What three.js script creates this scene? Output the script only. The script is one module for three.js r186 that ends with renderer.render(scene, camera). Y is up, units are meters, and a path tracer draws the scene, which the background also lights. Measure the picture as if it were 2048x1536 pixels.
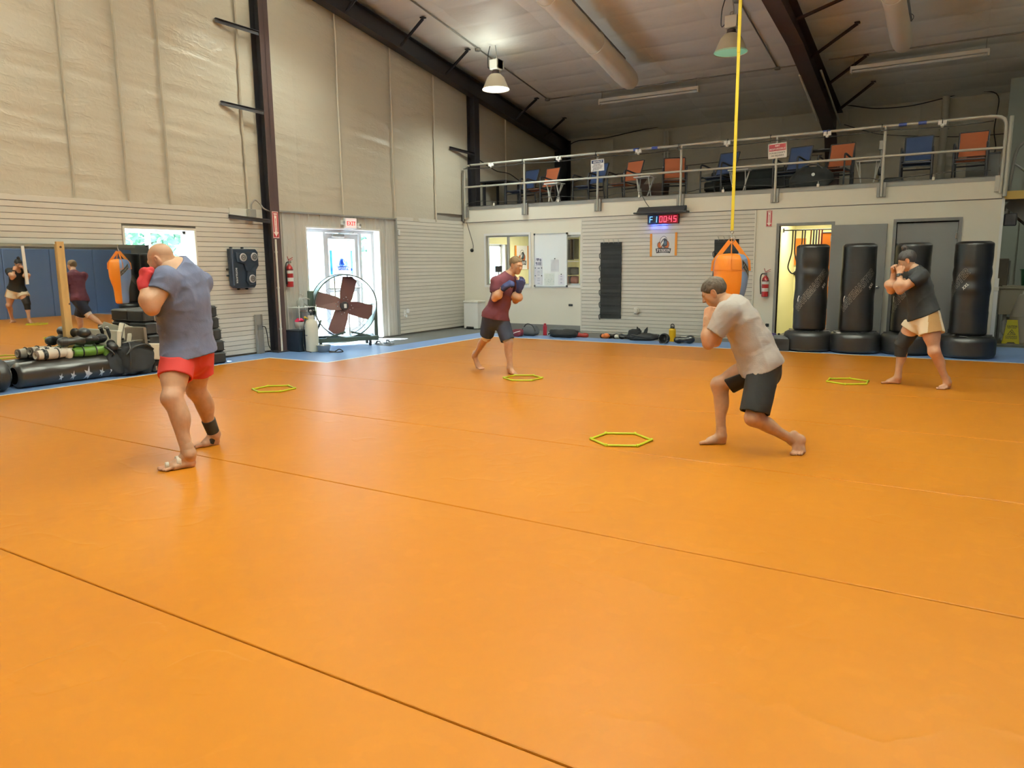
import * as THREE from 'three';
import { mergeGeometries, mergeVertices, toCreasedNormals } from 'three/addons/utils/BufferGeometryUtils.js';
import { RoundedBoxGeometry } from 'three/addons/geometries/RoundedBoxGeometry.js';
import { RectAreaLightUniformsLib } from 'three/addons/lights/RectAreaLightUniformsLib.js';

// ------------------------------------------------------------------ camera, sky, sun, exposure
RectAreaLightUniformsLib.init();
const scene = new THREE.Scene();
const camera = new THREE.PerspectiveCamera(54.793, 2048 / 1536, 0.05, 200);
camera.position.set(10.2556, 1.4702, 14.5586);
camera.rotation.order = 'YXZ';
camera.rotation.set(-0.16142, 0.55158, -0.01031);
const renderer = new THREE.WebGLRenderer({ antialias: true });
renderer.toneMapping = THREE.LinearToneMapping;
renderer.toneMappingExposure = 1.0;
renderer.shadowMap.enabled = true;
renderer.shadowMap.type = THREE.PCFSoftShadowMap;

const SKY = 7, SUN = 170, LAMP = 23, ADDED_UPLIGHT = 210, ROOM = 40;
scene.background = new THREE.Color(0.52, 0.8, 1.0);
scene.backgroundIntensity = SKY;
scene.environmentIntensity = SKY;
const sun = new THREE.DirectionalLight(0xe8f4ff, SUN);
sun.position.set(-9, 24, 7.5);
sun.target.position.set(0, 0, 4);
sun.castShadow = true;
sun.shadow.mapSize.set(4096, 4096);
Object.assign(sun.shadow.camera, { left: -30, right: 30, top: 30, bottom: -30, near: 1, far: 90 });
sun.shadow.radius = 1;
scene.add(sun, sun.target);

// ------------------------------------------------------------------ helpers
const V = (x, y, z) => new THREE.Vector3(x, y, z);
function rng(seed) { let a = seed >>> 0; return () => { a = (a + 0x6d2b79f5) | 0; let t = Math.imul(a ^ (a >>> 15), 1 | a); t = (t + Math.imul(t ^ (t >>> 7), 61 | t)) ^ t; return ((t ^ (t >>> 14)) >>> 0) / 4294967296; }; }
const hash = (x, y, z) => { let h = Math.imul(x, 374761393) + Math.imul(y, 668265263) + Math.imul(z, 2147483647 ^ 0x5bd1e995); h = Math.imul(h ^ (h >>> 13), 1274126177); return ((h ^ (h >>> 16)) >>> 0) / 4294967296; };
function vnoise(x, y, z = 0) {
  const ix = Math.floor(x), iy = Math.floor(y), iz = Math.floor(z), fx = x - ix, fy = y - iy, fz = z - iz;
  const s = (t) => t * t * (3 - 2 * t), u = s(fx), v = s(fy), w = s(fz), L = (a, b, t) => a + (b - a) * t;
  return L(L(L(hash(ix, iy, iz), hash(ix + 1, iy, iz), u), L(hash(ix, iy + 1, iz), hash(ix + 1, iy + 1, iz), u), v),
    L(L(hash(ix, iy, iz + 1), hash(ix + 1, iy, iz + 1), u), L(hash(ix, iy + 1, iz + 1), hash(ix + 1, iy + 1, iz + 1), u), v), w) * 2 - 1;
}
function fbm(x, y, z = 0, o = 4) { let s = 0, a = 0.5; for (let i = 0; i < o; i++) { s += a * vnoise(x, y, z); x = x * 2.03 + 7.1; y = y * 2.03 + 3.7; z = z * 2.03 + 1.3; a *= 0.5; } return s; }
const taken = new Map();
function numbered(n) { const k = taken.get(n) ?? 0; taken.set(n, k + 1); return k ? n + '_' + String(k).padStart(3, '0') : n; }
const APART = new Set(['lamp_holder', 'crossbar', 'hinge', 'mounting_lug', 'clip', 'foot_bar', 'hoop', 'seam', 'seam_band', 'end_cap', 'hook', 'loop', 'rim', 'blade_bolt', 'label_band', 'shelf_board', 'pipe', 'suspension', 'base_rib', 'trim', 'upright', 'strap', 'raised_pad', 'side_panel', 'frame_bar', 'flap', 'rib', 'bracket', 'socket_face', 'grille', 'plug']);
function mesh(name, geo, mat, parent) {   // separate pieces of one kind become parts of their own
  if (Array.isArray(geo) && geo.length > 1 && parent && APART.has(name)) return geo.map((g) => mesh(name, g, mat, parent))[0];
  const m = new THREE.Mesh(Array.isArray(geo) ? mg(geo) : geo, mat);
  m.name = parent ? name : numbered(name); m.castShadow = true; m.receiveShadow = true;
  (parent ?? scene).add(m); return m;
}
function tag(o, label, category, group) { Object.assign(o.userData, { label, category }); if (group) o.userData.group = group; return o; }
function thing(name, label, category, pos = [0, 0, 0], turn = 0, group) {
  const o = new THREE.Group(); o.name = numbered(name); o.position.set(...pos); o.rotation.y = turn; scene.add(o);
  return tag(o, label, category, group);
}
function struct(name) { const o = new THREE.Group(); o.name = numbered(name); o.userData.kind = 'structure'; scene.add(o); return o; }
function dup(src, pos, turn, label) {
  const c = src.clone(); c.name = numbered(src.name.replace(/_\d\d\d$/, '')); c.userData = { ...src.userData };
  if (pos) c.position.set(...pos); if (turn !== undefined) c.rotation.y = turn; if (label) c.userData.label = label;
  scene.add(c); return c;
}
function strip(g) { const r = g.index ? g.toNonIndexed() : g; for (const k of Object.keys(r.attributes)) if (!['position', 'normal', 'uv'].includes(k)) r.deleteAttribute(k); if (!r.attributes.uv) r.setAttribute('uv', new THREE.BufferAttribute(new Float32Array(r.attributes.position.count * 2), 2)); return r; }
const mg = (list) => mergeGeometries(list.map(strip));
// uv in metres, taken from the face's main axis
function uvm(g, s = 1) {
  const r = g.index ? g.toNonIndexed() : g, p = r.attributes.position, n = r.attributes.normal, uv = new Float32Array(p.count * 2);
  for (let i = 0; i < p.count; i++) {
    const ax = Math.abs(n.getX(i)), ay = Math.abs(n.getY(i)), az = Math.abs(n.getZ(i)), x = p.getX(i), y = p.getY(i), z = p.getZ(i);
    if (ax > ay && ax > az) { uv[2 * i] = z * s; uv[2 * i + 1] = y * s; } else if (ay > az) { uv[2 * i] = x * s; uv[2 * i + 1] = z * s; } else { uv[2 * i] = x * s; uv[2 * i + 1] = y * s; }
  }
  r.setAttribute('uv', new THREE.BufferAttribute(uv, 2)); return r;
}
const box = (w, h, d, x = 0, y = 0, z = 0) => new THREE.BoxGeometry(w, h, d).translate(x, y, z);
const bx = (x0, x1, y0, y1, z0, z1) => box(x1 - x0, y1 - y0, z1 - z0, (x0 + x1) / 2, (y0 + y1) / 2, (z0 + z1) / 2);
const rb = (w, h, d, x = 0, y = 0, z = 0, r = 0.01, s = 2) => new RoundedBoxGeometry(w, h, d, s, Math.min(r, w / 2.01, h / 2.01, d / 2.01)).translate(x, y, z);
const cyl = (r0, r1, h, x = 0, y = 0, z = 0, s = 24) => new THREE.CylinderGeometry(r0, r1, h, s).translate(x, y, z);
const sph = (r, x = 0, y = 0, z = 0, s = 16) => new THREE.SphereGeometry(r, s, Math.ceil(s * 0.7)).translate(x, y, z);
const lathe = (pts, s = 32) => new THREE.LatheGeometry(pts.map(([x, y]) => new THREE.Vector2(x, y)), s);
const tor = (R, r, s = 10, n = 32) => new THREE.TorusGeometry(R, r, s, n);
const UP = V(0, 1, 0);
function rod(a, b, r, s = 10, r1 = r) {
  a = V(...a); b = V(...b); const d = b.clone().sub(a), g = new THREE.CylinderGeometry(r1, r, d.length(), s);
  g.applyQuaternion(new THREE.Quaternion().setFromUnitVectors(UP, d.clone().normalize())); return g.translate((a.x + b.x) / 2, (a.y + b.y) / 2, (a.z + b.z) / 2);
}
// a square bar from a to b, w across, h along the hint direction
function bar(a, b, w, h = w, hint = UP) {
  a = V(...a); b = V(...b); const z = b.clone().sub(a), L = z.length(); z.normalize(); const x = new THREE.Vector3().crossVectors(hint, z).normalize(), y = new THREE.Vector3().crossVectors(z, x);
  return new THREE.BoxGeometry(w, h, L).applyMatrix4(new THREE.Matrix4().makeBasis(x, y, z)).translate((a.x + b.x) / 2, (a.y + b.y) / 2, (a.z + b.z) / 2);
}
const tube = (pts, r, n = 32, s = 8, closed = false) => new THREE.TubeGeometry(new THREE.CatmullRomCurve3(pts.map((p) => V(...p)), closed, 'catmullrom', 0.4), n, r, s, closed);
function extr(pts, depth, bevel = 0, holes = []) {
  const s = new THREE.Shape(pts.map(([x, y]) => new THREE.Vector2(x, y))); for (const h of holes) s.holes.push(new THREE.Path(h.map(([x, y]) => new THREE.Vector2(x, y))));
  return new THREE.ExtrudeGeometry(s, { depth, bevelEnabled: bevel > 0, bevelSize: bevel, bevelThickness: bevel, bevelSegments: 2, bevelOffset: -bevel });
}
const at = (g, x, y, z, ry = 0, rx = 0, rz = 0) => g.applyMatrix4(new THREE.Matrix4().compose(V(x, y, z), new THREE.Quaternion().setFromEuler(new THREE.Euler(rx, ry, rz, 'YXZ')), V(1, 1, 1)));

// ------------------------------------------------------------------ textures and materials
function canvasTex(w, h, draw, srgb = true) {
  const c = document.createElement('canvas'); c.width = w; c.height = h; draw(c.getContext('2d'), w, h);
  const t = new THREE.CanvasTexture(c); if (srgb) t.colorSpace = THREE.SRGBColorSpace; t.anisotropy = 8; return t;
}
// tiling scalar field fn(u, v) in 0..1 -> grey DataTexture
function field(n, fn, rep = 1) {
  const d = new Uint8Array(n * n * 4);
  for (let y = 0; y < n; y++) for (let x = 0; x < n; x++) { const v = Math.max(0, Math.min(255, fn(x / n, y / n) * 255)), o = (y * n + x) * 4; d[o] = d[o + 1] = d[o + 2] = v; d[o + 3] = 255; }
  const t = new THREE.DataTexture(d, n, n); t.wrapS = t.wrapT = THREE.RepeatWrapping; t.magFilter = THREE.LinearFilter; t.minFilter = THREE.LinearMipmapLinearFilter; t.generateMipmaps = true; t.repeat.set(rep, rep); t.needsUpdate = true; return t;
}
// colour field: base linear colour modulated
function cfield(n, fn, rep = 1) {
  const d = new Uint8Array(n * n * 4), c = new THREE.Color();
  for (let y = 0; y < n; y++) for (let x = 0; x < n; x++) { const [r, g, b] = fn(x / n, y / n); c.setRGB(r, g, b); c.convertLinearToSRGB(); const o = (y * n + x) * 4; d[o] = Math.min(255, c.r * 255); d[o + 1] = Math.min(255, c.g * 255); d[o + 2] = Math.min(255, c.b * 255); d[o + 3] = 255; }
  const t = new THREE.DataTexture(d, n, n); t.colorSpace = THREE.SRGBColorSpace; t.wrapS = t.wrapT = THREE.RepeatWrapping; t.magFilter = THREE.LinearFilter; t.minFilter = THREE.LinearMipmapLinearFilter; t.generateMipmaps = true; t.repeat.set(rep, rep); t.needsUpdate = true; return t;
}
// noise that tiles over the unit square
function tnoise(u, v, f, o = 4, seed = 0) {
  let s = 0, a = 0.5; for (let i = 0; i < o; i++) {
    const F = f * 2 ** i, X = u * F, Y = v * F, ix = Math.floor(X), iy = Math.floor(Y), fx = X - ix, fy = Y - iy, S = (t) => t * t * (3 - 2 * t), m = (k) => ((k % F) + F) % F;
    const g = (p, q) => hash(m(p), m(q), seed + i * 17), ux = S(fx), uy = S(fy);
    s += a * ((g(ix, iy) * (1 - ux) + g(ix + 1, iy) * ux) * (1 - uy) + (g(ix, iy + 1) * (1 - ux) + g(ix + 1, iy + 1) * ux) * uy); a *= 0.5;
  } return s / (1 - 0.5 ** o);
}
const M = {};
const std = (k, c, rough = 0.6, o = {}) => (M[k] = new THREE.MeshStandardMaterial({ color: Array.isArray(c) ? new THREE.Color().setRGB(...c) : c, roughness: rough, ...o }));
const phy = (k, c, rough = 0.6, o = {}) => (M[k] = new THREE.MeshPhysicalMaterial({ color: Array.isArray(c) ? new THREE.Color().setRGB(...c) : c, roughness: rough, ...o }));
// ------------------------------------------------------------------ materials of the building
const matTex = cfield(512, (u, v) => { const n = tnoise(u, v, 5, 4, 3), s = tnoise(u, v, 40, 2, 9), k = 0.93 + 0.12 * n + (s > 0.72 ? 0.03 : 0); return [0.48 * k, 0.168 * k * (0.97 + 0.06 * n), 0.011 * k]; }, 0.25);
const matBump = field(512, (u, v) => { const a = tnoise(u + 0.02 * tnoise(u, v, 6, 2, 1), v, 4, 3, 5), b = tnoise(u, v, 64, 2, 7), c = Math.abs(tnoise(u, v, 12, 3, 21) - 0.5) * 2; return 0.3 * a + 0.12 * b + 0.5 * Math.pow(1 - c, 8) * (a > 0.5 ? 1 : 0.2); }, 0.25);
phy('orangeMat', 0xffffff, 0.40, { specularIntensity: 0.42, map: matTex, bumpMap: matBump, bumpScale: 0.0035 });
const blueTex = cfield(256, (u, v) => { const k = 0.9 + 0.2 * tnoise(u, v, 6, 4, 4); return [0.17 * k, 0.29 * k, 0.56 * k]; }, 0.4);
std('blueMat', 0xffffff, 0.42, { map: blueTex, bumpMap: matBump, bumpScale: 0.002 });
std('padBlue', [0.14, 0.225, 0.43], 0.5, { bumpMap: matBump, bumpScale: 0.004 });
std('tape', [0.86, 0.84, 0.78], 0.5);
const concTex = cfield(256, (u, v) => { const k = 0.8 + 0.4 * tnoise(u, v, 5, 5, 14); return [0.12 * k, 0.122 * k, 0.12 * k]; }, 0.4);
std('concrete', 0xffffff, 0.55, { map: concTex });
const vinylBump = field(512, (u, v) => {
  const w = tnoise(u, v, 3, 3, 31), a = tnoise(u + 0.05 * w, v + 0.03 * w, 8, 3, 32), r = 1 - Math.abs(tnoise(u + 0.08 * w, v * 3 % 1 + 0.1 * w, 5, 4, 33) - 0.5) * 2, f = 1 - Math.abs(tnoise(u, v, 18, 3, 34) - 0.5) * 2;
  return 0.35 * a + 0.45 * Math.pow(r, 5) + 0.2 * Math.pow(f, 4);
}, 0.7);
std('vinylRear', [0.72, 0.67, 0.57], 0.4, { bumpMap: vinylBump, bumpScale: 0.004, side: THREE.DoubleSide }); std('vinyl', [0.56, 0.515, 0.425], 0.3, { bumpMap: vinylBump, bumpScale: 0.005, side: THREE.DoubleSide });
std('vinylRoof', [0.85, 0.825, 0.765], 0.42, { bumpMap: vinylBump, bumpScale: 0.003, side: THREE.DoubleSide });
std('core', [0.35, 0.33, 0.3], 0.9);
const slatTex = cfield(256, (u, v) => { const k = 0.95 + 0.1 * tnoise(u, v, 8, 4, 44); return [0.66 * k, 0.625 * k, 0.56 * k]; }, 0.5);
std('slat', 0xffffff, 0.45, { map: slatTex }); std('slatB', [0.63, 0.6, 0.535], 0.45); std('slatC', [0.69, 0.655, 0.59], 0.45);
std('groove', [0.11, 0.095, 0.08], 0.8);
std('metalPanel', [0.60, 0.58, 0.53], 0.4, { metalness: 0.1 });
std('drywall', [0.80, 0.765, 0.66], 0.7, { bumpMap: field(128, (u, v) => tnoise(u, v, 16, 3, 50)), bumpScale: 0.001 });
std('officeWall', [0.76, 0.74, 0.42], 0.8);
std('white', [0.82, 0.82, 0.80], 0.45); std('offwhite', [0.74, 0.71, 0.63], 0.5);
std('steel', [0.032, 0.03, 0.036], 0.42, { metalness: 0.2, bumpMap: field(128, (u, v) => tnoise(u, v, 12, 4, 61)), bumpScale: 0.001 });
std('steelRed', [0.075, 0.045, 0.042], 0.45, { metalness: 0.2 });
std('greyPaint', [0.20, 0.195, 0.19], 0.45); std('greyFrame', [0.17, 0.165, 0.16], 0.45);
std('galv', [0.42, 0.42, 0.40], 0.42, { metalness: 0.6 }); std('railGrey', [0.50, 0.49, 0.44], 0.4, { metalness: 0.3 });
std('ledgeGrey', [0.27, 0.265, 0.25], 0.5, { metalness: 0.3 });
std('chrome', [0.75, 0.75, 0.75], 0.15, { metalness: 1 });
std('black', [0.012, 0.012, 0.013], 0.5); std('blackGloss', [0.015, 0.015, 0.016], 0.28); std('rubber', [0.014, 0.014, 0.015], 0.75);
std('darkCloth', [0.011, 0.0115, 0.013], 0.9);
std('wire', [0.03, 0.028, 0.026], 0.6);
phy('glass', [1, 1, 1], 0.02, { transmission: 1, thickness: 0, ior: 1.45 });
const woodTex = cfield(256, (u, v) => { const w = tnoise(u, v, 2, 3, 71), g = 0.5 + 0.5 * Math.sin((u * 14 + w * 3) * 6.283), k = 0.82 + 0.2 * g * tnoise(u, v, 8, 3, 72); return [0.66 * k, 0.42 * k, 0.16 * k]; });
std('pine', 0xffffff, 0.6, { map: woodTex });

// ------------------------------------------------------------------ roof line
const ROOF = (z) => (z < 14 ? 5.0 + 0.1616 * (z + 5) : 5.0 + 0.1616 * 19 - 0.1616 * (z - 14));
function prismX(zy, x0, x1, holes = []) {
  const f = (l) => l.map(([z, y]) => [-z, y]); return uvm(extr(f(zy), x1 - x0, 0, holes.map(f)).rotateY(Math.PI / 2).translate(x0, 0, 0));
}
const rect = (a, b, c, d) => [[a, c], [b, c], [b, d], [a, d]];

// ------------------------------------------------------------------ floor and mats
const floor = struct('floor');
mesh('concrete_slab', uvm(bx(-0.3, 16.6, -0.25, -0.03, -5.3, 24.3)), M.concrete, floor);
function matPanel(name, pts, mat) {   // pts in x, z; rounded upper edge leaves a seam between neighbours
  const g = extr(pts.map(([x, z]) => [x, -z]), 0.03 - 0.012, 0.006).rotateX(-Math.PI / 2).translate(0, -0.03 + 0.006, 0);
  return mesh(name, uvm(g), mat, floor);
}
const R4 = (x0, x1, z0, z1) => [[x0, z0], [x1, z0], [x1, z1], [x0, z1]].reverse();
{
  const e = 0.0035, XR = 11.33, zs = [1.93, 3.72, 5.56];
  for (let i = 0; i < 2; i++) matPanel('orange_mat', R4(1.95 + e, XR, zs[i] + e, zs[i + 1] - e), M.orangeMat);
  matPanel('orange_mat', [[1.95 + e, 5.56 + e], [XR, 5.56 + e], [XR, 7.44 - e], [0.66 + e, 7.44 - e], [0.66 + e, 6.45], [1.95 + e, 6.45]].reverse(), M.orangeMat);
  const z2 = [7.44, 9.27, 11.015, 12.79, 14.62, 16.45, 18.28];
  for (let i = 0; i < 6; i++) matPanel('orange_mat', R4(0.66 + e, XR, z2[i] + e, z2[i + 1] - e), M.orangeMat);
  // blue border
  matPanel('blue_mat', R4(0.02, 0.66, 6.45, 9.6), M.blueMat); matPanel('blue_mat', R4(0.02, 0.66, 9.607, 18.28), M.blueMat);
  matPanel('blue_mat', R4(0.02, 1.95, 4.25, 6.443), M.blueMat); matPanel('blue_mat', R4(1.29, 1.95, 1.93, 4.243), M.blueMat);
  matPanel('blue_mat', R4(1.29, 6.3, 1.28, 1.923), M.blueMat); matPanel('blue_mat', R4(6.307, 11.33, 0.9, 1.923), M.blueMat); matPanel('blue_mat', R4(10.64, 11.33, -0.28, 0.893), M.blueMat);
  const t = (x0, x1, z0, z1) => mesh('white_line', bx(x0, x1, 0, 0.0015, z0, z1), M.tape, floor);
  t(0.635, 0.685, 6.43, 18.2); t(0.685, 1.925, 6.43, 6.478); t(1.925, 1.972, 1.91, 6.478); t(1.972, 11.32, 1.91, 1.957);
}

// ------------------------------------------------------------------ left wall: core, insulation sheets, slats, metal panel
const DOOR = { z0: 2.96, z1: 4.90, y: 2.14 }, WIN = { z0: 7.19, z1: 8.31, y0: 0.92, y1: 2.02 }, OWIN = { z0: -1.9, z1: -0.9, y0: 0.8, y1: 1.95 };
const wallL = struct('wall_left');
mesh('wall_core', prismX([[-5.3, -0.2], [24.3, -0.2], [24.3, ROOF(24.3) + 0.1], [14, ROOF(14) + 0.1], [-5.3, ROOF(-5.3) + 0.1]], -0.3, -0.04,
  [rect(DOOR.z0 - 0.03, DOOR.z1 + 0.03, -0.06, DOOR.y + 0.03), rect(WIN.z0, WIN.z1, WIN.y0, WIN.y1), rect(OWIN.z0, OWIN.z1, OWIN.y0, OWIN.y1)]), M.core, wallL);
function sheetGeo(u0, u1, v0, v1, du, dv, place, disp) {
  const nu = Math.max(2, Math.round((u1 - u0) / du)), pos = [], uv = [], idx = [];
  const vt = typeof v1 === 'function' ? v1 : () => v1, nv = Math.max(2, Math.round((vt((u0 + u1) / 2) - v0) / dv));
  for (let j = 0; j <= nv; j++) for (let i = 0; i <= nu; i++) { const u = u0 + (u1 - u0) * i / nu, v = v0 + (vt(u) - v0) * j / nv; pos.push(...place(u, v, disp(u, v, i / nu, j / nv))); uv.push(u, v); }
  for (let j = 0; j < nv; j++) for (let i = 0; i < nu; i++) { const a = j * (nu + 1) + i; idx.push(a, a + 1, a + nu + 1, a + 1, a + nu + 2, a + nu + 1); }
  const g = new THREE.BufferGeometry(); g.setAttribute('position', new THREE.Float32BufferAttribute(pos, 3)); g.setAttribute('uv', new THREE.Float32BufferAttribute(uv, 2)); g.setIndex(idx); g.computeVertexNormals(); return g;
}
function wrinkle(u, v, t, w) {
  const edge = Math.min(t, 1 - t) * w, pil = Math.pow(Math.sin(Math.PI * Math.min(0.9999, Math.max(0.0001, t))), 0.35);
  const fold = Math.pow(1 - Math.abs(vnoise(u * 1.1 + v * 0.75 + 3, v * 2.6 - u * 1.4, 5)), 5), pk = Math.exp(-edge / 0.16) * vnoise(v * 11, Math.round(u * 2), 2);
  const dr = Math.pow(1 - Math.abs(vnoise(u * 2.2 - v * 1.3, v * 1.1 + u * 0.4, 9)), 6);
  return 0.004 + 0.034 * pil + 0.011 * fold + 0.008 * pk + 0.006 * dr * pil + 0.004 * vnoise(u * 5, v * 14, 4);
}
const girts = (v) => -0.008 * Math.exp(-(((v - 3.98) / 0.05) ** 2)) - 0.008 * Math.exp(-(((v - 5.2) / 0.05) ** 2));
{
  const seams = [-5.05, -3.4, -1.89, -0.45, 1.05, 2.45, 3.96, 5.0, 6.15, 7.55, 8.2, 8.95, 10.4, 11.9, 14, 18, 24];
  for (let i = 0; i + 1 < seams.length; i++) {
    const a = seams[i], b = seams[i + 1], far = a >= 11.9;
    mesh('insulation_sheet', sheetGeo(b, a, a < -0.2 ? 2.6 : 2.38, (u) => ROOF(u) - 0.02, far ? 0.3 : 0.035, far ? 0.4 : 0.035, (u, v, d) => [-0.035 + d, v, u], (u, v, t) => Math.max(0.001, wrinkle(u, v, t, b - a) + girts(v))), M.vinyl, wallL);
  }
}
for (const z of [8.2, 7.55, 6.15, 3.96, 2.45, 1.05, -1.89, 8.95]) mesh('seam_fold', sheetGeo(z - 0.018, z + 0.018, 2.4, ROOF(z) - 0.05, 0.012, 0.05, (u, v, d) => [d, v, u + 0.012 * vnoise(v * 1.3, z)], (u, v, t) => 0.028 + 0.008 * Math.sin(Math.PI * t) * (0.6 + 0.4 * vnoise(v * 2.2, z * 3)) - 0.02 * Math.pow(Math.abs(2 * t - 1), 3)), M.vinyl, wallL);
const slatMats = [M.slat, M.slatB, M.slatC, M.slat];
const P76 = 0.0762;
{
  mesh('slat_backing', bx(-0.04, -0.018, 0, 2.38, -0.02, 2.43), M.groove, wallL);
  const g0 = (z0, z1, y0, y1) => rb(0.02, y1 - y0, z1 - z0, -0.008, (y0 + y1) / 2, (z0 + z1) / 2, 0.004, 1);
  for (let k = 0, y = 0.01; y < 2.36; k++, y += P76) mesh('slat', uvm(g0(0.0, 2.425, y, y + 0.0708)), slatMats[(k * 7) % 4], wallL);
  mesh('slat_cap', uvm(g0(0.0, 2.425, y2(), 2.45)), M.slat, wallL);
  function y2() { return 0.01 + 31 * P76; }
  // left part, window cut out
  mesh('slat_backing', [bx(-0.04, -0.018, 0, 2.36, 5.79, WIN.z0 - 0.03), bx(-0.04, -0.018, 0, 2.36, WIN.z1 + 0.03, 13.2), bx(-0.04, -0.018, 0, WIN.y0, WIN.z0 - 0.03, WIN.z1 + 0.03), bx(-0.04, -0.018, WIN.y1, 2.36, WIN.z0 - 0.03, WIN.z1 + 0.03)], M.groove, wallL);
  for (let k = 0; k < 31; k++) {
    const y = 2.3105 - 0.0035 - k * P76, a = y - 0.0708, b = y, lo = k < 1 ? 6.52 : 5.79;
    if (a < 0) break;
    const cut = b > WIN.y0 - 0.02 && a < WIN.y1 + 0.02;
    const parts = cut ? [[lo, WIN.z0 - 0.035], [WIN.z1 + 0.035, 13.2]] : [[lo, 13.2]];
    for (const [p, q] of parts) mesh('slat', uvm(g0(p, q, a, b)), slatMats[(k * 5) % 4], wallL);
  }
  mesh('slat_cap', uvm(g0(6.52, 13.2, 2.3105 + 0.0035, 2.385)), M.slat, wallL);
  mesh('slat_end', uvm(bx(-0.018, 0.004, 2.24, 2.40, 5.8, 6.52)), M.offwhite, wallL);
  mesh('window_trim', [bx(-0.02, 0.012, WIN.y0 - 0.03, WIN.y1 + 0.03, WIN.z0 - 0.03, WIN.z0), bx(-0.02, 0.012, WIN.y0 - 0.03, WIN.y1 + 0.03, WIN.z1, WIN.z1 + 0.03), bx(-0.02, 0.012, WIN.y1, WIN.y1 + 0.03, WIN.z0, WIN.z1), bx(-0.02, 0.03, WIN.y0 - 0.03, WIN.y0, WIN.z0, WIN.z1)], M.offwhite, wallL);
  // ribbed metal liner round the door, one sheet each side and one above
  const rib = (z0, z1, y0, y1) => { const pts = []; for (let z = z0; z < z1 - 0.001; z += 0.01) { const m = ((z % 0.3) + 0.3) % 0.3; pts.push([z, m < 0.012 ? 0.0 + m / 0.012 * 0.028 : m < 0.05 ? 0.028 : m < 0.062 ? 0.028 * (1 - (m - 0.05) / 0.012) : (m > 0.12 && m < 0.132) || (m > 0.21 && m < 0.222) ? 0.007 : 0]); } pts.push([z1, 0]); return extr([[z0, -0.02], ...pts, [z1, -0.02]].map(([z, x]) => [x - 0.018, -z]), y1 - y0).rotateX(-Math.PI / 2).translate(0, y0, 0); };
  mesh('metal_sheet', uvm(rib(4.92, 5.78, 0, 2.38)), M.metalPanel, wallL);
  mesh('metal_sheet', uvm(rib(2.44, 2.94, 0, 2.38)), M.metalPanel, wallL);
  mesh('metal_sheet', uvm(rib(2.94, 4.92, 2.17, 2.38)), M.metalPanel, wallL);
  mesh('corner_trim', [bx(-0.02, 0.035, 0, 2.42, 2.425, 2.465), bx(-0.02, 0.03, 2.38, 2.41, 2.43, 5.78)], M.galv, wallL);
  mesh('door_jamb_trim', [bx(-0.3, 0.012, 0, DOOR.y + 0.03, DOOR.z1, DOOR.z1 + 0.03), bx(-0.3, 0.012, 0, DOOR.y + 0.03, DOOR.z0 - 0.03, DOOR.z0), bx(-0.3, 0.012, DOOR.y, DOOR.y + 0.03, DOOR.z0, DOOR.z1)], M.white, wallL);
}

// window in the left wall
{
  const w = struct('window_1'), { z0, z1, y0, y1 } = WIN, X = -0.24, zm = (z0 + z1) / 2 + 0.06;
  mesh('window_frame', [bx(X - 0.03, X + 0.03, y0, y0 + 0.05, z0, z1), bx(X - 0.03, X + 0.03, y1 - 0.05, y1, z0, z1), bx(X - 0.03, X + 0.03, y0, y1, z0, z0 + 0.05), bx(X - 0.03, X + 0.03, y0, y1, z1 - 0.05, z1)], M.white, w);
  mesh('mullion', rb(0.07, y1 - y0 - 0.09, 0.06, X, (y0 + y1) / 2, zm, 0.008), M.white, w);
  mesh('reveal', [bx(-0.22, 0.0, y1 - 0.008, y1, z0, z1), bx(-0.22, 0.0, y0, y1, z0, z0 + 0.008), bx(-0.22, 0.0, y0, y1, z1 - 0.008, z1), bx(-0.22, 0.0, y0, y0 + 0.012, z0, z1)], M.white, w);
  mesh('pane', bx(X - 0.003, X + 0.003, y0 + 0.05, y1 - 0.05, z0 + 0.05, zm - 0.03), M.glass, w);
  mesh('pane', bx(X - 0.003, X + 0.003, y0 + 0.05, y1 - 0.05, zm + 0.03, z1 - 0.05), M.glass, w);
}
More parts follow.
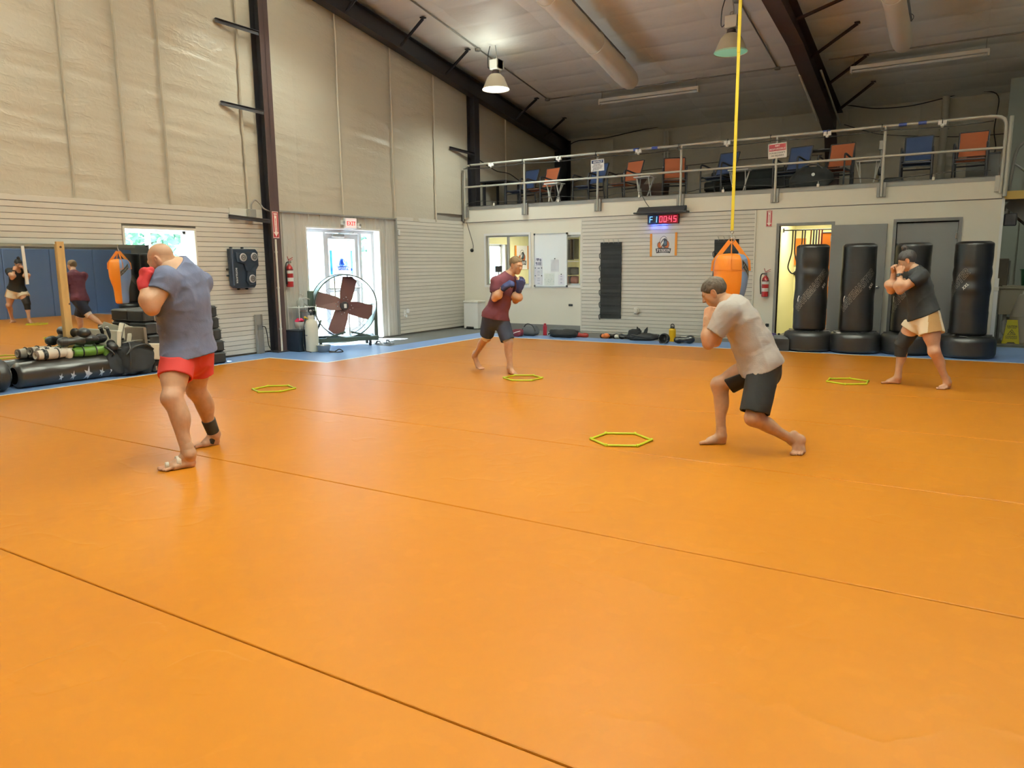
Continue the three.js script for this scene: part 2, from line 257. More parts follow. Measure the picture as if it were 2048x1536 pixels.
// entrance: door leaf between two sidelights
const signLogo = (c, w, h, blue) => {   // a helmeted head over a ribbon of letters
  const X = (x) => x * w, Y = (y) => y * h, ink = blue ? '#1f4f9a' : '#1b1d28', org = blue ? '#8fb0d8' : '#c8692c';
  c.lineWidth = w * 0.022; c.strokeStyle = ink; c.fillStyle = org;
  c.beginPath(); c.ellipse(X(0.3), Y(0.52), X(0.14), Y(0.15), 0, 0, 7); c.fill(); c.stroke();
  c.beginPath(); c.moveTo(X(0.6), Y(0.3)); c.bezierCurveTo(X(0.86), Y(0.28), X(0.9), Y(0.6), X(0.72), Y(0.68)); c.lineTo(X(0.5), Y(0.6)); c.closePath(); c.fill(); c.stroke();
  c.fillStyle = blue ? '#dfeaf5' : '#e9e6df'; c.beginPath(); c.ellipse(X(0.5), Y(0.33), X(0.2), Y(0.22), 0.3, 0, 7); c.fill(); c.stroke();
  c.fillStyle = blue ? '#3a6fb5' : '#262a35'; c.beginPath(); c.moveTo(X(0.34), Y(0.45)); c.quadraticCurveTo(X(0.42), Y(0.2), X(0.6), Y(0.2)); c.quadraticCurveTo(X(0.76), Y(0.28), X(0.72), Y(0.55)); c.lineTo(X(0.5), Y(0.62)); c.closePath(); c.fill();
  c.strokeStyle = '#f1efe8'; c.lineWidth = w * 0.03; for (const k of [0, 1, 2]) { c.beginPath(); c.moveTo(X(0.33), Y(0.58 - k * 0.05)); c.quadraticCurveTo(X(0.45), Y(0.5 - k * 0.05), X(0.5), Y(0.38 - k * 0.05)); c.stroke(); }
  c.fillStyle = blue ? '#2a5ca8' : '#4d6476'; c.beginPath(); c.ellipse(X(0.6), Y(0.42), X(0.09), Y(0.1), 0.4, 0, 7); c.fill();
  c.fillStyle = ink; c.beginPath(); c.moveTo(X(0.05), Y(0.68)); c.quadraticCurveTo(X(0.5), Y(0.6), X(0.95), Y(0.68)); c.lineTo(X(0.9), Y(0.9)); c.quadraticCurveTo(X(0.5), Y(0.84), X(0.1), Y(0.9)); c.closePath(); c.fill();
  c.fillStyle = '#ffffff'; c.font = 'bold ' + Math.round(h * 0.19) + 'px serif'; c.textAlign = 'center'; c.textBaseline = 'middle'; c.save(); c.translate(X(0.5), Y(0.77)); c.scale(0.98, 1); c.fillText('FUSION', 0, 0); c.restore();
};
{
  std('doorGlare', [0.78, 0.80, 0.82], 0.4); const d = struct('door_1'), X = -0.22, { z0, z1, y } = DOOR;  // frame colour lightened: lens glare is put into the base colour
  mesh('door_frame', [bx(X - 0.05, X + 0.05, y - 0.06, y, z0, z1), ...[z1 - 0.03, 4.3, 3.33, z0 + 0.03].map((z) => bx(X - 0.05, X + 0.05, 0, y - 0.06, z - 0.03, z + 0.03)), bx(X - 0.05, X + 0.05, -0.03, 0.02, z0, z1)], M.doorGlare, d);
  mesh('sidelight_glass', bx(X - 0.004, X + 0.004, 0.02, y - 0.06, 4.33, z1 - 0.06), M.glass, d);
  mesh('sidelight_glass', bx(X - 0.004, X + 0.004, 0.02, y - 0.06, z0 + 0.06, 3.30), M.glass, d);
  const leaf = mesh('door_leaf', [bx(X - 0.022, X + 0.022, 0.02, y - 0.07, 3.37, 3.46), bx(X - 0.022, X + 0.022, 0.02, y - 0.07, 4.18, 4.265), bx(X - 0.022, X + 0.022, y - 0.17, y - 0.07, 3.46, 4.18), bx(X - 0.022, X + 0.022, 0.02, 0.25, 3.46, 4.18), bx(X - 0.022, X + 0.022, 0.95, 1.0, 3.46, 4.18)], M.doorGlare, d);
  mesh('door_glass', bx(X - 0.004, X + 0.004, 0.25, y - 0.17, 3.46, 4.18), M.glass, leaf);
  mesh('push_bar', [rod([X + 0.07, 1.02, 3.42], [X + 0.07, 1.02, 4.22], 0.018), rod([X, 1.02, 3.44], [X + 0.07, 1.02, 3.44], 0.012), rod([X, 1.02, 4.2], [X + 0.07, 1.02, 4.2], 0.012)], M.galv, leaf);
  mesh('door_closer', [rb(0.06, 0.06, 0.3, X + 0.06, y - 0.11, 3.95, 0.01), bar([X + 0.08, y - 0.07, 3.95], [X + 0.12, y - 0.06, 3.6], 0.02, 0.008), bar([X + 0.12, y - 0.06, 3.6], [X + 0.03, y - 0.03, 3.5], 0.02, 0.008)], M.galv, leaf);
  const poster = canvasTex(512, 440, (c, w, h) => { c.fillStyle = '#f4f6f8'; c.fillRect(0, 0, w, h); c.fillStyle = '#3c8fe0'; c.fillRect(0, 0, w * 0.1, h); c.save(); c.translate(w * 0.95, h * 0.2); c.scale(-1, 1); c.translate(w * 0.1, 0); signLogo(c, w * 0.55, h * 0.7, true); c.restore(); c.fillStyle = '#2d62b5'; c.beginPath(); c.ellipse(w * 0.93, h * 0.8, 16, 26, 0, 0, 7); c.fill(); });
  M.poster = new THREE.MeshPhysicalMaterial({ map: poster, roughness: 0.7, transmission: 0.35, thickness: 0 });
  mesh('glass_poster', new THREE.BoxGeometry(0.62, 0.46, 0.002).rotateY(Math.PI / 2).translate(X + 0.008, 1.52, 3.83), M.poster, leaf);
}
{
  const w = struct('window_2'), { z0, z1, y0, y1 } = OWIN, X = -0.2;
  mesh('window_frame', [bx(X - 0.03, X + 0.03, y0, y0 + 0.05, z0, z1), bx(X - 0.03, X + 0.03, y1 - 0.05, y1, z0, z1), bx(X - 0.03, X + 0.03, y0, y1, z0, z0 + 0.05), bx(X - 0.03, X + 0.03, y0, y1, z1 - 0.05, z1)], M.white, w);
  mesh('pane', bx(X - 0.003, X + 0.003, y0 + 0.05, y1 - 0.05, z0 + 0.05, z1 - 0.05), M.glass, w);
}

// ------------------------------------------------------------------ roof, gables, right and rear walls
const ceiling = struct('ceiling');
mesh('roof_core', prismX([[-5.5, ROOF(-5.5) + 0.06], [14, ROOF(14) + 0.06], [24.5, ROOF(24.5) + 0.06], [24.5, ROOF(24.5) + 0.3], [14, ROOF(14) + 0.3], [-5.5, ROOF(-5.5) + 0.3]], -0.4, 16.8), M.core, ceiling);
{
  const xs = [-0.03, 1.35, 2.83, 4.25, 5.78, 7.3, 8.75, 10.2, 11.7, 13.2, 14.7, 16.4];
  const sag = (u, v, t) => { const q = ((v + 0.45) / 0.72) % 1, p = q < 0 ? q + 1 : q; return 0.03 * Math.pow(Math.sin(Math.PI * Math.min(0.999, Math.max(0.001, p))), 0.55) + 0.016 * Math.pow(Math.sin(Math.PI * Math.min(0.999, Math.max(0.001, t))), 0.4) + 0.006 * vnoise(u * 3, v * 5, 2); };
  for (let i = 0; i + 1 < xs.length; i++) {
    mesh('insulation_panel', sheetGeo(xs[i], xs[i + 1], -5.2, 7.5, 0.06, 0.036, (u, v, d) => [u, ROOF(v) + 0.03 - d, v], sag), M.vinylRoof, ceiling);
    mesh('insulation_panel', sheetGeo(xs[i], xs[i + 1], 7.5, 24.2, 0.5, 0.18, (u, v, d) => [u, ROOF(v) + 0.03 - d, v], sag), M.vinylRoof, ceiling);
  }
}
const wallF = struct('wall_rear');
mesh('wall_core', bx(-0.3, 16.6, -0.2, 5.2, -5.5, -5.2), M.core, wallF);
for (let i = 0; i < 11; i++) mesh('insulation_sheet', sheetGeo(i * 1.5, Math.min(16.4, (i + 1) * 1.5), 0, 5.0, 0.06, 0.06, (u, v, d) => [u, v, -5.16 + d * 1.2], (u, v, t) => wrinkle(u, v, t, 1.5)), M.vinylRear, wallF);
const wallR = struct('wall_right');
mesh('wall_core', prismX([[-5.3, -0.2], [24.3, -0.2], [24.3, ROOF(24.3) + 0.1], [14, ROOF(14) + 0.1], [-5.3, ROOF(-5.3) + 0.1]], 16.4, 16.7), M.core, wallR);
mesh('partition', prismX([[0.45, -0.2], [24.0, -0.2], [24.0, ROOF(24)], [14, ROOF(14)], [0.45, ROOF(0.45)]], 11.42, 11.54), M.core, wallR);
for (let i = 0; i < 12; i++) { const a = 0.45 + i * 1.96; mesh('insulation_sheet', sheetGeo(a, a + 1.96, 1.9, (u) => ROOF(u) - 0.02, 0.2, 0.2, (u, v, d) => [11.42 - d, v, u], (u, v, t) => wrinkle(u, v, t, 1.96)), M.vinyl, wallR); }
for (let i = 0; i < 18; i++) mesh('wall_pad', rb(0.06, 1.86, 1.213, 11.38, 0.91, 1.24 + i * 1.22, 0.02), M.padBlue, wallR);
const wallB2 = struct('wall_front');
mesh('wall_core', bx(-0.3, 16.6, -0.2, 6.7, 24.0, 24.3), M.vinyl, wallB2);

// ------------------------------------------------------------------ back wall under the loft, with rooms behind it
const wallB = struct('wall_back');
const W1 = [0.634, 1.783, 0.977, 2.10], W2 = [1.98, 3.07, 0.985, 2.065], D1 = [7.16, 8.06, -0.03, 2.10], D2 = [9.1, 10.02, -0.03, 2.10];
mesh('wall_board', uvm(extr([[0, -0.1], [10.6, -0.1], [10.6, 2.42], [0, 2.42]], 0.12, 0, [W1, W2, D1, D2].map(([a, b, c, d]) => rect(a, b, c, d))).translate(0, 0, -0.12)), M.drywall, wallB);
mesh('header_board', [bx(0.05, 10.58, 2.425, 2.70, -0.05, 0.022)], M.drywall, wallB);
mesh('header_shadow_line', bx(0.02, 10.6, 2.412, 2.425, -0.03, 0.004), M.greyFrame, wallB);  // grey strip drawn as the thin shadow line under the header board
mesh('side_wall', [bx(10.5, 10.62, -0.1, 2.7, -5.1, -0.12)], M.drywall, wallB);
mesh('corner_strip', bx(10.59, 10.63, 0, 2.42, -0.12, 0.012), M.white, wallB);
mesh('office_lining', [bx(0.0, 6.75, -0.05, 2.42, -5.1, -5.0), bx(0.005, 0.03, -0.05, 2.42, -5.0, OWIN.z0 - 0.05), bx(0.005, 0.03, -0.05, 2.42, OWIN.z1 + 0.05, -0.13), bx(0.005, 0.03, -0.05, OWIN.y0, OWIN.z0 - 0.05, OWIN.z1 + 0.05), bx(0.005, 0.03, OWIN.y1, 2.42, OWIN.z0 - 0.05, OWIN.z1 + 0.05), bx(6.62, 6.74, -0.05, 2.42, -5, -0.13), bx(6.86, 6.98, -0.05, 2.42, -5, -0.13), bx(6.9, 9.0, -0.05, 2.42, -2.55, -2.45), bx(8.95, 9.05, -0.05, 2.42, -5, -0.13)], M.officeWall, wallB);
mesh('slat_backing', bx(3.1, 6.715, 0, 2.38, -0.001, 0.006), M.groove, wallB);
for (let k = 0, y = 2.2597 + P76 - 0.0035; k < 31; k++, y -= P76) mesh('slat', uvm(rb(3.62, 0.0708, 0.02, 4.905, y - 0.0343 > 0.04 ? y - 0.0343 : 0.04, 0.013, 0.004, 1)), slatMats[(k * 5) % 4], wallB);
mesh('slat_cap', uvm(rb(3.62, 0.07, 0.02, 4.905, 2.374, 0.013, 0.004, 1)), M.slat, wallB);
mesh('edge_trim', [bx(3.075, 3.1, 0, 2.41, 0, 0.026), bx(6.712, 6.735, 0, 2.41, 0, 0.026)], M.offwhite, wallB);
{ const b = struct('baseboard_back'); mesh('baseboard', [bx(0.62, 3.07, -0.03, 0.11, 0, 0.012), bx(6.74, 7.1, -0.03, 0.11, 0, 0.012), bx(8.1, 9.03, -0.03, 0.11, 0, 0.012), bx(10.1, 10.58, -0.03, 0.11, 0, 0.012)], M.greyFrame, b); }
function winB([a, b, c, d], n) {
  const w = struct(n), f = 0.035;
  mesh('window_casing', [bx(a - 0.05, b + 0.05, d, d + 0.05, -0.005, 0.014), bx(a - 0.05, b + 0.05, c - 0.05, c, -0.005, 0.02), bx(a - 0.05, a, c, d, -0.005, 0.014), bx(b, b + 0.05, c, d, -0.005, 0.014)], M.white, w);
  mesh('window_frame', [bx(a, b, c, c + f, -0.09, -0.03), bx(a, b, d - f, d, -0.09, -0.03), bx(a, a + f, c, d, -0.09, -0.03), bx(b - f, b, c, d, -0.09, -0.03)], M.galv, w);
  mesh('mullion', bx((a + b) / 2 - 0.02, (a + b) / 2 + 0.02, c, d, -0.09, -0.03), M.galv, w);
  mesh('pane', bx(a + f, (a + b) / 2 - 0.02, c + f, d - f, -0.063, -0.057), M.glass, w); mesh('pane', bx((a + b) / 2 + 0.02, b - f, c + f, d - f, -0.063, -0.057), M.glass, w);
}
winB(W1, 'window_3'); winB(W2, 'window_4');
function frameD([a, b, , d], name) {
  const s = struct(name);
  mesh('door_frame', [bx(a - 0.05, a, -0.03, d + 0.05, -0.13, 0.02), bx(b, b + 0.05, -0.03, d + 0.05, -0.13, 0.02), bx(a, b, d, d + 0.05, -0.13, 0.02)], M.greyFrame, s); return s;
}
{
  const s = frameD(D1, 'door_2'), leaf = mesh('door_leaf', rb(0.89, 2.09, 0.045, 8.52, 1.035, 0.062, 0.004), M.greyPaint, s);
  mesh('door_knob', [sph(0.032, 8.87, 0.995, 0.15), rod([8.87, 0.995, 0.085], [8.87, 0.995, 0.15], 0.014), cyl(0.034, 0.034, 0.012).rotateX(Math.PI / 2).translate(8.87, 0.995, 0.09)], M.chrome, leaf);
  mesh('hinge', [0.25, 1.05, 1.85].map((y) => cyl(0.01, 0.01, 0.1, 8.068, y, 0.04)), M.galv, leaf);
  const s2 = frameD(D2, 'door_3'), l2 = mesh('door_leaf', rb(0.905, 2.1, 0.045, 9.56, 1.03, -0.06, 0.004), M.greyPaint, s2);
  mesh('hinge', [0.25, 1.05, 1.85].map((y) => rb(0.03, 0.1, 0.012, 10.0, y, -0.03, 0.003)), M.chrome, l2);
}
// loft deck
const deck = struct('loft_deck');
mesh('deck_slab', [bx(0.0, 10.6, 2.43, 2.72, -5.1, -0.05)], M.core, deck);
mesh('deck_boards', uvm(bx(0.0, 10.6, 2.72, 2.735, -5.1, -0.02)), M.concrete, deck);
mesh('edge_angle', [bx(0.03, 10.57, 2.70, 2.785, 0.0, 0.03), bx(0.03, 10.57, 2.77, 2.785, -0.06, 0.03)], M.ledgeGrey, deck);

// ------------------------------------------------------------------ steel frame
function ibeamZ(name, zy0, zy1, x0, x1, m) {   // flanged rafter: outline of web between two (z,y) polylines (bottom, top)
  const s = struct(name), poly = [...zy0, ...[...zy1].reverse()], xm = (x0 + x1) / 2, th = 0.014;
  mesh('web', prismX(poly, xm - 0.006, xm + 0.006), m, s);
  for (const [l, k] of [[zy0, 'bottom_flange'], [zy1, 'top_flange']]) mesh(k, l.slice(1).map((p, i) => bar([xm, l[i][1], l[i][0]], [xm, p[1], p[0]], x1 - x0, th)), m, s);
  return s;
}
const brace = (parent, a, b, m) => mesh('flange_brace', [bar(a, b, 0.055, 0.008), bar([a[0], a[1] + 0.02, a[2]], [b[0], b[1] + 0.02, b[2]], 0.008, 0.055), box(0.09, 0.02, 0.09, b[0], b[1] + 0.03, b[2])], m, parent);
{
  const top = (z) => 5.365 + 0.1616 * (z + 1.815) + 0.02;
  const r1 = ibeamZ('steel_rafter', [[-4.45, top(-4.45) - 0.36], [14, top(14) - 0.32]], [[-5.05, top(-5.05)], [14, top(14)]], 0.04, 0.24, M.steel);
  for (const z of [3.86, 2.35, 0.85, -2.08, -3.55]) brace(r1, [0.22, top(z) - 0.3, z], [0.86, ROOF(z + 0.05) - 0.06, z + 0.08], M.steel);
  const wz = (z) => ROOF(z) - 0.1;
  const bot = [[-4.75, 3.6], [-4.35, 4.3], [-3.9, 4.42], [-2.6, 4.77], [-1.3, 5.03], [-0.1, 5.28], [1.86, 5.5], [14, wz(14) - 0.55]];
  const r2 = ibeamZ('steel_rafter', bot, [[-5.05, 3.6], [-5.05, wz(-5.05)], [14, wz(14)]], 7.13, 7.4, M.steelRed);
  for (const [z, zz] of [[1.7, 1.85], [0.2, 0.32], [-1.42, -0.74], [-3.0, -2.18], [-4.6, -3.59]]) brace(r2, [7.3, ROOF(z) - 0.25, z], [8.18, ROOF(zz) - 0.06, zz], M.steelRed);
  // columns
  function column(name, x0, x1, z, w, y1, m) {
    const s = struct(name), t = 0.012;
    mesh('web', bx(x0, x1, 0, y1, z - 0.005, z + 0.005), m, s); mesh('flange', bx(x1 - t, x1, 0, y1, z - w / 2, z + w / 2), m, s); mesh('flange', bx(x0, x0 + t, 0, y1, z - w / 2, z + w / 2), m, s); return s;
  }
  const c1 = column('steel_column', 0.0, 0.21, 5.77, 0.19, top(5.77) - 0.3, M.steel); c1.children[1].material = M.steelRed;  // room-side flange in lighter, redder steel: its light is put into the colour
  mesh('base_plate', bx(-0.02, 0.26, 0, 0.02, 5.62, 5.92), M.steel, c1);
  for (const y of [2.24, 3.98, 5.2]) mesh('girt_brace', [bar([0.19, y - 0.04, 5.86], [0.02, y + 0.02, 6.55], 0.006, 0.06), bar([0.19, y - 0.01, 5.86], [0.02, y + 0.05, 6.55], 0.06, 0.006)], M.steel, c1);
  const c2 = column('steel_column', 0.0, 0.21, -0.33, 0.2, top(-0.33) - 0.3, M.steel);
  mesh('girt_brace', [bar([0.19, 3.98, -0.25], [0.02, 4.05, 0.5], 0.006, 0.06), bar([0.19, 4.01, -0.25], [0.02, 4.08, 0.5], 0.06, 0.006)], M.steel, c2);
  const c3 = struct('steel_column'); mesh('web', bx(0.12, 0.132, 0, 4.9, -5.05, -4.5), M.steel, c3); mesh('flange', bx(0.02, 0.24, 0, 4.9, -5.06, -5.045), M.steel, c3); mesh('flange', bx(0.02, 0.24, 0, 4.55, -4.5, -4.485), M.steel, c3);
  const c4 = struct('steel_column'); mesh('web', bx(7.26, 7.272, 0, 3.7, -5.05, -4.75), M.steelRed, c4); mesh('flange', bx(7.13, 7.4, 0, 3.7, -5.06, -5.045), M.steelRed, c4); mesh('flange', bx(7.13, 7.4, 0, 3.7, -4.765, -4.75), M.steelRed, c4);
}

// ------------------------------------------------------------------ outside, seen through the door and the windows
{
  std('apron', [0.42, 0.42, 0.40], 0.9); std('lawn', [0.13, 0.2, 0.1], 0.95); std('leaf', [0.22, 0.36, 0.31], 0.8, { side: THREE.DoubleSide }); std('bark', [0.10, 0.07, 0.05], 0.9);  // leaf base is lightened, carrying the glare haze in its colour
  const g = struct('outside_ground'); mesh('concrete_apron', bx(-7, -0.3, -0.3, -0.06, -16, 30), M.apron, g); mesh('lawn', bx(-40, -7, -0.32, -0.09, -50, 60), M.lawn, g);
  const R = rng(5);
  const L = ['tall leafy tree outside, left of the entrance door', 'broad leafy tree outside, behind the left sidelight of the entrance', 'leafy tree outside, seen through the gym window', 'leafy tree outside, seen through the left part of the gym window', 'small leafy tree outside the office window'];
  [[-13, 2.2, 5.2], [-16, -2.5, 6], [-12, 7.4, 4.6], [-17, 11.5, 6.5], [-10, -9, 4.5]].forEach(([x, z, h], i) => {
    const t = thing('leafy_tree', L[i], 'tree', [x, -0.1, z]);
    mesh('trunk', [rod([0, 0, 0], [0.1, h * 0.55, 0], 0.16, 8, 0.1), rod([0.08, h * 0.4, 0], [0.8, h * 0.65, 0.3], 0.07, 6, 0.03), rod([0.08, h * 0.42, 0], [-0.7, h * 0.7, -0.3], 0.07, 6, 0.03)], M.bark, t);
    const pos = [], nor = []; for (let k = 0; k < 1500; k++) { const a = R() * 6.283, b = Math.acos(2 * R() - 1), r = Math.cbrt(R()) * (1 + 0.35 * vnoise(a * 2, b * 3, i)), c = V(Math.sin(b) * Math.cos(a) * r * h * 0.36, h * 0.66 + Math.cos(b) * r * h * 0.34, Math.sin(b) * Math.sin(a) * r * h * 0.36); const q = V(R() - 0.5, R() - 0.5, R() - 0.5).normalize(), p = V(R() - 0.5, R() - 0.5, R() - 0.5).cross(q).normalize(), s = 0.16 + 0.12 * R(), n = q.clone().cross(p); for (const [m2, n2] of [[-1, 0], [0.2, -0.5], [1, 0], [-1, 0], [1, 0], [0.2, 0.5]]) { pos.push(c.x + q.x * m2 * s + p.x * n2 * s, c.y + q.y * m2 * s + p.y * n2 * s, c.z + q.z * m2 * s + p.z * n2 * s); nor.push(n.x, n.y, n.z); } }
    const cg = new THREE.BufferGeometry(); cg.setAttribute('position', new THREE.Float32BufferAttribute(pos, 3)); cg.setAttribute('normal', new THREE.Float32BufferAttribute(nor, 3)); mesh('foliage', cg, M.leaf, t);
  });
}
// ------------------------------------------------------------------ lamps
{
  std('reflector', [0.62, 0.54, 0.38], 0.35, { metalness: 0.1, side: THREE.DoubleSide }); std('reflectorOn', [0.62, 0.54, 0.38], 0.35, { side: THREE.DoubleSide, emissive: new THREE.Color().setRGB(1, 0.86, 0.58), emissiveIntensity: 0.16 });
  std('lensOn', [0.9, 0.9, 0.85], 0.4, { emissive: new THREE.Color().setRGB(1.0, 0.97, 0.82), emissiveIntensity: 2.2 });
  std('lensDim', [0.35, 0.6, 0.42], 0.4, { emissive: new THREE.Color().setRGB(0.25, 0.62, 0.38), emissiveIntensity: 0.35 });
  function highBay(x, z, label, lit, drop = 0.9, up = 1) {
    const yr = ROOF(z), t = thing('high_bay_lamp', label, 'ceiling lamp', [x, yr - drop, z], 0, undefined);
    mesh('reflector', lathe([[0.285, 0.0], [0.275, 0.015], [0.24, 0.1], [0.18, 0.24], [0.12, 0.3], [0.11, 0.31]], 40), lit ? M.reflectorOn : M.reflector, t);
    mesh('lens', lathe([[0.0, -0.03], [0.15, -0.02], [0.25, 0.0], [0.283, 0.012], [0.28, 0.02], [0.0, 0.02]], 40), lit ? M.lensOn : M.lensDim, t);
    mesh('socket', [cyl(0.07, 0.1, 0.07, 0, 0.33, 0), cyl(0.075, 0.075, 0.02, 0, 0.37, 0)], M.steelRed, t);
    mesh('ballast_box', [rb(0.2, 0.2, 0.18, 0, 0.5, 0, 0.015), ...[0, 1, 2, 3].map((k) => rb(0.015, 0.18, 0.16, 0.112 + 0.0 * k, 0.5, -0.06 + k * 0.04, 0.004))], M.offwhite, t);
    mesh('hanger', [tube([[0, 0.6, 0], [0.03, 0.68, 0], [0, drop - 0.02, 0]], 0.01, 16), tor(0.03, 0.008, 6, 14).translate(0, 0.64, 0)], M.galv, t);
    mesh('power_cord', tube([[-0.1, 0.5, 0], [-0.17, 0.45, 0.02], [-0.17, 0.7, 0.02], [-0.1, drop - 0.03, 0.05]], 0.009, 20), M.wire, t);
    if (lit) { const s = new THREE.SpotLight(0xf4fff0, LAMP * lit, 0, 1.36, 0.55, 2); s.position.set(0, -0.06, 0); s.target.position.set(0, -2, 0); s.castShadow = true; s.shadow.radius = 14; s.shadow.mapSize.set(1024, 1024); t.add(s, s.target); const u = new THREE.SpotLight(0xf4fff0, ADDED_UPLIGHT * up, 0, 1.45, 0.5, 2); u.position.set(0, 0.36, 0.16); u.target.position.set(0, 3, 0.16); u.castShadow = true; u.shadow.radius = 20; t.add(u, u.target); }  // second, upward spot is added to brighten the ceiling
    return t;
  }
  highBay(1.50, 0.85, 'lit bell-shaped high-bay lamp hanging by the left wall rafter', 1, 0.9, 0.01);
  highBay(6.42, 1.0, 'dim greenish bell-shaped high-bay lamp behind the yellow strap', 0, 0.95);
  highBay(1.5, 5.6, 'lit bell-shaped high-bay lamp above the entrance door, above the frame', 0.85, 0.9, 0.1);
  highBay(6.42, 5.6, 'lit bell-shaped high-bay lamp over the middle of the orange mat', 1.0, 0.9, 2.4);
  highBay(1.5, 10.6, 'lit bell-shaped high-bay lamp above the mirror, out of frame', 0.25, 0.9, 0.2);
  highBay(6.42, 10.6, 'lit bell-shaped high-bay lamp over the near part of the mat', 1.35, 0.9, 2.4);
  highBay(10.4, 11.2, 'lit bell-shaped high-bay lamp above the camera by the right wall', 1.0, 0.9, 1.5);
  highBay(6.42, 16, 'lit bell-shaped high-bay lamp behind the camera', 1.3, 0.9, 2);
  highBay(10.4, 5.9, 'lit bell-shaped high-bay lamp over the right part of the mat', 0.45, 0.9, 2.4);
  highBay(13.3, -1.4, 'lit bell-shaped high-bay lamp over the wash corner behind the right wall', 0.9, 0.9, 0.2);
  // room lamps: flat panels under the loft
  std('panelOn', [0.9, 0.9, 0.85], 0.4, { emissive: new THREE.Color().setRGB(1, 0.98, 0.86), emissiveIntensity: 2 });
  for (const [x, z, w, d, l] of [[1.6, -1.8, 1.2, 0.6, 'flat lit ceiling panel in the office behind the left window'], [4.2, -1.8, 1.2, 0.6, 'flat lit ceiling panel in the office behind the slatted wall'], [7.7, -1.3, 1.0, 0.5, 'flat lit ceiling panel in the storage room behind the open door']]) {
    const t = thing('panel_light', l, 'ceiling lamp', [x, 2.4, z]);
    mesh('frame', [bx(-w / 2, w / 2, -0.03, 0.01, -d / 2, -d / 2 + 0.03), bx(-w / 2, w / 2, -0.03, 0.01, d / 2 - 0.03, d / 2), bx(-w / 2, -w / 2 + 0.03, -0.03, 0.01, -d / 2, d / 2), bx(w / 2 - 0.03, w / 2, -0.03, 0.01, -d / 2, d / 2)], M.white, t);
    mesh('diffuser', bx(-w / 2 + 0.03, w / 2 - 0.03, -0.02, -0.01, -d / 2 + 0.03, d / 2 - 0.03), M.panelOn, t);
    const a = new THREE.RectAreaLight(0xfff6dc, ROOM, w - 0.08, d - 0.08); a.position.set(0, -0.035, 0); a.rotation.x = -Math.PI / 2; t.add(a);
  }
}
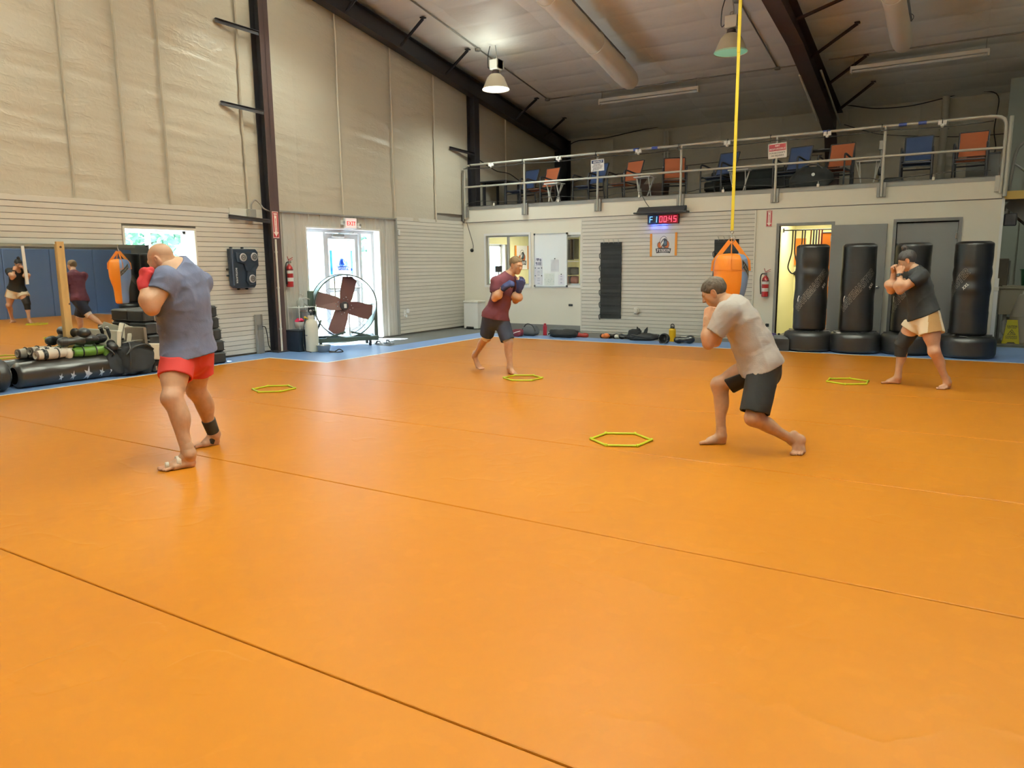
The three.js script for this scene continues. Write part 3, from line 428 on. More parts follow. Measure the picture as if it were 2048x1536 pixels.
// ------------------------------------------------------------------ ceiling services
std('ductWhite', [0.72, 0.66, 0.56], 0.6, { bumpMap: field(128, (u, v) => tnoise(u, v, 10, 4, 81)), bumpScale: 0.006 });
std('yellowStrap', [0.72, 0.55, 0.03], 0.6);
std('conduit', [0.30, 0.28, 0.25], 0.45, { metalness: 0.5 });
{
  // fabric tubes hung below rails: a lumpy round skin with a closed, slightly bulging end
  function ductTube(label, a, b, r, rail) {
    const t = thing('ceiling_duct', label, 'duct', a), d = V(b[0] - a[0], b[1] - a[1], b[2] - a[2]), L = d.length(), n = 60, s = 28, prof = [];
    for (let i = 0; i <= n; i++) { const q = i / n; prof.push([r * (q < 0.02 ? 0.80 + 10 * q : 1) * (1 + 0.035 * vnoise(q * 34, 1) + 0.02 * vnoise(q * 90, 4)), q * L]); }
    const rot = (g) => g.applyQuaternion(new THREE.Quaternion().setFromUnitVectors(UP, d.clone().normalize()));
    mesh('duct_skin', rot(lathe(prof, s)), M.ductWhite, t);
    mesh('end_cap', rot(lathe([[0, -0.012], [r * 0.5, -0.012], [r * 0.72, -0.006], [r * 0.82, 0.006]], s)), M.ductWhite, t);
    mesh('seam_band', [0.25, 0.5, 0.75].map((q) => rot(tor(r * 1.02, 0.008, 6, 28).rotateX(Math.PI / 2).translate(0, q * L, 0))), M.offwhite, t);
    const rl = rail.map(([x, y, z]) => [x - a[0], y - a[1], z - a[2]]);
    mesh('hanging_rail', [bar(rl[0], rl[1], 0.03, 0.045)], M.greyFrame, t);
    for (const q of [0.04, 0.28, 0.52, 0.76]) { const p = V(...rl[0]).lerp(V(...rl[1]), q), c = d.clone().multiplyScalar(q + 0.03); mesh('hanger', [rod([p.x, p.y, p.z], [c.x, c.y + r, c.z], 0.006, 6), tor(0.06, 0.006, 6, 16).translate(p.x, p.y - 0.09, p.z)], M.greyFrame, t); }
    return t;
  }
  ductTube('long white fabric duct hanging left of the yellow strap', [3.86, 5.21, -0.72], [4.11, 6.45, 7.0], 0.205, [[3.9, 5.56, -0.3], [4.13, 6.83, 7.4]]);
  ductTube('white fabric duct hanging right of the curved steel rafter', [8.93, 5.17, -0.78], [8.86, 6.42, 6.9], 0.165, [[9.05, 5.52, -0.6], [8.98, 6.78, 7.2]]);
  // unlit strip fixtures
  function strip2(label, a, b) {
    const t = thing('strip_light', label, 'ceiling lamp', a), e = [b[0] - a[0], b[1] - a[1], b[2] - a[2]], L = Math.hypot(...e), up = (x, z) => ROOF(z + a[2]) - a[1] - 0.05;
    mesh('housing', rb(L, 0.07, 0.11, L / 2, 0.02, 0, 0.01), M.offwhite, t);
    mesh('lamp_tube', rod([0.04, -0.045, 0.04], [L - 0.04, -0.045, 0.04], 0.014), M.white, t); mesh('lamp_tube', rod([0.04, -0.045, -0.04], [L - 0.04, -0.045, -0.04], 0.014), M.white, t);
    mesh('lamp_holder', [bx(0, 0.03, -0.075, 0.02, -0.06, 0.06), bx(L - 0.03, L, -0.075, 0.02, -0.06, 0.06)], M.offwhite, t);
    mesh('suspension', [rod([0.06, 0.05, 0], [0.06, up(0, 0), 0], 0.006, 6), rod([L - 0.06, 0.05, 0], [L - 0.06, up(0, 0), 0], 0.006, 6)], M.conduit, t);
  }
  strip2('unlit white strip light hung below the end of the left duct', [2.51, 5.19, -2.08], [4.89, 5.19, -2.08]);
  strip2('unlit white strip light right of the curved rafter, above the loft', [7.92, 5.17, -2.1], [10.24, 5.17, -2.1]);
  const cd = (label, pts, boxes) => { const t = thing('conduit_run', label, 'conduit'); mesh('pipe', pts.map((l) => mg(l.slice(1).map((p, i) => rod(l[i], p, 0.014, 8)))), M.conduit, t); for (const b of boxes) mesh('junction_box', [cyl(0.06, 0.06, 0.05, b[0], b[1], b[2], 12)], M.conduit, t); };
  const on = (x, z, o = 0.03) => [x, ROOF(z) - o, z];
  cd('thin steel conduit running along the ceiling to the left high-bay lamp', [[on(1.08, -2.15), on(1.08, 5.5)]], [on(1.08, -2.15, 0.04), on(1.06, 0.85, 0.04)]);
  cd('thin steel conduit on the ceiling beside the greenish high-bay lamp', [[on(6.5, -2.2), on(6.45, 5.5)]], [on(6.5, -2.2, 0.04), on(6.46, 0.85, 0.05)]);
  cd('thin conduit crossing the ceiling above both unlit strip lights', [[on(1.08, -2.17), on(7.1, -2.2)], [on(7.5, -2.15), on(12, -2.15)]], [on(7.08, -2.2, 0.04), on(11.2, -2.15, 0.04)]);
  const cb = (name, label, pts, r = 0.012) => tag(mesh(name, tube(pts, r, 80, 6), M.wire), label, 'cable');
  cb('cable', 'long black cable drooping along the eave above the loft chairs', [[0.12, 4.72, -4.97], [0.5, 4.86, -4.96], [1.3, 4.86, -4.97], [2.0, 4.93, -4.97], [2.7, 5.0, -5.0], [4.2, 5.03, -5.02], [7.2, 5.0, -4.98]]);
  cb('cable', 'black cable drooping from the curved rafter and down the rear wall', [[7.5, 5.02, -4.9], [8.1, 4.89, -4.98], [8.8, 4.87, -5.0], [9.4, 4.95, -5.0], [9.9, 5.03, -5.0], [10.35, 4.98, -5.0], [10.48, 4.8, -5.0], [10.44, 4.2, -5.02], [10.5, 3.8, -5.02], [10.4, 3.4, -5.02], [10.55, 2.8, -5.02]]);
  cb('cable', 'thin cable along the rear wall behind the loft chairs', [[0.2, 3.72, -4.99], [0.9, 3.83, -5.0], [2.2, 3.9, -5.0], [3.5, 3.95, -5.0], [5.5, 4.0, -5.0], [7.0, 3.95, -5.0]], 0.009);
  cb('cable', 'thin cable sagging beside the left steel column above the loft rail', [[0.12, 3.9, -0.5], [0.1, 3.72, -1.3], [0.12, 3.7, -1.9], [0.1, 3.5, -2.8], [0.12, 3.45, -4.4]], 0.012);
  cb('cable', 'thin cable on the rear wall right of the curved rafter', [[7.45, 4.6, -4.98], [8.2, 4.32, -4.99], [9.0, 4.2, -5.0], [10, 4.1, -5.0], [11.5, 4.1, -5.0]], 0.009);
  for (const [x, y0, y1, r, l] of [[3.1, 2.74, 4.87, 0.03, 'slim grey pipe on the rear wall behind the left half of the loft'], [9.5, 2.74, 4.99, 0.075, 'thick pale pipe on the rear wall behind the blue loft chair']])
    { const t = thing('wall_pipe', l, 'pipe', [x, 0, -4.97]); mesh('pipe', r > 0.05 ? [cyl(r, r, y1 - y0, 0, (y0 + y1) / 2, 0)] : [cyl(r, r, y1 - y0, -0.035, (y0 + y1) / 2, 0, 10), cyl(r, r, y1 - y0, 0.05, (y0 + y1) / 2, 0, 10)], M.offwhite, t); mesh('clip', [3.2, 4.3].map((y) => box(0.2, 0.03, 0.03, 0, y, -0.03)), M.galv, t); }
  const p = thing('white_pipes', 'pair of slim white pipes tied along the edge of the curved rafter', 'pipe');
  mesh('pipe', rod([7.12, 5.02, -1.32], [7.12, 4.5, -3.6], 0.022, 8), M.offwhite, p); mesh('pipe', rod([7.42, 5.17, -1.83], [7.42, 4.54, -4.65], 0.022, 8), M.offwhite, p);
  // box on the rear wall cable
  const jb = thing('wall_box', 'small grey electrical box on the rear wall behind the loft railing', 'electrical box', [3.55, 3.96, -5.02]); mesh('body', rb(0.16, 0.16, 0.07, 0, 0, 0, 0.01), M.galv, jb); mesh('cover', rb(0.13, 0.13, 0.012, 0, 0, 0.04, 0.004), M.offwhite, jb);
}
// ------------------------------------------------------------------ loft railing
{
  const t = thing('loft_railing', 'long grey pipe railing with seven posts along the loft edge', 'railing', [0, 0, 0.06]);
  const R = 0.024, Y = 3.70, Y2 = 3.215;
  mesh('top_rail', [rod([0.3, Y, 0], [10.3, Y + 0.0, 0], R, 12), tube([[0.3, Y, 0], [0.17, Y - 0.02, 0], [0.11, Y - 0.1, 0], [0.1, Y - 0.3, 0], [0.1, 2.5, 0]], R, 24, 10), tube([[10.3, Y, 0], [10.45, Y - 0.015, 0], [10.53, Y - 0.08, 0], [10.555, Y - 0.25, 0], [10.555, 2.5, 0]], R * 1.15, 24, 10)], M.railGrey, t);
  mesh('middle_rail', rod([0.1, Y2, 0], [10.55, Y2 - 0.01, 0], R * 0.9, 12), M.railGrey, t);
  for (const x of [1.71, 3.48, 5.265, 7.06, 8.83]) { const p = mesh('post', rod([x, 2.54, 0], [x, Y, 0], R, 12), M.railGrey, t); mesh('post_bracket', [bx(x - 0.07, x - 0.028, 2.53, 2.78, -0.05, 0.012), bx(x + 0.028, x + 0.07, 2.53, 2.78, -0.05, 0.012), bx(x - 0.07, x + 0.07, 2.53, 2.78, -0.045, -0.02)], M.ledgeGrey, p); }
  mesh('end_post', [rod([10.615, 2.45, 0], [10.615, Y - 0.02, 0], 0.03, 12), bx(10.47, 10.53, 2.53, 2.78, -0.05, 0.01)], M.railGrey, t);
  mesh('end_post', [bx(0.03, 0.07, 2.45, 3.6, -0.05, 0.01), bx(0.13, 0.19, 2.53, 2.78, -0.05, 0.01)], M.ledgeGrey, t);
  std('blueTape', [0.04, 0.07, 0.30], 0.5);
  for (const [x, i] of [[4.33, 0], [4.72, 1], [7.9, 2], [9.09, 3], [9.38, 4]]) mesh('blue_tape', rod([x - 0.06, Y, 0], [x + 0.06, Y, 0], R + 0.006, 12), M.blueTape, t);
  // string of socket lights under the rail
  const s = thing('string_lights', 'black string-light cable with white sockets tied under the loft rail', 'string lights', [0, 0, 0.115]), pts = [];
  for (let x = 0.12; x <= 10.52; x += 0.18) pts.push([x, 3.63 - 0.03 * Math.abs(Math.sin(x * 1.78)), 0.0]);
  mesh('cable', tube(pts, 0.008, 180, 6), M.wire, s);
  for (const x of [0.88, 2.6, 4.4, 6.17, 7.92, 9.67]) { const k = mesh('socket', [rb(0.055, 0.07, 0.05, x - 0.035, 3.66, 0.01, 0.008), rb(0.055, 0.07, 0.05, x + 0.035, 3.66, 0.01, 0.008), sph(0.032, x, 3.62, 0.01, 10)], M.white, s); mesh('cable_tie', [tor(0.034, 0.006, 6, 16).rotateY(Math.PI / 2).translate(x, 3.7, -0.03), bx(x - 0.006, x + 0.006, 3.6, 3.7, -0.004, 0.004)], M.black, k); }
  for (const x of [0.3, 1.69, 3.45, 5.22, 6.95, 8.78]) mesh('cable_tie', [tor(0.034, 0.007, 6, 16).rotateY(Math.PI / 2).translate(x, 3.7, -0.03), bx(x - 0.006, x + 0.006, 3.6, 3.7, -0.004, 0.004)], M.black, s);
  // lower string along the deck edge
  const s2 = thing('string_lights', 'thin lower light cable with small clips along the loft floor edge', 'string lights', [0, 0, 0.05]), q = []; for (let x = 0.15; x <= 10.5; x += 0.25) q.push([x, 2.86 + 0.025 * Math.sin(x * 3.3) - (Math.abs(((x + 0.7) % 1.75) - 0.87) < 0.12 ? 0.03 : 0), 0]);
  mesh('cable', tube(q, 0.006, 160, 6), M.wire, s2); for (const x of [0.9, 2.55, 4.4, 6.1, 7.8, 9.6]) mesh('clip', [rb(0.045, 0.055, 0.03, x, 2.79, 0.0, 0.006), rod([x, 2.8, 0], [x, 2.86, 0], 0.005, 6)], M.offwhite, s2);
  // signs
  const plate = (name, label, x, y, w, h, draw, rot) => { const p = thing(name, label, 'sign', [x, y, 0.098]); const m = new THREE.MeshStandardMaterial({ map: canvasTex(512, Math.round(512 * h / w), draw), roughness: 0.4 }); mesh('plate', rb(w, h, 0.004, 0, 0, 0, 0.015), M.white, p).rotation.z = rot; mesh('print', new THREE.PlaneGeometry(w * 0.97, h * 0.96).translate(0, 0, 0.0026), m, p).rotation.z = rot; mesh('screw', [cyl(0.008, 0.008, 0.006, 0, h * 0.44, 0.004, 8).rotateX(0)], M.galv, p); };
  plate('notice_sign', 'white sign headed NOTICE in dark blue on the loft rail', 3.49, 3.455, 0.3, 0.235, (c, w, h) => { c.fillStyle = '#e9e9ea'; c.fillRect(0, 0, w, h); c.fillStyle = '#24345c'; c.fillRect(w * 0.05, h * 0.04, w * 0.9, h * 0.28); c.fillStyle = '#f4f4f4'; c.font = 'italic bold ' + h * 0.24 + 'px sans-serif'; c.textAlign = 'center'; c.textBaseline = 'middle'; c.fillText('NOTICE', w / 2, h * 0.19); c.fillStyle = '#3a3d44'; for (const [y, a, b] of [[0.42, 0.2, 0.75], [0.54, 0.12, 0.9], [0.66, 0.12, 0.88], [0.78, 0.16, 0.85], [0.9, 0.12, 0.6]]) { let x = a; const R = rng(y * 1000); while (x < b) { const l = 0.03 + R() * 0.08; c.fillRect(w * x, h * (y - 0.03), w * Math.min(l, b - x), h * 0.055); x += l + 0.018; } } }, 0.03);
  plate('warning_sign', 'red and white sign NOT RESPONSIBLE FOR ACCIDENTS OR INJURIES', 7.08, 3.445, 0.33, 0.265, (c, w, h) => { c.fillStyle = '#efece6'; c.fillRect(0, 0, w, h); c.fillStyle = '#9c2430'; c.fillRect(w * 0.04, h * 0.05, w * 0.92, h * 0.46); c.textAlign = 'center'; c.textBaseline = 'middle'; c.fillStyle = '#fff'; c.font = 'bold ' + h * 0.16 + 'px sans-serif'; c.fillText('NOT', w / 2, h * 0.17); c.font = 'bold ' + h * 0.165 + 'px sans-serif'; c.fillText('RESPONSIBLE', w / 2, h * 0.38, w * 0.86); c.fillStyle = '#111'; c.font = 'bold ' + h * 0.15 + 'px sans-serif'; c.fillText('FOR ACCIDENTS', w / 2, h * 0.65, w * 0.86); c.fillText('OR INJURIES', w / 2, h * 0.84, w * 0.7); }, 0.05);
}
// ------------------------------------------------------------------ chairs and tables on the loft
{
  std('slingBlue', [0.04, 0.07, 0.18], 0.8); std('slingOrange', [0.50, 0.14, 0.055], 0.8); std('chairFrame', [0.05, 0.05, 0.06], 0.45, { metalness: 0.4 }); std('chairFrameBlue', [0.06, 0.10, 0.18], 0.45, { metalness: 0.4 });
  function chair(label, mat, frame) {
    const t = thing('patio_chair', label, 'chair', [0, 0, 0], 0, undefined), W = 0.24;
    const seat = []; const nS = 8; for (let i = 0; i <= nS; i++) { const q = i / nS; seat.push([0.24 - q * 0.46, 0.42 - 0.035 * Math.sin(Math.PI * q) - 0.02 * q]); }
    mesh('seat', extr([...seat.map(([z, y]) => [z, y]), ...seat.slice().reverse().map(([z, y]) => [z, y - 0.012])], 0.42).rotateY(-Math.PI / 2).translate(0.21, 0, 0), mat, t);
    const bk = []; for (let i = 0; i <= 8; i++) { const q = i / 8; bk.push([-0.23 - q * 0.16 - 0.02 * Math.sin(Math.PI * q), 0.5 + q * 0.42]); }
    mesh('backrest', extr([...bk, ...bk.slice().reverse().map(([z, y]) => [z - 0.012, y])], 0.42).rotateY(-Math.PI / 2).translate(0.21, 0, 0), mat, t);
    for (const s of [-1, 1]) {
      mesh('leg', tube([[s * W, 0, 0.26], [s * W, 0.3, 0.27], [s * W, 0.62, 0.27]], 0.016, 12, 8), frame, t);
      mesh('leg', tube([[s * W, 0, -0.28], [s * W, 0.35, -0.22], [s * W, 0.63, -0.2]], 0.016, 12, 8), frame, t);
      mesh('arm', tube([[s * W, 0.6, 0.27], [s * W, 0.66, 0.25], [s * W, 0.66, 0.15], [s * W, 0.62, -0.1], [s * W, 0.63, -0.28]], 0.018, 20, 8), frame, t);
      mesh('side_frame', tube([[s * 0.22, 0.42, 0.25], [s * 0.22, 0.4, -0.2], [s * 0.22, 0.5, -0.24], [s * 0.22, 0.93, -0.41]], 0.014, 20, 8), frame, t);
    }
    mesh('crossbar', [rod([-W, 0.4, 0.25], [W, 0.4, 0.25], 0.013, 8), rod([-W, 0.33, -0.22], [W, 0.33, -0.22], 0.013, 8), rod([-0.22, 0.93, -0.41], [0.22, 0.93, -0.41], 0.013, 8), rod([-W, 0.34, 0.25], [W, 0.34, 0.25], 0.011, 8)], frame, t);
    return t;
  }
  const B = chair('blue sling chair at the dark table, leftmost on the loft', M.slingBlue, M.chairFrame), O = chair('orange sling chair left of the leftmost folding stool on the loft', M.slingOrange, M.chairFrame);
  B.position.set(1.02, 2.735, -0.95); B.rotation.y = -0.25; O.position.set(1.6, 2.735, -0.9); O.rotation.y = -0.3;
  dup(B, [2.82, 2.735, -0.9], -0.3, 'blue sling chair behind the white NOTICE sign on the loft');
  dup(O, [3.66, 2.735, -0.9], -0.3, 'orange sling chair between the NOTICE sign and the middle folding stool');
  dup(O, [4.78, 2.735, -0.95], 0.35, 'orange sling chair turned right, right of the brown box on the loft');
  dup(B, [5.72, 2.735, -0.9], -0.3, 'blue sling chair just left of the yellow strap on the loft');
  dup(B, [7.14, 2.735, -0.9], -0.25, 'blue sling chair behind the red and white sign on the loft');
  dup(O, [7.92, 2.735, -0.95], -0.15, 'orange sling chair beside the black bag on the loft');
  dup(B, [9.28, 2.735, -0.85], 0.02, 'blue sling chair on the loft with a small black speaker at its foot');
  dup(O, [10.1, 2.735, -0.85], -0.05, 'orange sling chair at the right end of the loft');
  function stool(label) {
    const t = thing('folding_stool', label, 'folding table');
    mesh('top', rb(0.4, 0.025, 0.3, 0, 0.5, 0, 0.01), M.white, t);
    for (const s of [-1, 1]) { mesh('leg', bar([s * 0.16, 0.49, -0.11], [s * 0.09, 0.01, 0.12], 0.025, 0.015, V(1, 0, 0)), M.white, t); mesh('leg', bar([s * 0.14, 0.49, 0.11], [s * 0.1, 0.01, -0.12], 0.025, 0.015, V(1, 0, 0)), M.white, t); mesh('brace', bar([s * 0.2, 0.49, 0.0], [s * 0.11, 0.15, 0.05], 0.02, 0.012, V(1, 0, 0)), M.white, t); }
    mesh('foot_bar', [bar([-0.12, 0.02, 0.12], [0.12, 0.02, 0.12], 0.025, 0.03), bar([-0.12, 0.02, -0.12], [0.12, 0.02, -0.12], 0.025, 0.03)], M.white, t); return t;
  }
  const s0 = stool('white folding stool right of the leftmost orange loft chair'); s0.position.set(2.05, 2.735, -0.7); s0.rotation.y = -0.15;
  dup(s0, [4.22, 2.735, -0.7], -0.1, 'white folding stool in front of the brown box on the loft');
  dup(s0, [6.2, 2.735, -0.7], 0, 'white folding stool behind the yellow strap on the loft');
  dup(s0, [8.5, 2.735, -0.8], 0.05, 'white folding stool left of the rightmost blue loft chair');
  std('darkWood', [0.025, 0.025, 0.03], 0.5); std('brownBox', [0.09, 0.05, 0.035], 0.7);
  const dt = thing('side_table', 'dark square table in the left corner of the loft', 'table', [0.28, 2.735, -1.1]); mesh('tabletop', rb(0.75, 0.035, 0.7, 0.06, 0.67, 0, 0.008), M.darkWood, dt); for (const [x, z] of [[-0.2, -0.3], [0.4, -0.3], [-0.2, 0.3], [0.4, 0.3]]) mesh('leg', box(0.05, 0.65, 0.05, x, 0.325, z), M.darkWood, dt); mesh('shelf', rb(0.62, 0.025, 0.6, 0.1, 0.1, 0, 0.006), M.darkWood, dt);
  const bb = thing('brown_box', 'dark brown open box standing behind a white folding stool', 'box', [4.2, 2.735, -1.55]); mesh('body', extr([[-0.2, 0], [0.22, 0], [0.26, 0.42], [-0.3, 0.42]], 0.3, 0.01), M.brownBox, bb); mesh('flap', [bar([-0.3, 0.42, 0.15], [-0.4, 0.5, 0.15], 0.3, 0.008, V(0, 0, 1))], M.brownBox, bb);
  const sofa = thing('dark_bench', 'long low dark upholstered bench behind the blue loft chair', 'bench', [6.2, 2.735, -1.75]); mesh('seat_cushion', rb(1.9, 0.2, 0.6, 0, 0.3, 0, 0.05, 3), M.darkCloth, sofa); mesh('base', rb(1.86, 0.2, 0.56, 0, 0.1, 0, 0.02), M.black, sofa); mesh('backrest', rb(1.9, 0.4, 0.16, 0, 0.45, -0.26, 0.05, 3), M.darkCloth, sofa);
  const bag = thing('black_bag', 'bulky black bag slumped under the orange loft chair', 'bag', [7.6, 2.735, -0.42]); { const g = new THREE.SphereGeometry(1, 28, 20), p = g.attributes.position; for (let i = 0; i < p.count; i++) { const x = p.getX(i), y = p.getY(i), z = p.getZ(i), k = 1 + 0.14 * vnoise(x * 2.2, y * 2.2, z * 2.2 + 5); p.setXYZ(i, Math.sign(x) * Math.pow(Math.abs(x), 0.7) * 0.36 * k, Math.max(-0.2, y * 0.24 * k) + 0.2, z * 0.2 * k); } g.computeVertexNormals(); mesh('body', g, M.darkCloth, bag); mesh('strap', tube([[-0.25, 0.3, 0.1], [-0.1, 0.45, 0.12], [0.12, 0.45, 0.12], [0.26, 0.3, 0.1]], 0.015, 20, 6), M.black, bag); mesh('badge', cyl(0.03, 0.03, 0.006).rotateX(1.4).translate(0.06, 0.28, 0.205), M.galv, bag); }
  const rack = thing('metal_rack', 'thin dark metal rack standing behind the loft chairs at the steel rafter', 'rack', [7.55, 2.735, -2.4]); for (const [x, z] of [[-0.45, 0], [0.45, 0], [-0.45, -0.35], [0.45, -0.35]]) mesh('upright', box(0.03, 1.1, 0.03, x, 0.55, z), M.steel, rack); for (const y of [0.1, 0.55, 1.0]) mesh('shelf', box(0.92, 0.02, 0.38, 0, y, -0.17), M.steel, rack);
  const sp = thing('speaker', 'small black speaker on the loft floor below a blue chair', 'speaker', [8.98, 2.735, -0.25]); mesh('body', rb(0.3, 0.13, 0.16, 0, 0.075, 0, 0.04, 3), M.black, sp); mesh('grille', [cyl(0.045, 0.045, 0.01).rotateX(Math.PI / 2).translate(-0.07, 0.075, 0.082), cyl(0.045, 0.045, 0.01).rotateX(Math.PI / 2).translate(0.07, 0.075, 0.082)], M.rubber, sp);
  const pn = thing('leaning_board', 'dark grey board leaning at the right end of the loft', 'board', [10.28, 2.735, -1.35]); mesh('panel', rb(0.5, 0.55, 0.04, 0, 0.28, 0, 0.008), M.greyFrame, pn); mesh('edge_rail', bx(-0.26, 0.26, 0.54, 0.57, -0.03, 0.03), M.steel, pn); mesh('edge_rail', bx(-0.26, 0.26, 0, 0.03, -0.03, 0.03), M.steel, pn);
  const dv = thing('camera_stand', 'slim grey stand with a small device among the loft chairs', 'stand', [8.62, 2.735, -1.6]); mesh('pole', cyl(0.018, 0.022, 0.95, 0, 0.5, 0, 10), M.galv, dv); mesh('base', cyl(0.14, 0.16, 0.03, 0, 0.015, 0), M.steel, dv); mesh('device', rb(0.1, 0.18, 0.08, 0, 0.88, 0, 0.02), M.galv, dv); mesh('lower_device', rb(0.1, 0.16, 0.08, 0.02, 0.4, 0.03, 0.02), M.black, dv);
}
// yellow strap and the hanging bag
{
  const X = 7.3, Z = 3.72;
  const st = thing('yellow_strap', 'long yellow webbing strap hanging from the ceiling', 'strap', [X, 0, Z]);
  mesh('webbing', [bx(-0.021, 0.021, 1.9, ROOF(Z) - 0.03, -0.005, 0.005), bx(-0.021, 0.021, 4.3, ROOF(Z) - 0.03, 0.008, 0.014)], M.yellowStrap, st);
  mesh('hook', [tor(0.022, 0.006, 6, 14).translate(0, 1.88, 0), rod([0, 1.865, 0], [0, 1.81, 0], 0.007), tor(0.018, 0.006, 6, 14).translate(0, 1.8, 0)], M.chrome, st);
  std('bagOrange', [0.80, 0.24, 0.015], 0.5, { bumpMap: field(256, (u, v) => 0.5 * tnoise(u, v, 8, 4, 91) + 0.3 * tnoise(u, v, 30, 2, 92)), bumpScale: 0.004 }); std('bagBlue', [0.2, 0.31, 0.55], 0.5);
  const b = thing('hanging_bag', 'orange and blue hanging uppercut bag below the yellow strap', 'punching bag', [X, 0, Z]);
  const prof = [[0.0, 0.5], [0.10, 0.502], [0.14, 0.52], [0.153, 0.58], [0.157, 0.68], [0.162, 0.8], [0.182, 0.92], [0.215, 1.03], [0.238, 1.15], [0.244, 1.28], [0.24, 1.4], [0.222, 1.5], [0.18, 1.555], [0.1, 1.575], [0.0, 1.58]];
  const cur = new THREE.CatmullRomCurve3(prof.map(([r, y]) => V(r, y, 0)), false, 'catmullrom', 0.25).getPoints(60).map((p) => [Math.max(0, p.x), p.y]);
  const seg = (a0, a1) => new THREE.LatheGeometry(cur.map(([r, y]) => new THREE.Vector2(r, y)), 40, a0, a1);
  const A0 = 0.95, AL = 4.33;   // blue gore, to the right and away
  mesh('blue_panel', seg(A0, AL), M.bagBlue, b); mesh('orange_skin', seg(A0 + AL, Math.PI * 2 - AL), M.bagOrange, b);
  const lab = canvasTex(256, 128, (c, w, h) => { c.fillStyle = '#111216'; c.fillRect(0, 0, w, h); c.strokeStyle = '#b9b6a8'; c.lineWidth = 8; c.strokeRect(0, 8, w, h - 16); c.strokeStyle = '#a7a594'; c.lineWidth = 13; for (let i = 0; i < 6; i++) { const x = w * (0.14 + i * 0.145); c.beginPath(); c.moveTo(x + 14, h * 0.3); c.lineTo(x - 8, h * 0.68); c.lineTo(x + 14 * (i % 2), h * 0.66); c.stroke(); } });
  M.bagLabel = new THREE.MeshStandardMaterial({ map: lab, roughness: 0.5, side: THREE.DoubleSide });
  for (const [a0, a1, y0, y1] of [[0.97, 1.75, 1.44, 1.26], [5.26, 4.4, 1.22, 1.42]]) { const g = new THREE.PlaneGeometry(1, 1, 14, 6), p = g.attributes.position; for (let i = 0; i < p.count; i++) { const u = p.getX(i) + 0.5, v = p.getY(i), a = a0 + (a1 - a0) * u, y = y0 + (y1 - y0) * u + v * 0.13; let r = 0.24; for (let k = 0; k + 1 < cur.length; k++) if (cur[k][1] <= y && cur[k + 1][1] >= y) r = cur[k][0] + (cur[k + 1][0] - cur[k][0]) * (y - cur[k][1]) / (cur[k + 1][1] - cur[k][1] + 1e-9); p.setXYZ(i, Math.sin(a) * (r + 0.007), y, Math.cos(a) * (r + 0.007)); } g.computeVertexNormals(); mesh('printed_band', g, M.bagLabel, b); }
  mesh('seam', [1.33, 1.35].map((y) => tor(0.2435, 0.004, 6, 48).rotateX(Math.PI / 2).translate(0, y, 0)), M.bagOrange, b);
  for (const a of [0.3, 1.87, 3.44, 5.0]) { const s = Math.sin(a), c = Math.cos(a); mesh('hanging_strap', bar([s * 0.232, 1.47, c * 0.232], [s * 0.022, 1.755, c * 0.022], 0.06, 0.008, V(-c, 0, s)), M.bagOrange, b); mesh('strap_tail', bar([s * 0.248, 1.33, c * 0.248], [s * 0.234, 1.48, c * 0.234], 0.06, 0.006, V(-c, 0, s)), M.bagOrange, b); }
  mesh('ring', tor(0.036, 0.008, 8, 20).translate(0, 1.765, 0), M.chrome, b);
}
// ------------------------------------------------------------------ mirror and what leans on it
{
  phy('mirror', [0.86, 0.88, 0.88], 0.012, { metalness: 1 });
  const th = -0.0215, mk = (label, z0, z1, y1) => {
    const zc = (z0 + z1) / 2, t = thing('mirror', label, 'mirror', [0.072 + 0.0215 * (zc - 9), 0.02, zc]); t.rotation.set(0, -th, -0.0065, 'YXZ');
    mesh('glass', box(0.006, y1, z1 - z0 - 0.006, 0.0, y1 / 2, 0), M.mirror, t); mesh('backing', box(0.012, y1 - 0.01, z1 - z0 - 0.02, -0.01, y1 / 2, 0), M.galv, t); return t;
  };
  mk('large frameless wall mirror right of the pine post, overlapping the window', 8.0, 9.26, 1.765);
  mk('large frameless wall mirror left of the pine post, at the photo edge', 9.26, 11.2, 1.755);
  const p = thing('wooden_post', 'upright knotty pine post covering the joint between the two mirrors', 'post', [0.085, 0, 9.27]);
  mesh('board', uvm(rb(0.04, 1.80, 0.095, 0.02, 0.91, 0, 0.004, 1)), M.pine, p);
  std('knot', [0.08, 0.04, 0.015], 0.7); for (const [y, z] of [[1.74, 0.0], [1.0, -0.04], [0.52, 0.035]]) mesh('knot', cyl(0.014, 0.014, 0.006).rotateZ(Math.PI / 2).translate(0.0405, y, z), M.knot, p);
  const w = thing('mirror_strip', 'slim white strip stuck upright on the left mirror', 'strip', [0.097, 1.24, 9.71]); mesh('strip', rb(0.012, 0.48, 0.035, 0.008, 0.27, 0, 0.004, 1), M.white, w); w.rotation.x = 0.02;
}
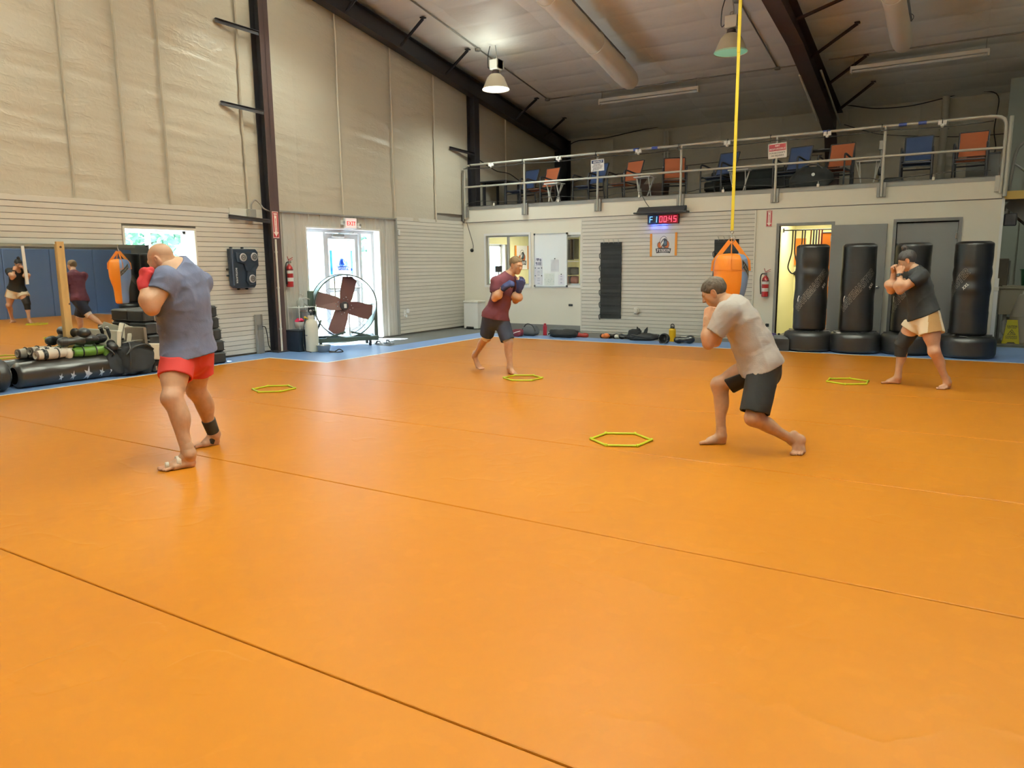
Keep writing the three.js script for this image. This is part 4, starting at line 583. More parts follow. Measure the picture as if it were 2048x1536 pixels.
// ------------------------------------------------------------------ things fixed to the left wall
function label(w, h, draw) { return canvasTex(w, h, draw); }
{
  // wall target trainer: moulded dark pad with three ringed targets
  std('navyPlastic', [0.011, 0.019, 0.034], 0.38);
  const t = thing('wall_target_pad', 'dark navy moulded wall target with three silver round targets', 'boxing target', [0.0, 1.42, 6.37]);
  t.rotation.y = Math.PI / 2;   // local x runs towards the back wall's side (-z)
  const out = [[-0.265, 0.325], [0.21, 0.325], [0.255, 0.28], [0.26, 0.06], [0.20, -0.02], [0.185, -0.26], [0.15, -0.305], [-0.20, -0.305], [-0.255, -0.26]];
  mesh('body', extr(out, 0.09, 0.022).translate(0, 0, 0.03), M.navyPlastic, t);
  mesh('raised_pad', extr([[-0.2, 0.27], [0.17, 0.27], [0.205, 0.24], [0.205, 0.09], [0.1, 0.02], [0.06, -0.06], [-0.02, -0.02], [-0.06, 0.08], [-0.18, 0.12]], 0.05, 0.02).translate(0, 0, 0.11), M.navyPlastic, t);
  mesh('raised_pad', extr([[0.0, -0.03], [0.13, -0.03], [0.15, -0.24], [0.02, -0.26], [-0.03, -0.2]], 0.05, 0.02).translate(0, 0, 0.11), M.navyPlastic, t);
  std('silver', [0.62, 0.62, 0.63], 0.35, { metalness: 0.4 });
  for (const [x, y] of [[-0.085, 0.19], [0.135, 0.20], [0.075, -0.155]]) { const k = mesh('target', lathe([[0, 0.012], [0.058, 0.012], [0.066, 0.004], [0.066, -0.02], [0, -0.02]], 32).rotateX(Math.PI / 2).translate(x, y, 0.182), M.silver, t); mesh('ring', [tor(0.045, 0.005, 6, 32).translate(x, y, 0.194), tor(0.028, 0.006, 6, 28).translate(x, y, 0.195), cyl(0.012, 0.012, 0.006).rotateX(Math.PI / 2).translate(x, y, 0.195)], M.black, k); }
  mesh('mounting_lug', [[-0.2, 0.345], [0.02, 0.345], [-0.29, 0.0], [-0.29, -0.1], [-0.1, -0.32], [0.06, -0.32]].map(([x, y]) => rb(0.03, 0.03, 0.05, x, y, 0.04, 0.008)), M.black, t);
  const pr = label(96, 512, (c, w, h) => { c.clearRect(0, 0, w, h); c.save(); c.translate(w / 2, h / 2); c.rotate(Math.PI / 2); c.fillStyle = '#e8ecee'; c.textAlign = 'center'; c.textBaseline = 'middle'; c.font = 'bold 74px sans-serif'; c.fillText('BOTSLAYER', 0, 0, 490); c.restore(); });
  M.padPrint = new THREE.MeshStandardMaterial({ map: pr, alphaTest: 0.5, roughness: 0.5, transparent: true });
  mesh('lettering', new THREE.PlaneGeometry(0.055, 0.32).translate(-0.2, -0.1, 0.1435), M.padPrint, t);

  // fire extinguishers
  std('extRed', [0.36, 0.018, 0.02], 0.3); std('labelWhite', [0.75, 0.75, 0.72], 0.5);
  function extinguisher(lab, pos, turn) {
    const t = thing('fire_extinguisher', lab, 'fire extinguisher', pos, turn);
    mesh('cylinder', lathe([[0, 0.0], [0.055, 0.0], [0.062, 0.012], [0.062, 0.31], [0.055, 0.345], [0.03, 0.375], [0.022, 0.385], [0.022, 0.4], [0, 0.4]], 28).translate(0, 0, 0.075), M.extRed, t);
    mesh('label_band', [new THREE.CylinderGeometry(0.0628, 0.0628, 0.065, 28, 1, true).translate(0, 0.13, 0.075), new THREE.CylinderGeometry(0.0628, 0.0628, 0.05, 28, 1, true).translate(0, 0.26, 0.075)], M.labelWhite, t);
    mesh('valve', [cyl(0.022, 0.024, 0.04, 0, 0.415, 0.075), rb(0.03, 0.03, 0.06, 0, 0.44, 0.085, 0.006)], M.galv, t);
    mesh('handle', [bar([0, 0.45, 0.06], [0.08, 0.475, 0.075], 0.02, 0.008), bar([0, 0.468, 0.06], [0.085, 0.51, 0.075], 0.02, 0.008), rod([0.0, 0.44, 0.075], [-0.03, 0.53, 0.075], 0.006)], M.extRed, t);
    mesh('gauge', cyl(0.018, 0.018, 0.014).rotateX(Math.PI / 2).translate(-0.01, 0.43, 0.12), M.chrome, t);
    mesh('hose', tube([[-0.02, 0.43, 0.08], [-0.07, 0.42, 0.09], [-0.09, 0.34, 0.09], [-0.085, 0.2, 0.09], [-0.075, 0.05, 0.085]], 0.011, 28, 8), M.rubber, t);
    mesh('bracket', [rb(0.05, 0.3, 0.012, 0, 0.2, 0.006, 0.004), tor(0.064, 0.006, 6, 28).rotateX(Math.PI / 2).translate(0, 0.3, 0.075)], M.steel, t); return t;
  }
  extinguisher('red fire extinguisher on the ribbed metal wall beside the entrance', [0.012, 1.1, 5.42], Math.PI / 2);
  extinguisher('red fire extinguisher with a white label left of the open grey door', [6.965, 0.80, 0.002], 0);
  const arrow = (lab, pos, turn, w, h) => {
    const t = thing('arrow_sign', lab, 'sign', pos, turn), tx = canvasTex(96, 300, (c, W, H) => { c.fillStyle = '#a32028'; c.fillRect(0, 0, W, H); c.strokeStyle = '#f3d9d2'; c.lineWidth = 5; c.strokeRect(6, 6, W - 12, H - 12); c.fillStyle = '#f6efe6'; c.beginPath(); c.moveTo(W * 0.2, H * 0.06); c.lineTo(W * 0.8, H * 0.06); c.lineTo(W * 0.72, H * 0.2); c.lineTo(W * 0.72, H * 0.78); c.lineTo(W * 0.9, H * 0.78); c.lineTo(W * 0.5, H * 0.96); c.lineTo(W * 0.1, H * 0.78); c.lineTo(W * 0.28, H * 0.78); c.lineTo(W * 0.28, H * 0.2); c.closePath(); c.fill(); c.save(); c.translate(W / 2, H * 0.13); c.fillStyle = '#a32028'; c.font = 'bold 24px sans-serif'; c.textAlign = 'center'; c.textBaseline = 'middle'; c.fillText('FIRE', 0, 0); c.restore(); c.save(); c.translate(W / 2, H * 0.5); c.rotate(-Math.PI / 2); c.fillStyle = '#a32028'; c.font = 'bold 24px sans-serif'; c.textAlign = 'center'; c.textBaseline = 'middle'; c.fillText('EXTINGUISHER', 0, 0, H * 0.5); c.restore(); });
    mesh('plate', rb(w, h, 0.004, 0, 0, 0, 0.004), M.white, t); mesh('print', new THREE.PlaneGeometry(w * 0.98, h * 0.98).translate(0, 0, 0.0026), new THREE.MeshStandardMaterial({ map: tx, roughness: 0.4 }), t);
  };
  arrow('red arrow sign on the dark steel column by the entrance', [0.214, 2.15, 5.775], Math.PI / 2, 0.13, 0.44);
  arrow('red arrow sign on the white wall above the right fire extinguisher', [6.968, 2.245, 0.003], 0, 0.11, 0.3);
  const cp = thing('column_conduit', 'slim white pipe running down the face of the dark column', 'conduit', [0.228, 0, 5.81]); mesh('pipe', cyl(0.017, 0.017, 1.9, 0, 0.96, 0, 12), M.offwhite, cp); mesh('clip', [0.4, 1.1, 1.7].map((y) => rb(0.02, 0.03, 0.06, -0.006, y, 0, 0.004)), M.galv, cp);
  // exit sign with lamp heads
  const ex = thing('exit_sign', 'lit red EXIT sign with two emergency lamp heads above the entrance', 'exit sign', [0.0, 2.26, 3.8], Math.PI / 2);
  mesh('housing', rb(0.32, 0.2, 0.05, 0, 0, 0.03, 0.012), M.white, ex);
  const ext = canvasTex(320, 200, (c, w, h) => { c.fillStyle = '#f2d8d2'; c.fillRect(0, 0, w, h); c.fillStyle = '#e0222a'; c.font = 'bold 128px sans-serif'; c.textAlign = 'center'; c.textBaseline = 'middle'; c.fillText('EXIT', w / 2, h / 2 + 6, w * 0.86); });
  M.exit = new THREE.MeshStandardMaterial({ map: ext, roughness: 0.5, emissive: 0xffffff, emissiveMap: ext, emissiveIntensity: 0.55 });
  mesh('face', new THREE.PlaneGeometry(0.29, 0.17).translate(0, 0, 0.0556), M.exit, ex);
  for (const s of [-1, 1]) { const l = mesh('lamp_head', rb(0.07, 0.08, 0.06, s * 0.22, -0.01 + s * -0.02, 0.05, 0.015), M.offwhite, ex); mesh('lens', cyl(0.028, 0.028, 0.01).rotateX(Math.PI / 2).translate(s * 0.22, -0.01 - s * 0.02, 0.083), M.galv, l); }
  // junction box with looping conduit
  const j = thing('junction_box', 'grey junction box with curved conduit beside the dark column', 'electrical box', [0.02, 2.33, 6.12], Math.PI / 2); mesh('body', rb(0.13, 0.13, 0.08, 0, 0, 0.03, 0.008), M.galv, j); mesh('conduit', [tube([[0, 0.06, 0.03], [0.01, 0.15, 0.03], [0.08, 0.22, 0.04], [0.16, 0.16, 0.06], [0.2, 0.08, 0.1], [0.3, 0.04, 0.12]], 0.013, 30, 8), rod([0, -0.06, 0.03], [0, -0.13, 0.03], 0.012)], M.conduit, j);
  // bollard-like metal post with a cord
  const bo = thing('metal_wall_channel', 'short scuffed metal channel standing at the slatted wall left of the column', 'metal channel', [0.03, 0, 6.12], Math.PI / 2); mesh('channel', [rb(0.13, 0.66, 0.012, 0, 0.33, 0, 0.003), rb(0.012, 0.66, 0.05, -0.06, 0.33, 0.025, 0.003), rb(0.012, 0.66, 0.05, 0.06, 0.33, 0.025, 0.003)], M.galv, bo); mesh('sleeve', rb(0.11, 0.4, 0.06, 0.0, 0.2, 0.035, 0.015), M.conduit, bo); mesh('outlet', [rb(0.09, 0.1, 0.04, 0, 0.44, 0.03, 0.008)], M.greyFrame, bo); mesh('cord', tube([[0.04, 0.46, 0.05], [0.1, 0.44, 0.06], [0.13, 0.3, 0.06], [0.15, 0.12, 0.06], [0.2, 0.02, 0.1], [0.28, 0.01, 0.12]], 0.008, 30, 6), M.rubber, bo);
  const se = thing('door_sensor', 'small white sensor box at the top of the slatted corner wall', 'sensor', [0.008, 2.13, 2.36], Math.PI / 2); mesh('body', rb(0.05, 0.11, 0.03, 0, 0, 0.012, 0.006), M.white, se); mesh('button', cyl(0.008, 0.008, 0.01).rotateX(Math.PI / 2).translate(0, -0.06, 0.012), M.galv, se);
  function outlet(lab, pos, turn, blk) { const t = thing('wall_outlet', lab, 'outlet', pos, turn); mesh('plate', rb(0.08, 0.13, 0.012, 0, 0, 0.006, 0.004), blk ? M.black : M.white, t); mesh('socket', [rb(0.035, 0.03, 0.008, 0, 0.03, 0.012, 0.006), rb(0.035, 0.03, 0.008, 0, -0.03, 0.012, 0.006)], blk ? M.rubber : M.offwhite, t); return t; }
  const o1 = outlet('white wall outlet with a plug-in white freshener on the corner slats', [0.008, 0.44, 2.24], Math.PI / 2); mesh('plug', [rb(0.07, 0.1, 0.06, 0.06, 0.05, 0.04, 0.025), rb(0.04, 0.06, 0.04, 0.02, -0.06, 0.03, 0.01)], M.white, o1);
  const o2 = outlet('white wall outlet with a round white plug on the back slatted wall', [4.36, 0.475, 0.026], 0); mesh('plug', [cyl(0.06, 0.055, 0.03).rotateX(Math.PI / 2).translate(0.03, 0, 0.03), rb(0.04, 0.08, 0.03, 0.04, 0, 0.055, 0.012)], M.offwhite, o2);
  const o3 = thing('wall_plate', 'small black cable plate on the white wall below the whiteboard', 'outlet', [2.83, 0.555, 0.0]); mesh('plate', rb(0.1, 0.045, 0.012, 0, 0, 0.006, 0.004), M.black, o3); mesh('cable_end', rb(0.06, 0.03, 0.02, -0.01, -0.005, 0.015, 0.006), M.rubber, o3);
  const o4 = thing('wall_plate', 'tiny black plug low on the white wall left of the open door', 'outlet', [7.02, 0.26, 0.0]); mesh('plate', rb(0.06, 0.06, 0.02, 0, 0, 0.01, 0.006), M.black, o4); mesh('plug', rb(0.04, 0.04, 0.04, -0.01, 0.01, 0.03, 0.01), M.rubber, o4);
  const cam = thing('wall_sensor', 'small black round sensor on a thin cable by the left office window', 'sensor', [0.24, 1.78, 0.0]); mesh('body', lathe([[0, 0.05], [0.03, 0.045], [0.042, 0.02], [0.042, 0], [0, 0]], 20).rotateX(Math.PI / 2), M.black, cam); mesh('cable', tube([[0.03, 0.02, 0.01], [0.035, 0.12, 0.006], [-0.02, 0.3, 0.006], [-0.13, 0.62, 0.006], [-0.19, 0.8, 0.03], [-0.2, 0.95, 0.04]], 0.006, 40, 6), M.wire, cam);
}
// ------------------------------------------------------------------ things on the back wall
{
  // whiteboard with sheets and magnets
  const t = thing('whiteboard', 'whiteboard with black corners, pinned sheets and magnets on the back wall', 'whiteboard', [2.345, 1.532, 0.018]);
  phy('boardWhite', [0.86, 0.90, 0.92], 0.22); const W = 0.83, H = 1.155;  // bluish tint in the base stands for what the board reflects
  mesh('panel', rb(W, H, 0.012, 0, 0, 0.01, 0.003), M.boardWhite, t);
  mesh('frame', [bx(-W / 2, W / 2, H / 2 - 0.014, H / 2, 0, 0.024), bx(-W / 2, W / 2, -H / 2, -H / 2 + 0.014, 0, 0.024), bx(-W / 2, -W / 2 + 0.014, -H / 2, H / 2, 0, 0.024), bx(W / 2 - 0.014, W / 2, -H / 2, H / 2, 0, 0.024)], M.galv, t);
  for (const x of [-1, 1]) for (const y of [-1, 1]) mesh('corner', rb(0.04, 0.04, 0.03, x * (W / 2 - 0.012), y * (H / 2 - 0.012), 0.014, 0.008), M.black, t);
  const sheet = (x, y, w, h, draw, nm = 'paper_sheet') => mesh(nm, rb(w, h, 0.0015, x, y, 0.018, 0.0005, 1), new THREE.MeshStandardMaterial({ color: 0xffffff, roughness: 0.7, map: draw ? canvasTex(256, Math.round(256 * h / w), draw) : null }), t);
  const bars = (c, w, h, list, col) => { c.fillStyle = col; for (const [x0, x1, y, q] of list) c.fillRect(w * x0, h * y, w * (x1 - x0), h * q); };
  const chart = (c, w, h) => { c.fillStyle = '#e6e9f3'; c.fillRect(0, 0, w, h); c.fillStyle = '#1d2a4d'; bars(c, w, h, [[0.2, 0.6, 0.04, 0.05], [0.36, 0.47, 0.05, 0.2], [0.2, 0.3, 0.12, 0.07], [0.52, 0.6, 0.12, 0.06]], '#1d2a4d'); c.beginPath(); c.ellipse(w * 0.74, h * 0.17, w * 0.1, h * 0.1, 0, 0, 7); c.fill(); c.fillStyle = '#e6e9f3'; c.beginPath(); c.ellipse(w * 0.74, h * 0.17, w * 0.04, h * 0.04, 0, 0, 7); c.fill(); bars(c, w, h, [[0.25, 0.34, 0.36, 0.26], [0.44, 0.52, 0.36, 0.26], [0.58, 0.66, 0.36, 0.26], [0.71, 0.79, 0.36, 0.26], [0.38, 0.66, 0.84, 0.05]], '#33436e'); };
  const notes = (c, w, h) => { c.fillStyle = '#e3e5f0'; c.fillRect(0, 0, w, h); bars(c, w, h, [[0.35, 0.65, 0.16, 0.05], [0.32, 0.68, 0.34, 0.02], [0.3, 0.7, 0.42, 0.02], [0.34, 0.66, 0.5, 0.02], [0.36, 0.64, 0.72, 0.03], [0.34, 0.66, 0.8, 0.03]], '#7c86a8'); };
  sheet(-0.3, -0.08, 0.2, 0.26, chart); sheet(-0.3, -0.285, 0.2, 0.14, notes); sheet(-0.3, -0.455, 0.2, 0.19, notes);
  sheet(0.11, -0.12, 0.2, 0.26, (c, w, h) => { c.fillStyle = '#dcdfe6'; c.fillRect(0, 0, w, h); bars(c, w, h, [[0.1, 0.9, 0.8, 0.01], [0.1, 0.7, 0.86, 0.01]], '#c4c9d6'); });
  sheet(-0.03, -0.42, 0.25, 0.26, (c, w, h) => { c.fillStyle = '#e2ebe8'; c.fillRect(0, 0, w, h); const R = rng(3); for (let i = 0; i < 30; i++) { c.fillStyle = 'rgba(150,175,180,' + (0.2 + 0.3 * R()) + ')'; c.fillRect(w * R(), h * (0.1 + 0.8 * R()), w * 0.08, h * 0.03); } });
  sheet(0.27, -0.43, 0.15, 0.22, notes);
  for (const [x, y] of [[-0.38, -0.17], [-0.22, -0.17], [-0.38, -0.34], [-0.22, -0.34], [-0.36, -0.06], [0.11, 0.03], [0.27, -0.31]]) mesh('magnet', cyl(0.011, 0.012, 0.008, 0, 0, 0, 14).rotateX(Math.PI / 2).translate(x, y, 0.024), M.black, t);
  // two hanging black mats on hooks
  function hangMat(lab, x, y1, w, h) {
    const k = thing('hanging_mat', lab, 'exercise mat', [x, 0, 0.03]), n = 26, pts = [];
    for (let i = 0; i <= n; i++) { const y = y1 - h * i / n; pts.push([0.018 + 0.006 * Math.sin(i * 1.9), y]); }
    const out = [...pts, ...pts.slice().reverse().map(([z, y]) => [z - 0.022, y])];
    mesh('mat', uvm(extr(out, w, 0.003).rotateY(-Math.PI / 2).translate(w / 2, 0, 0)), M.darkCloth, k);
    for (let i = 0; i < 8; i++) mesh('stitched_band', box(w * 0.98, 0.012, 0.006, 0, y1 - 0.1 - i * (h - 0.2) / 7, 0.026), M.rubber, k);
    for (let i = 0; i < 6; i++) mesh('side_loop', tube([[-w / 2, y1 - 0.22 - i * h / 6.2, 0.01], [-w / 2 - 0.028, y1 - 0.25 - i * h / 6.2, 0.014], [-w / 2 - 0.02, y1 - 0.32 - i * h / 6.2, 0.014], [-w / 2, y1 - 0.34 - i * h / 6.2, 0.01]], 0.008, 14, 6), M.black, k);
    mesh('hook', [-0.34, -0.1, 0.12, 0.36].map((q) => tube([[q * w, y1 - 0.02, 0.03], [q * w + 0.01, y1 + 0.02, 0.04], [q * w - 0.02, y1 + 0.055, 0.0]], 0.005, 10, 6)), M.galv, k);
  }
  hangMat('tall black exercise mat hung on hooks right of the whiteboard', 3.79, 1.885, 0.47, 1.59); hangMat('tall black exercise mat hung on hooks behind the orange punching bag', 6.2, 1.885, 0.46, 1.59);
  // timer clock
  const c = thing('interval_timer', 'lit digital interval timer with blue and red digits on the slats', 'clock', [4.925, 2.31, 0.026]);
  mesh('case', rb(0.65, 0.185, 0.05, 0, 0, 0.03, 0.01), M.black, c);
  const draw = (c2, w, h) => {
    c2.fillStyle = '#06080c'; c2.fillRect(0, 0, w, h); const g = 'rgba(120,10,24,0.85)'; c2.fillStyle = g; c2.fillRect(w * 0.36, 0, w * 0.64, h); c2.fillStyle = 'rgba(8,26,60,0.9)'; c2.fillRect(0, 0, w * 0.36, h); c2.fillStyle = 'rgba(12,12,14,.8)'; c2.fillRect(w * 0.14, h * 0.2, w * 0.1, h * 0.6);
    const SEG = { F: 'afge'.split(''), 1: ['b', 'c'], 0: 'abcdef'.split(''), 4: 'fgbc'.split(''), 5: 'afgcd'.split('') };
    const digit = (ch, x, col) => { const W2 = w * 0.1, H2 = h * 0.72, y = h * 0.14, T = h * 0.085, sk = 0.05; c2.fillStyle = col; c2.save(); c2.transform(1, 0, -sk, 1, 0, 0); const R = { a: [x, y, W2, T], g: [x, y + H2 / 2 - T / 2, W2, T], d: [x, y + H2 - T, W2, T], f: [x, y, T, H2 / 2], b: [x + W2 - T, y, T, H2 / 2], e: [x, y + H2 / 2, T, H2 / 2], c: [x + W2 - T, y + H2 / 2, T, H2 / 2] }; for (const s of SEG[ch]) c2.fillRect(...R[s]); c2.restore(); };
    digit('F', w * 0.06, '#7cc4ff'); digit('1', w * 0.21, '#7cc4ff'); digit('0', w * 0.39, '#ff5a78'); digit('0', w * 0.53, '#ff5a78'); c2.fillStyle = '#ff7f96'; c2.fillRect(w * 0.655, h * 0.34, w * 0.016, h * 0.08); c2.fillRect(w * 0.655, h * 0.6, w * 0.016, h * 0.08); digit('4', w * 0.7, '#ff5a78'); digit('5', w * 0.85, '#ff5a78');
  };
  const tx = canvasTex(768, 200, draw); M.timer = new THREE.MeshStandardMaterial({ map: tx, roughness: 0.3, emissive: 0xffffff, emissiveMap: tx, emissiveIntensity: 1.1 });
  mesh('display', new THREE.PlaneGeometry(0.63, 0.165).translate(0, 0, 0.0556), M.timer, c);
  { const l = new THREE.PointLight(0x3b5cff, 0.06, 1.2); l.position.set(0, -0.12, 0.06); c.add(l); const l2 = new THREE.PointLight(0x3b5cff, 0.06, 1.2); l2.position.set(-0.2, -0.12, 0.06); c.add(l2); }
  // dark hooded fixture over the timer
  const f = thing('wall_heater', 'long black hooded bar fixed above the digital timer', 'fixture', [4.9, 2.5, 0.03]);
  mesh('hood', extr([[0, -0.05], [0.16, -0.05], [0.16, -0.035], [0.05, 0.06], [0, 0.06]], 0.98, 0.004).rotateY(-Math.PI / 2).translate(0.49, 0, 0), M.steel, f); mesh('tray', rb(1.1, 0.03, 0.2, 0, -0.06, 0.1, 0.006), M.black, f); mesh('cord', tube([[-0.28, 0.06, 0.02], [-0.36, 0.16, 0.015], [-0.44, 0.3, 0.02]], 0.006, 16, 6), M.wire, f);
  // banner
  const b = thing('wall_banner', 'white banner with a helmet logo and orange bars on the slats', 'banner', [4.928, 1.81, 0.027]);
  const bt = canvasTex(640, 512, (c2, w, h) => { c2.fillStyle = '#dcdcd8'; c2.fillRect(0, 0, w, h); c2.save(); c2.translate(w * 0.14, h * 0.02); signLogo(c2, w * 0.72, h * 0.96, false); c2.restore(); });
  M.banner = new THREE.MeshStandardMaterial({ map: bt, roughness: 0.6 }); std('bannerOrange', [0.72, 0.26, 0.02], 0.6);
  mesh('sheet', rb(0.5, 0.44, 0.003, 0, 0, 0.001, 0.001, 1), M.white, b); mesh('print', new THREE.PlaneGeometry(0.5, 0.44).translate(0, 0, 0.0032), M.banner, b); mesh('side_bar', rb(0.045, 0.455, 0.008, -0.262, -0.005, 0.002, 0.002), M.bannerOrange, b); mesh('side_bar', rb(0.045, 0.455, 0.008, 0.262, 0.01, 0.002, 0.002), M.bannerOrange, b);
  // office things seen through the windows
  const ob = thing('office_banner', 'white banner with orange edges hanging inside the office', 'banner', [0.05, 1.62, -2.6], Math.PI / 2); mesh('sheet', rb(0.62, 0.62, 0.004, 0, 0, 0, 0.001), M.white, ob); mesh('side_bar', rb(0.08, 0.62, 0.008, -0.32, 0, 0.002, 0.002), M.bannerOrange, ob); mesh('side_bar', rb(0.08, 0.62, 0.008, 0.32, 0, 0.002, 0.002), M.bannerOrange, ob); const obp = new THREE.MeshStandardMaterial({ map: canvasTex(256, 256, (c2, w, h) => { c2.fillStyle = '#e8e8e4'; c2.fillRect(0, 0, w, h); signLogo(c2, w, h, false); }), roughness: 0.6 }); mesh('print', new THREE.PlaneGeometry(0.5, 0.5).translate(0, 0, 0.004), obp, ob);
  const dk = thing('office_desk', 'pale office desk behind the left office window', 'desk', [0.85, -0.03, -1.0]); mesh('desktop', rb(1.3, 0.03, 0.6, 0, 0.95, 0, 0.006), M.offwhite, dk); mesh('front', box(1.26, 0.9, 0.03, 0, 0.47, 0.26), M.offwhite, dk); mesh('side_panel', [box(0.03, 0.92, 0.56, -0.62, 0.47, 0), box(0.03, 0.92, 0.56, 0.62, 0.47, 0)], M.offwhite, dk);
  const mo = thing('desk_monitor', 'small dark monitor on the office desk at the window edge', 'monitor', [0.36, 0.935, -0.95], 0.6); mesh('screen', rb(0.17, 0.15, 0.025, 0, 0.40, 0, 0.006), M.black, mo); mesh('stand', [rod([0, 0.02, 0], [0, 0.34, -0.02], 0.015), rb(0.18, 0.015, 0.14, 0, 0.012, 0, 0.005)], M.black, mo);
  const pr = thing('desk_phone', 'small dark desk device below the monitor in the office', 'phone', [0.66, 0.935, -0.8], 0.3); mesh('base', extr([[-0.1, 0], [0.1, 0], [0.1, 0.03], [-0.1, 0.09]], 0.14, 0.004), M.black, pr); mesh('handset', rb(0.05, 0.04, 0.2, -0.08, 0.1, 0.07, 0.015), M.black, pr);
  const sh = thing('gear_shelf', 'narrow shelf full of grey folded gear behind the right office window', 'shelf', [2.30, 0, -0.95]); for (const x of [-0.36, 0.36]) mesh('side_panel', box(0.02, 2.1, 0.4, x, 1.05, 0), M.officeWall, sh); for (const y of [0.3, 0.98, 1.5, 2.05]) mesh('shelf_board', box(0.7, 0.025, 0.4, 0, y, 0), M.white, sh);
  std('gearGrey', [0.13, 0.125, 0.12], 0.9); std('gearBrown', [0.12, 0.085, 0.06], 0.9); std('gearPink', [0.35, 0.16, 0.14], 0.9);
  const R = rng(77); for (let i = 0; i < 7; i++) tag(mesh('hanging_garment', rb(0.035, 0.45, 0.3, 2.05 + i * 0.075, 1.76 + 0.02 * R(), -0.93, 0.012).rotateZ(0), i % 2 ? M.gearBrown : M.gearGrey), 'dark garment hanging in the row behind the right office window', 'clothing', 'garments in the office shelf');
  for (const [y, m, l] of [[1.08, M.gearPink, 'folded pinkish gear on the office shelf behind the right window'], [1.28, M.gearGrey, 'rolled grey gear on the office shelf behind the right window']]) { const g = thing('folded_gear', l, 'gear', [2.32, y, -0.9]); mesh('roll', rb(0.6, 0.17, 0.32, 0, 0, 0, 0.07, 4), m, g); mesh('strap', box(0.05, 0.18, 0.33, 0.1, 0, 0), M.black, g); }
  // storage room: bands, hook rail, orange boards
  const hb = thing('band_rail', 'black wall rail with hooks inside the open storage room', 'rail', [7.0, 2.06, -1.1]); mesh('bar', rod([0.02, 0, 0], [1.9, 0, 0], 0.012), M.black, hb); mesh('end_plate', rb(0.02, 0.08, 0.06, 0.01, 0, 0, 0.004), M.black, hb);
  const bandC = [[0.02, 0.02, 0.022], [0.06, 0.05, 0.06], [0.25, 0.08, 0.02], [0.04, 0.05, 0.09], [0.10, 0.14, 0.22], [0.2, 0.03, 0.05]];
  const bl = ['long black resistance band hanging loosely at the left of the storage door', 'twisted dark grey resistance band next to the long black one', 'brown resistance band on the storage rail', 'dark navy resistance band on the storage rail', 'pale blue resistance band on the storage rail', 'dark red resistance band on the storage rail'];
  [[7.22, 0.85], [7.4, 0.6], [7.56, 0.7], [7.61, 0.7], [7.66, 0.7], [7.71, 0.7]].forEach(([x, L], i) => { std('band' + i, bandC[i], 0.7); const q = tag(mesh('resistance_band', [tube([[x - 0.03, 2.06, -1.085], [x - 0.035, 2.06 - L * 0.5, -1.07], [x - 0.05 - (i < 2 ? 0.04 : 0), 2.06 - L * 0.85, -1.06], [x, 2.06 - L, -1.06], [x + 0.05 + (i < 2 ? 0.04 : 0), 2.06 - L * 0.86, -1.06], [x + 0.02, 2.06 - L * 0.5, -1.085], [x + 0.02, 2.06, -1.085]], 0.013, 50, 6)], M['band' + i]), bl[i], 'exercise band'); });
  std('orangeBoard', [0.78, 0.22, 0.015], 0.6);
  const o1 = thing('orange_board', 'small orange square board on the storage room wall', 'board', [7.0, 1.66, -2.43]); mesh('panel', rb(0.4, 0.55, 0.02, 0, 0, 0, 0.006), M.orangeBoard, o1); mesh('edge_strip', box(0.4, 0.02, 0.026, 0, -0.28, 0), M.bannerOrange, o1);
  const o2 = thing('orange_banner', 'tall orange fabric banner at the right edge of the storage doorway', 'banner', [7.83, 1.0, -1.25]); mesh('fabric', rb(0.3, 1.95, 0.012, 0, 0.02, 0, 0.004), M.orangeBoard, o2); mesh('top_rod', rod([-0.13, 1.0, 0], [0.13, 1.0, 0], 0.014), M.black, o2);
  const hk = thing('hook_strip', 'short black hook strip on the storage wall below the bands', 'hook rail', [7.17, 1.18, -2.43]); mesh('strip', rb(0.42, 0.05, 0.015, 0, 0, 0, 0.004), M.black, hk); mesh('hook', [-0.15, -0.05, 0.05, 0.15].map((x) => tube([[x, 0, 0.01], [x, -0.01, 0.05], [x, 0.03, 0.06]], 0.006, 10, 6)), M.steel, hk);
}
// ------------------------------------------------------------------ distance fields and their meshing
const smin = (a, b, k) => { const h = Math.max(k - Math.abs(a - b), 0) / k; return Math.min(a, b) - h * h * k * 0.25; };
function fCone(a, b, ra, rb2) {   // tapered capsule
  const [ax, ay, az] = a, dx = b[0] - ax, dy = b[1] - ay, dz = b[2] - az, L2 = dx * dx + dy * dy + dz * dz || 1e-9;
  return (x, y, z) => { const px = x - ax, py = y - ay, pz = z - az; let t = (px * dx + py * dy + pz * dz) / L2; t = t < 0 ? 0 : t > 1 ? 1 : t; const ex = px - dx * t, ey = py - dy * t, ez = pz - dz * t; return Math.sqrt(ex * ex + ey * ey + ez * ez) - (ra + (rb2 - ra) * t); };
}
function fEll(c, r, B) {   // ellipsoid, B = [ex, ey, ez] unit axes
  const m = Math.min(...r), [e0, e1, e2] = B ?? [[1, 0, 0], [0, 1, 0], [0, 0, 1]];
  return (x, y, z) => { const px = x - c[0], py = y - c[1], pz = z - c[2], u = (px * e0[0] + py * e0[1] + pz * e0[2]) / r[0], v = (px * e1[0] + py * e1[1] + pz * e1[2]) / r[1], w = (px * e2[0] + py * e2[1] + pz * e2[2]) / r[2]; const k = Math.sqrt(u * u + v * v + w * w), g = Math.sqrt((u / r[0]) ** 2 + (v / r[1]) ** 2 + (w / r[2]) ** 2); return g < 1e-6 ? -m : (k * (k - 1)) / g; };
}
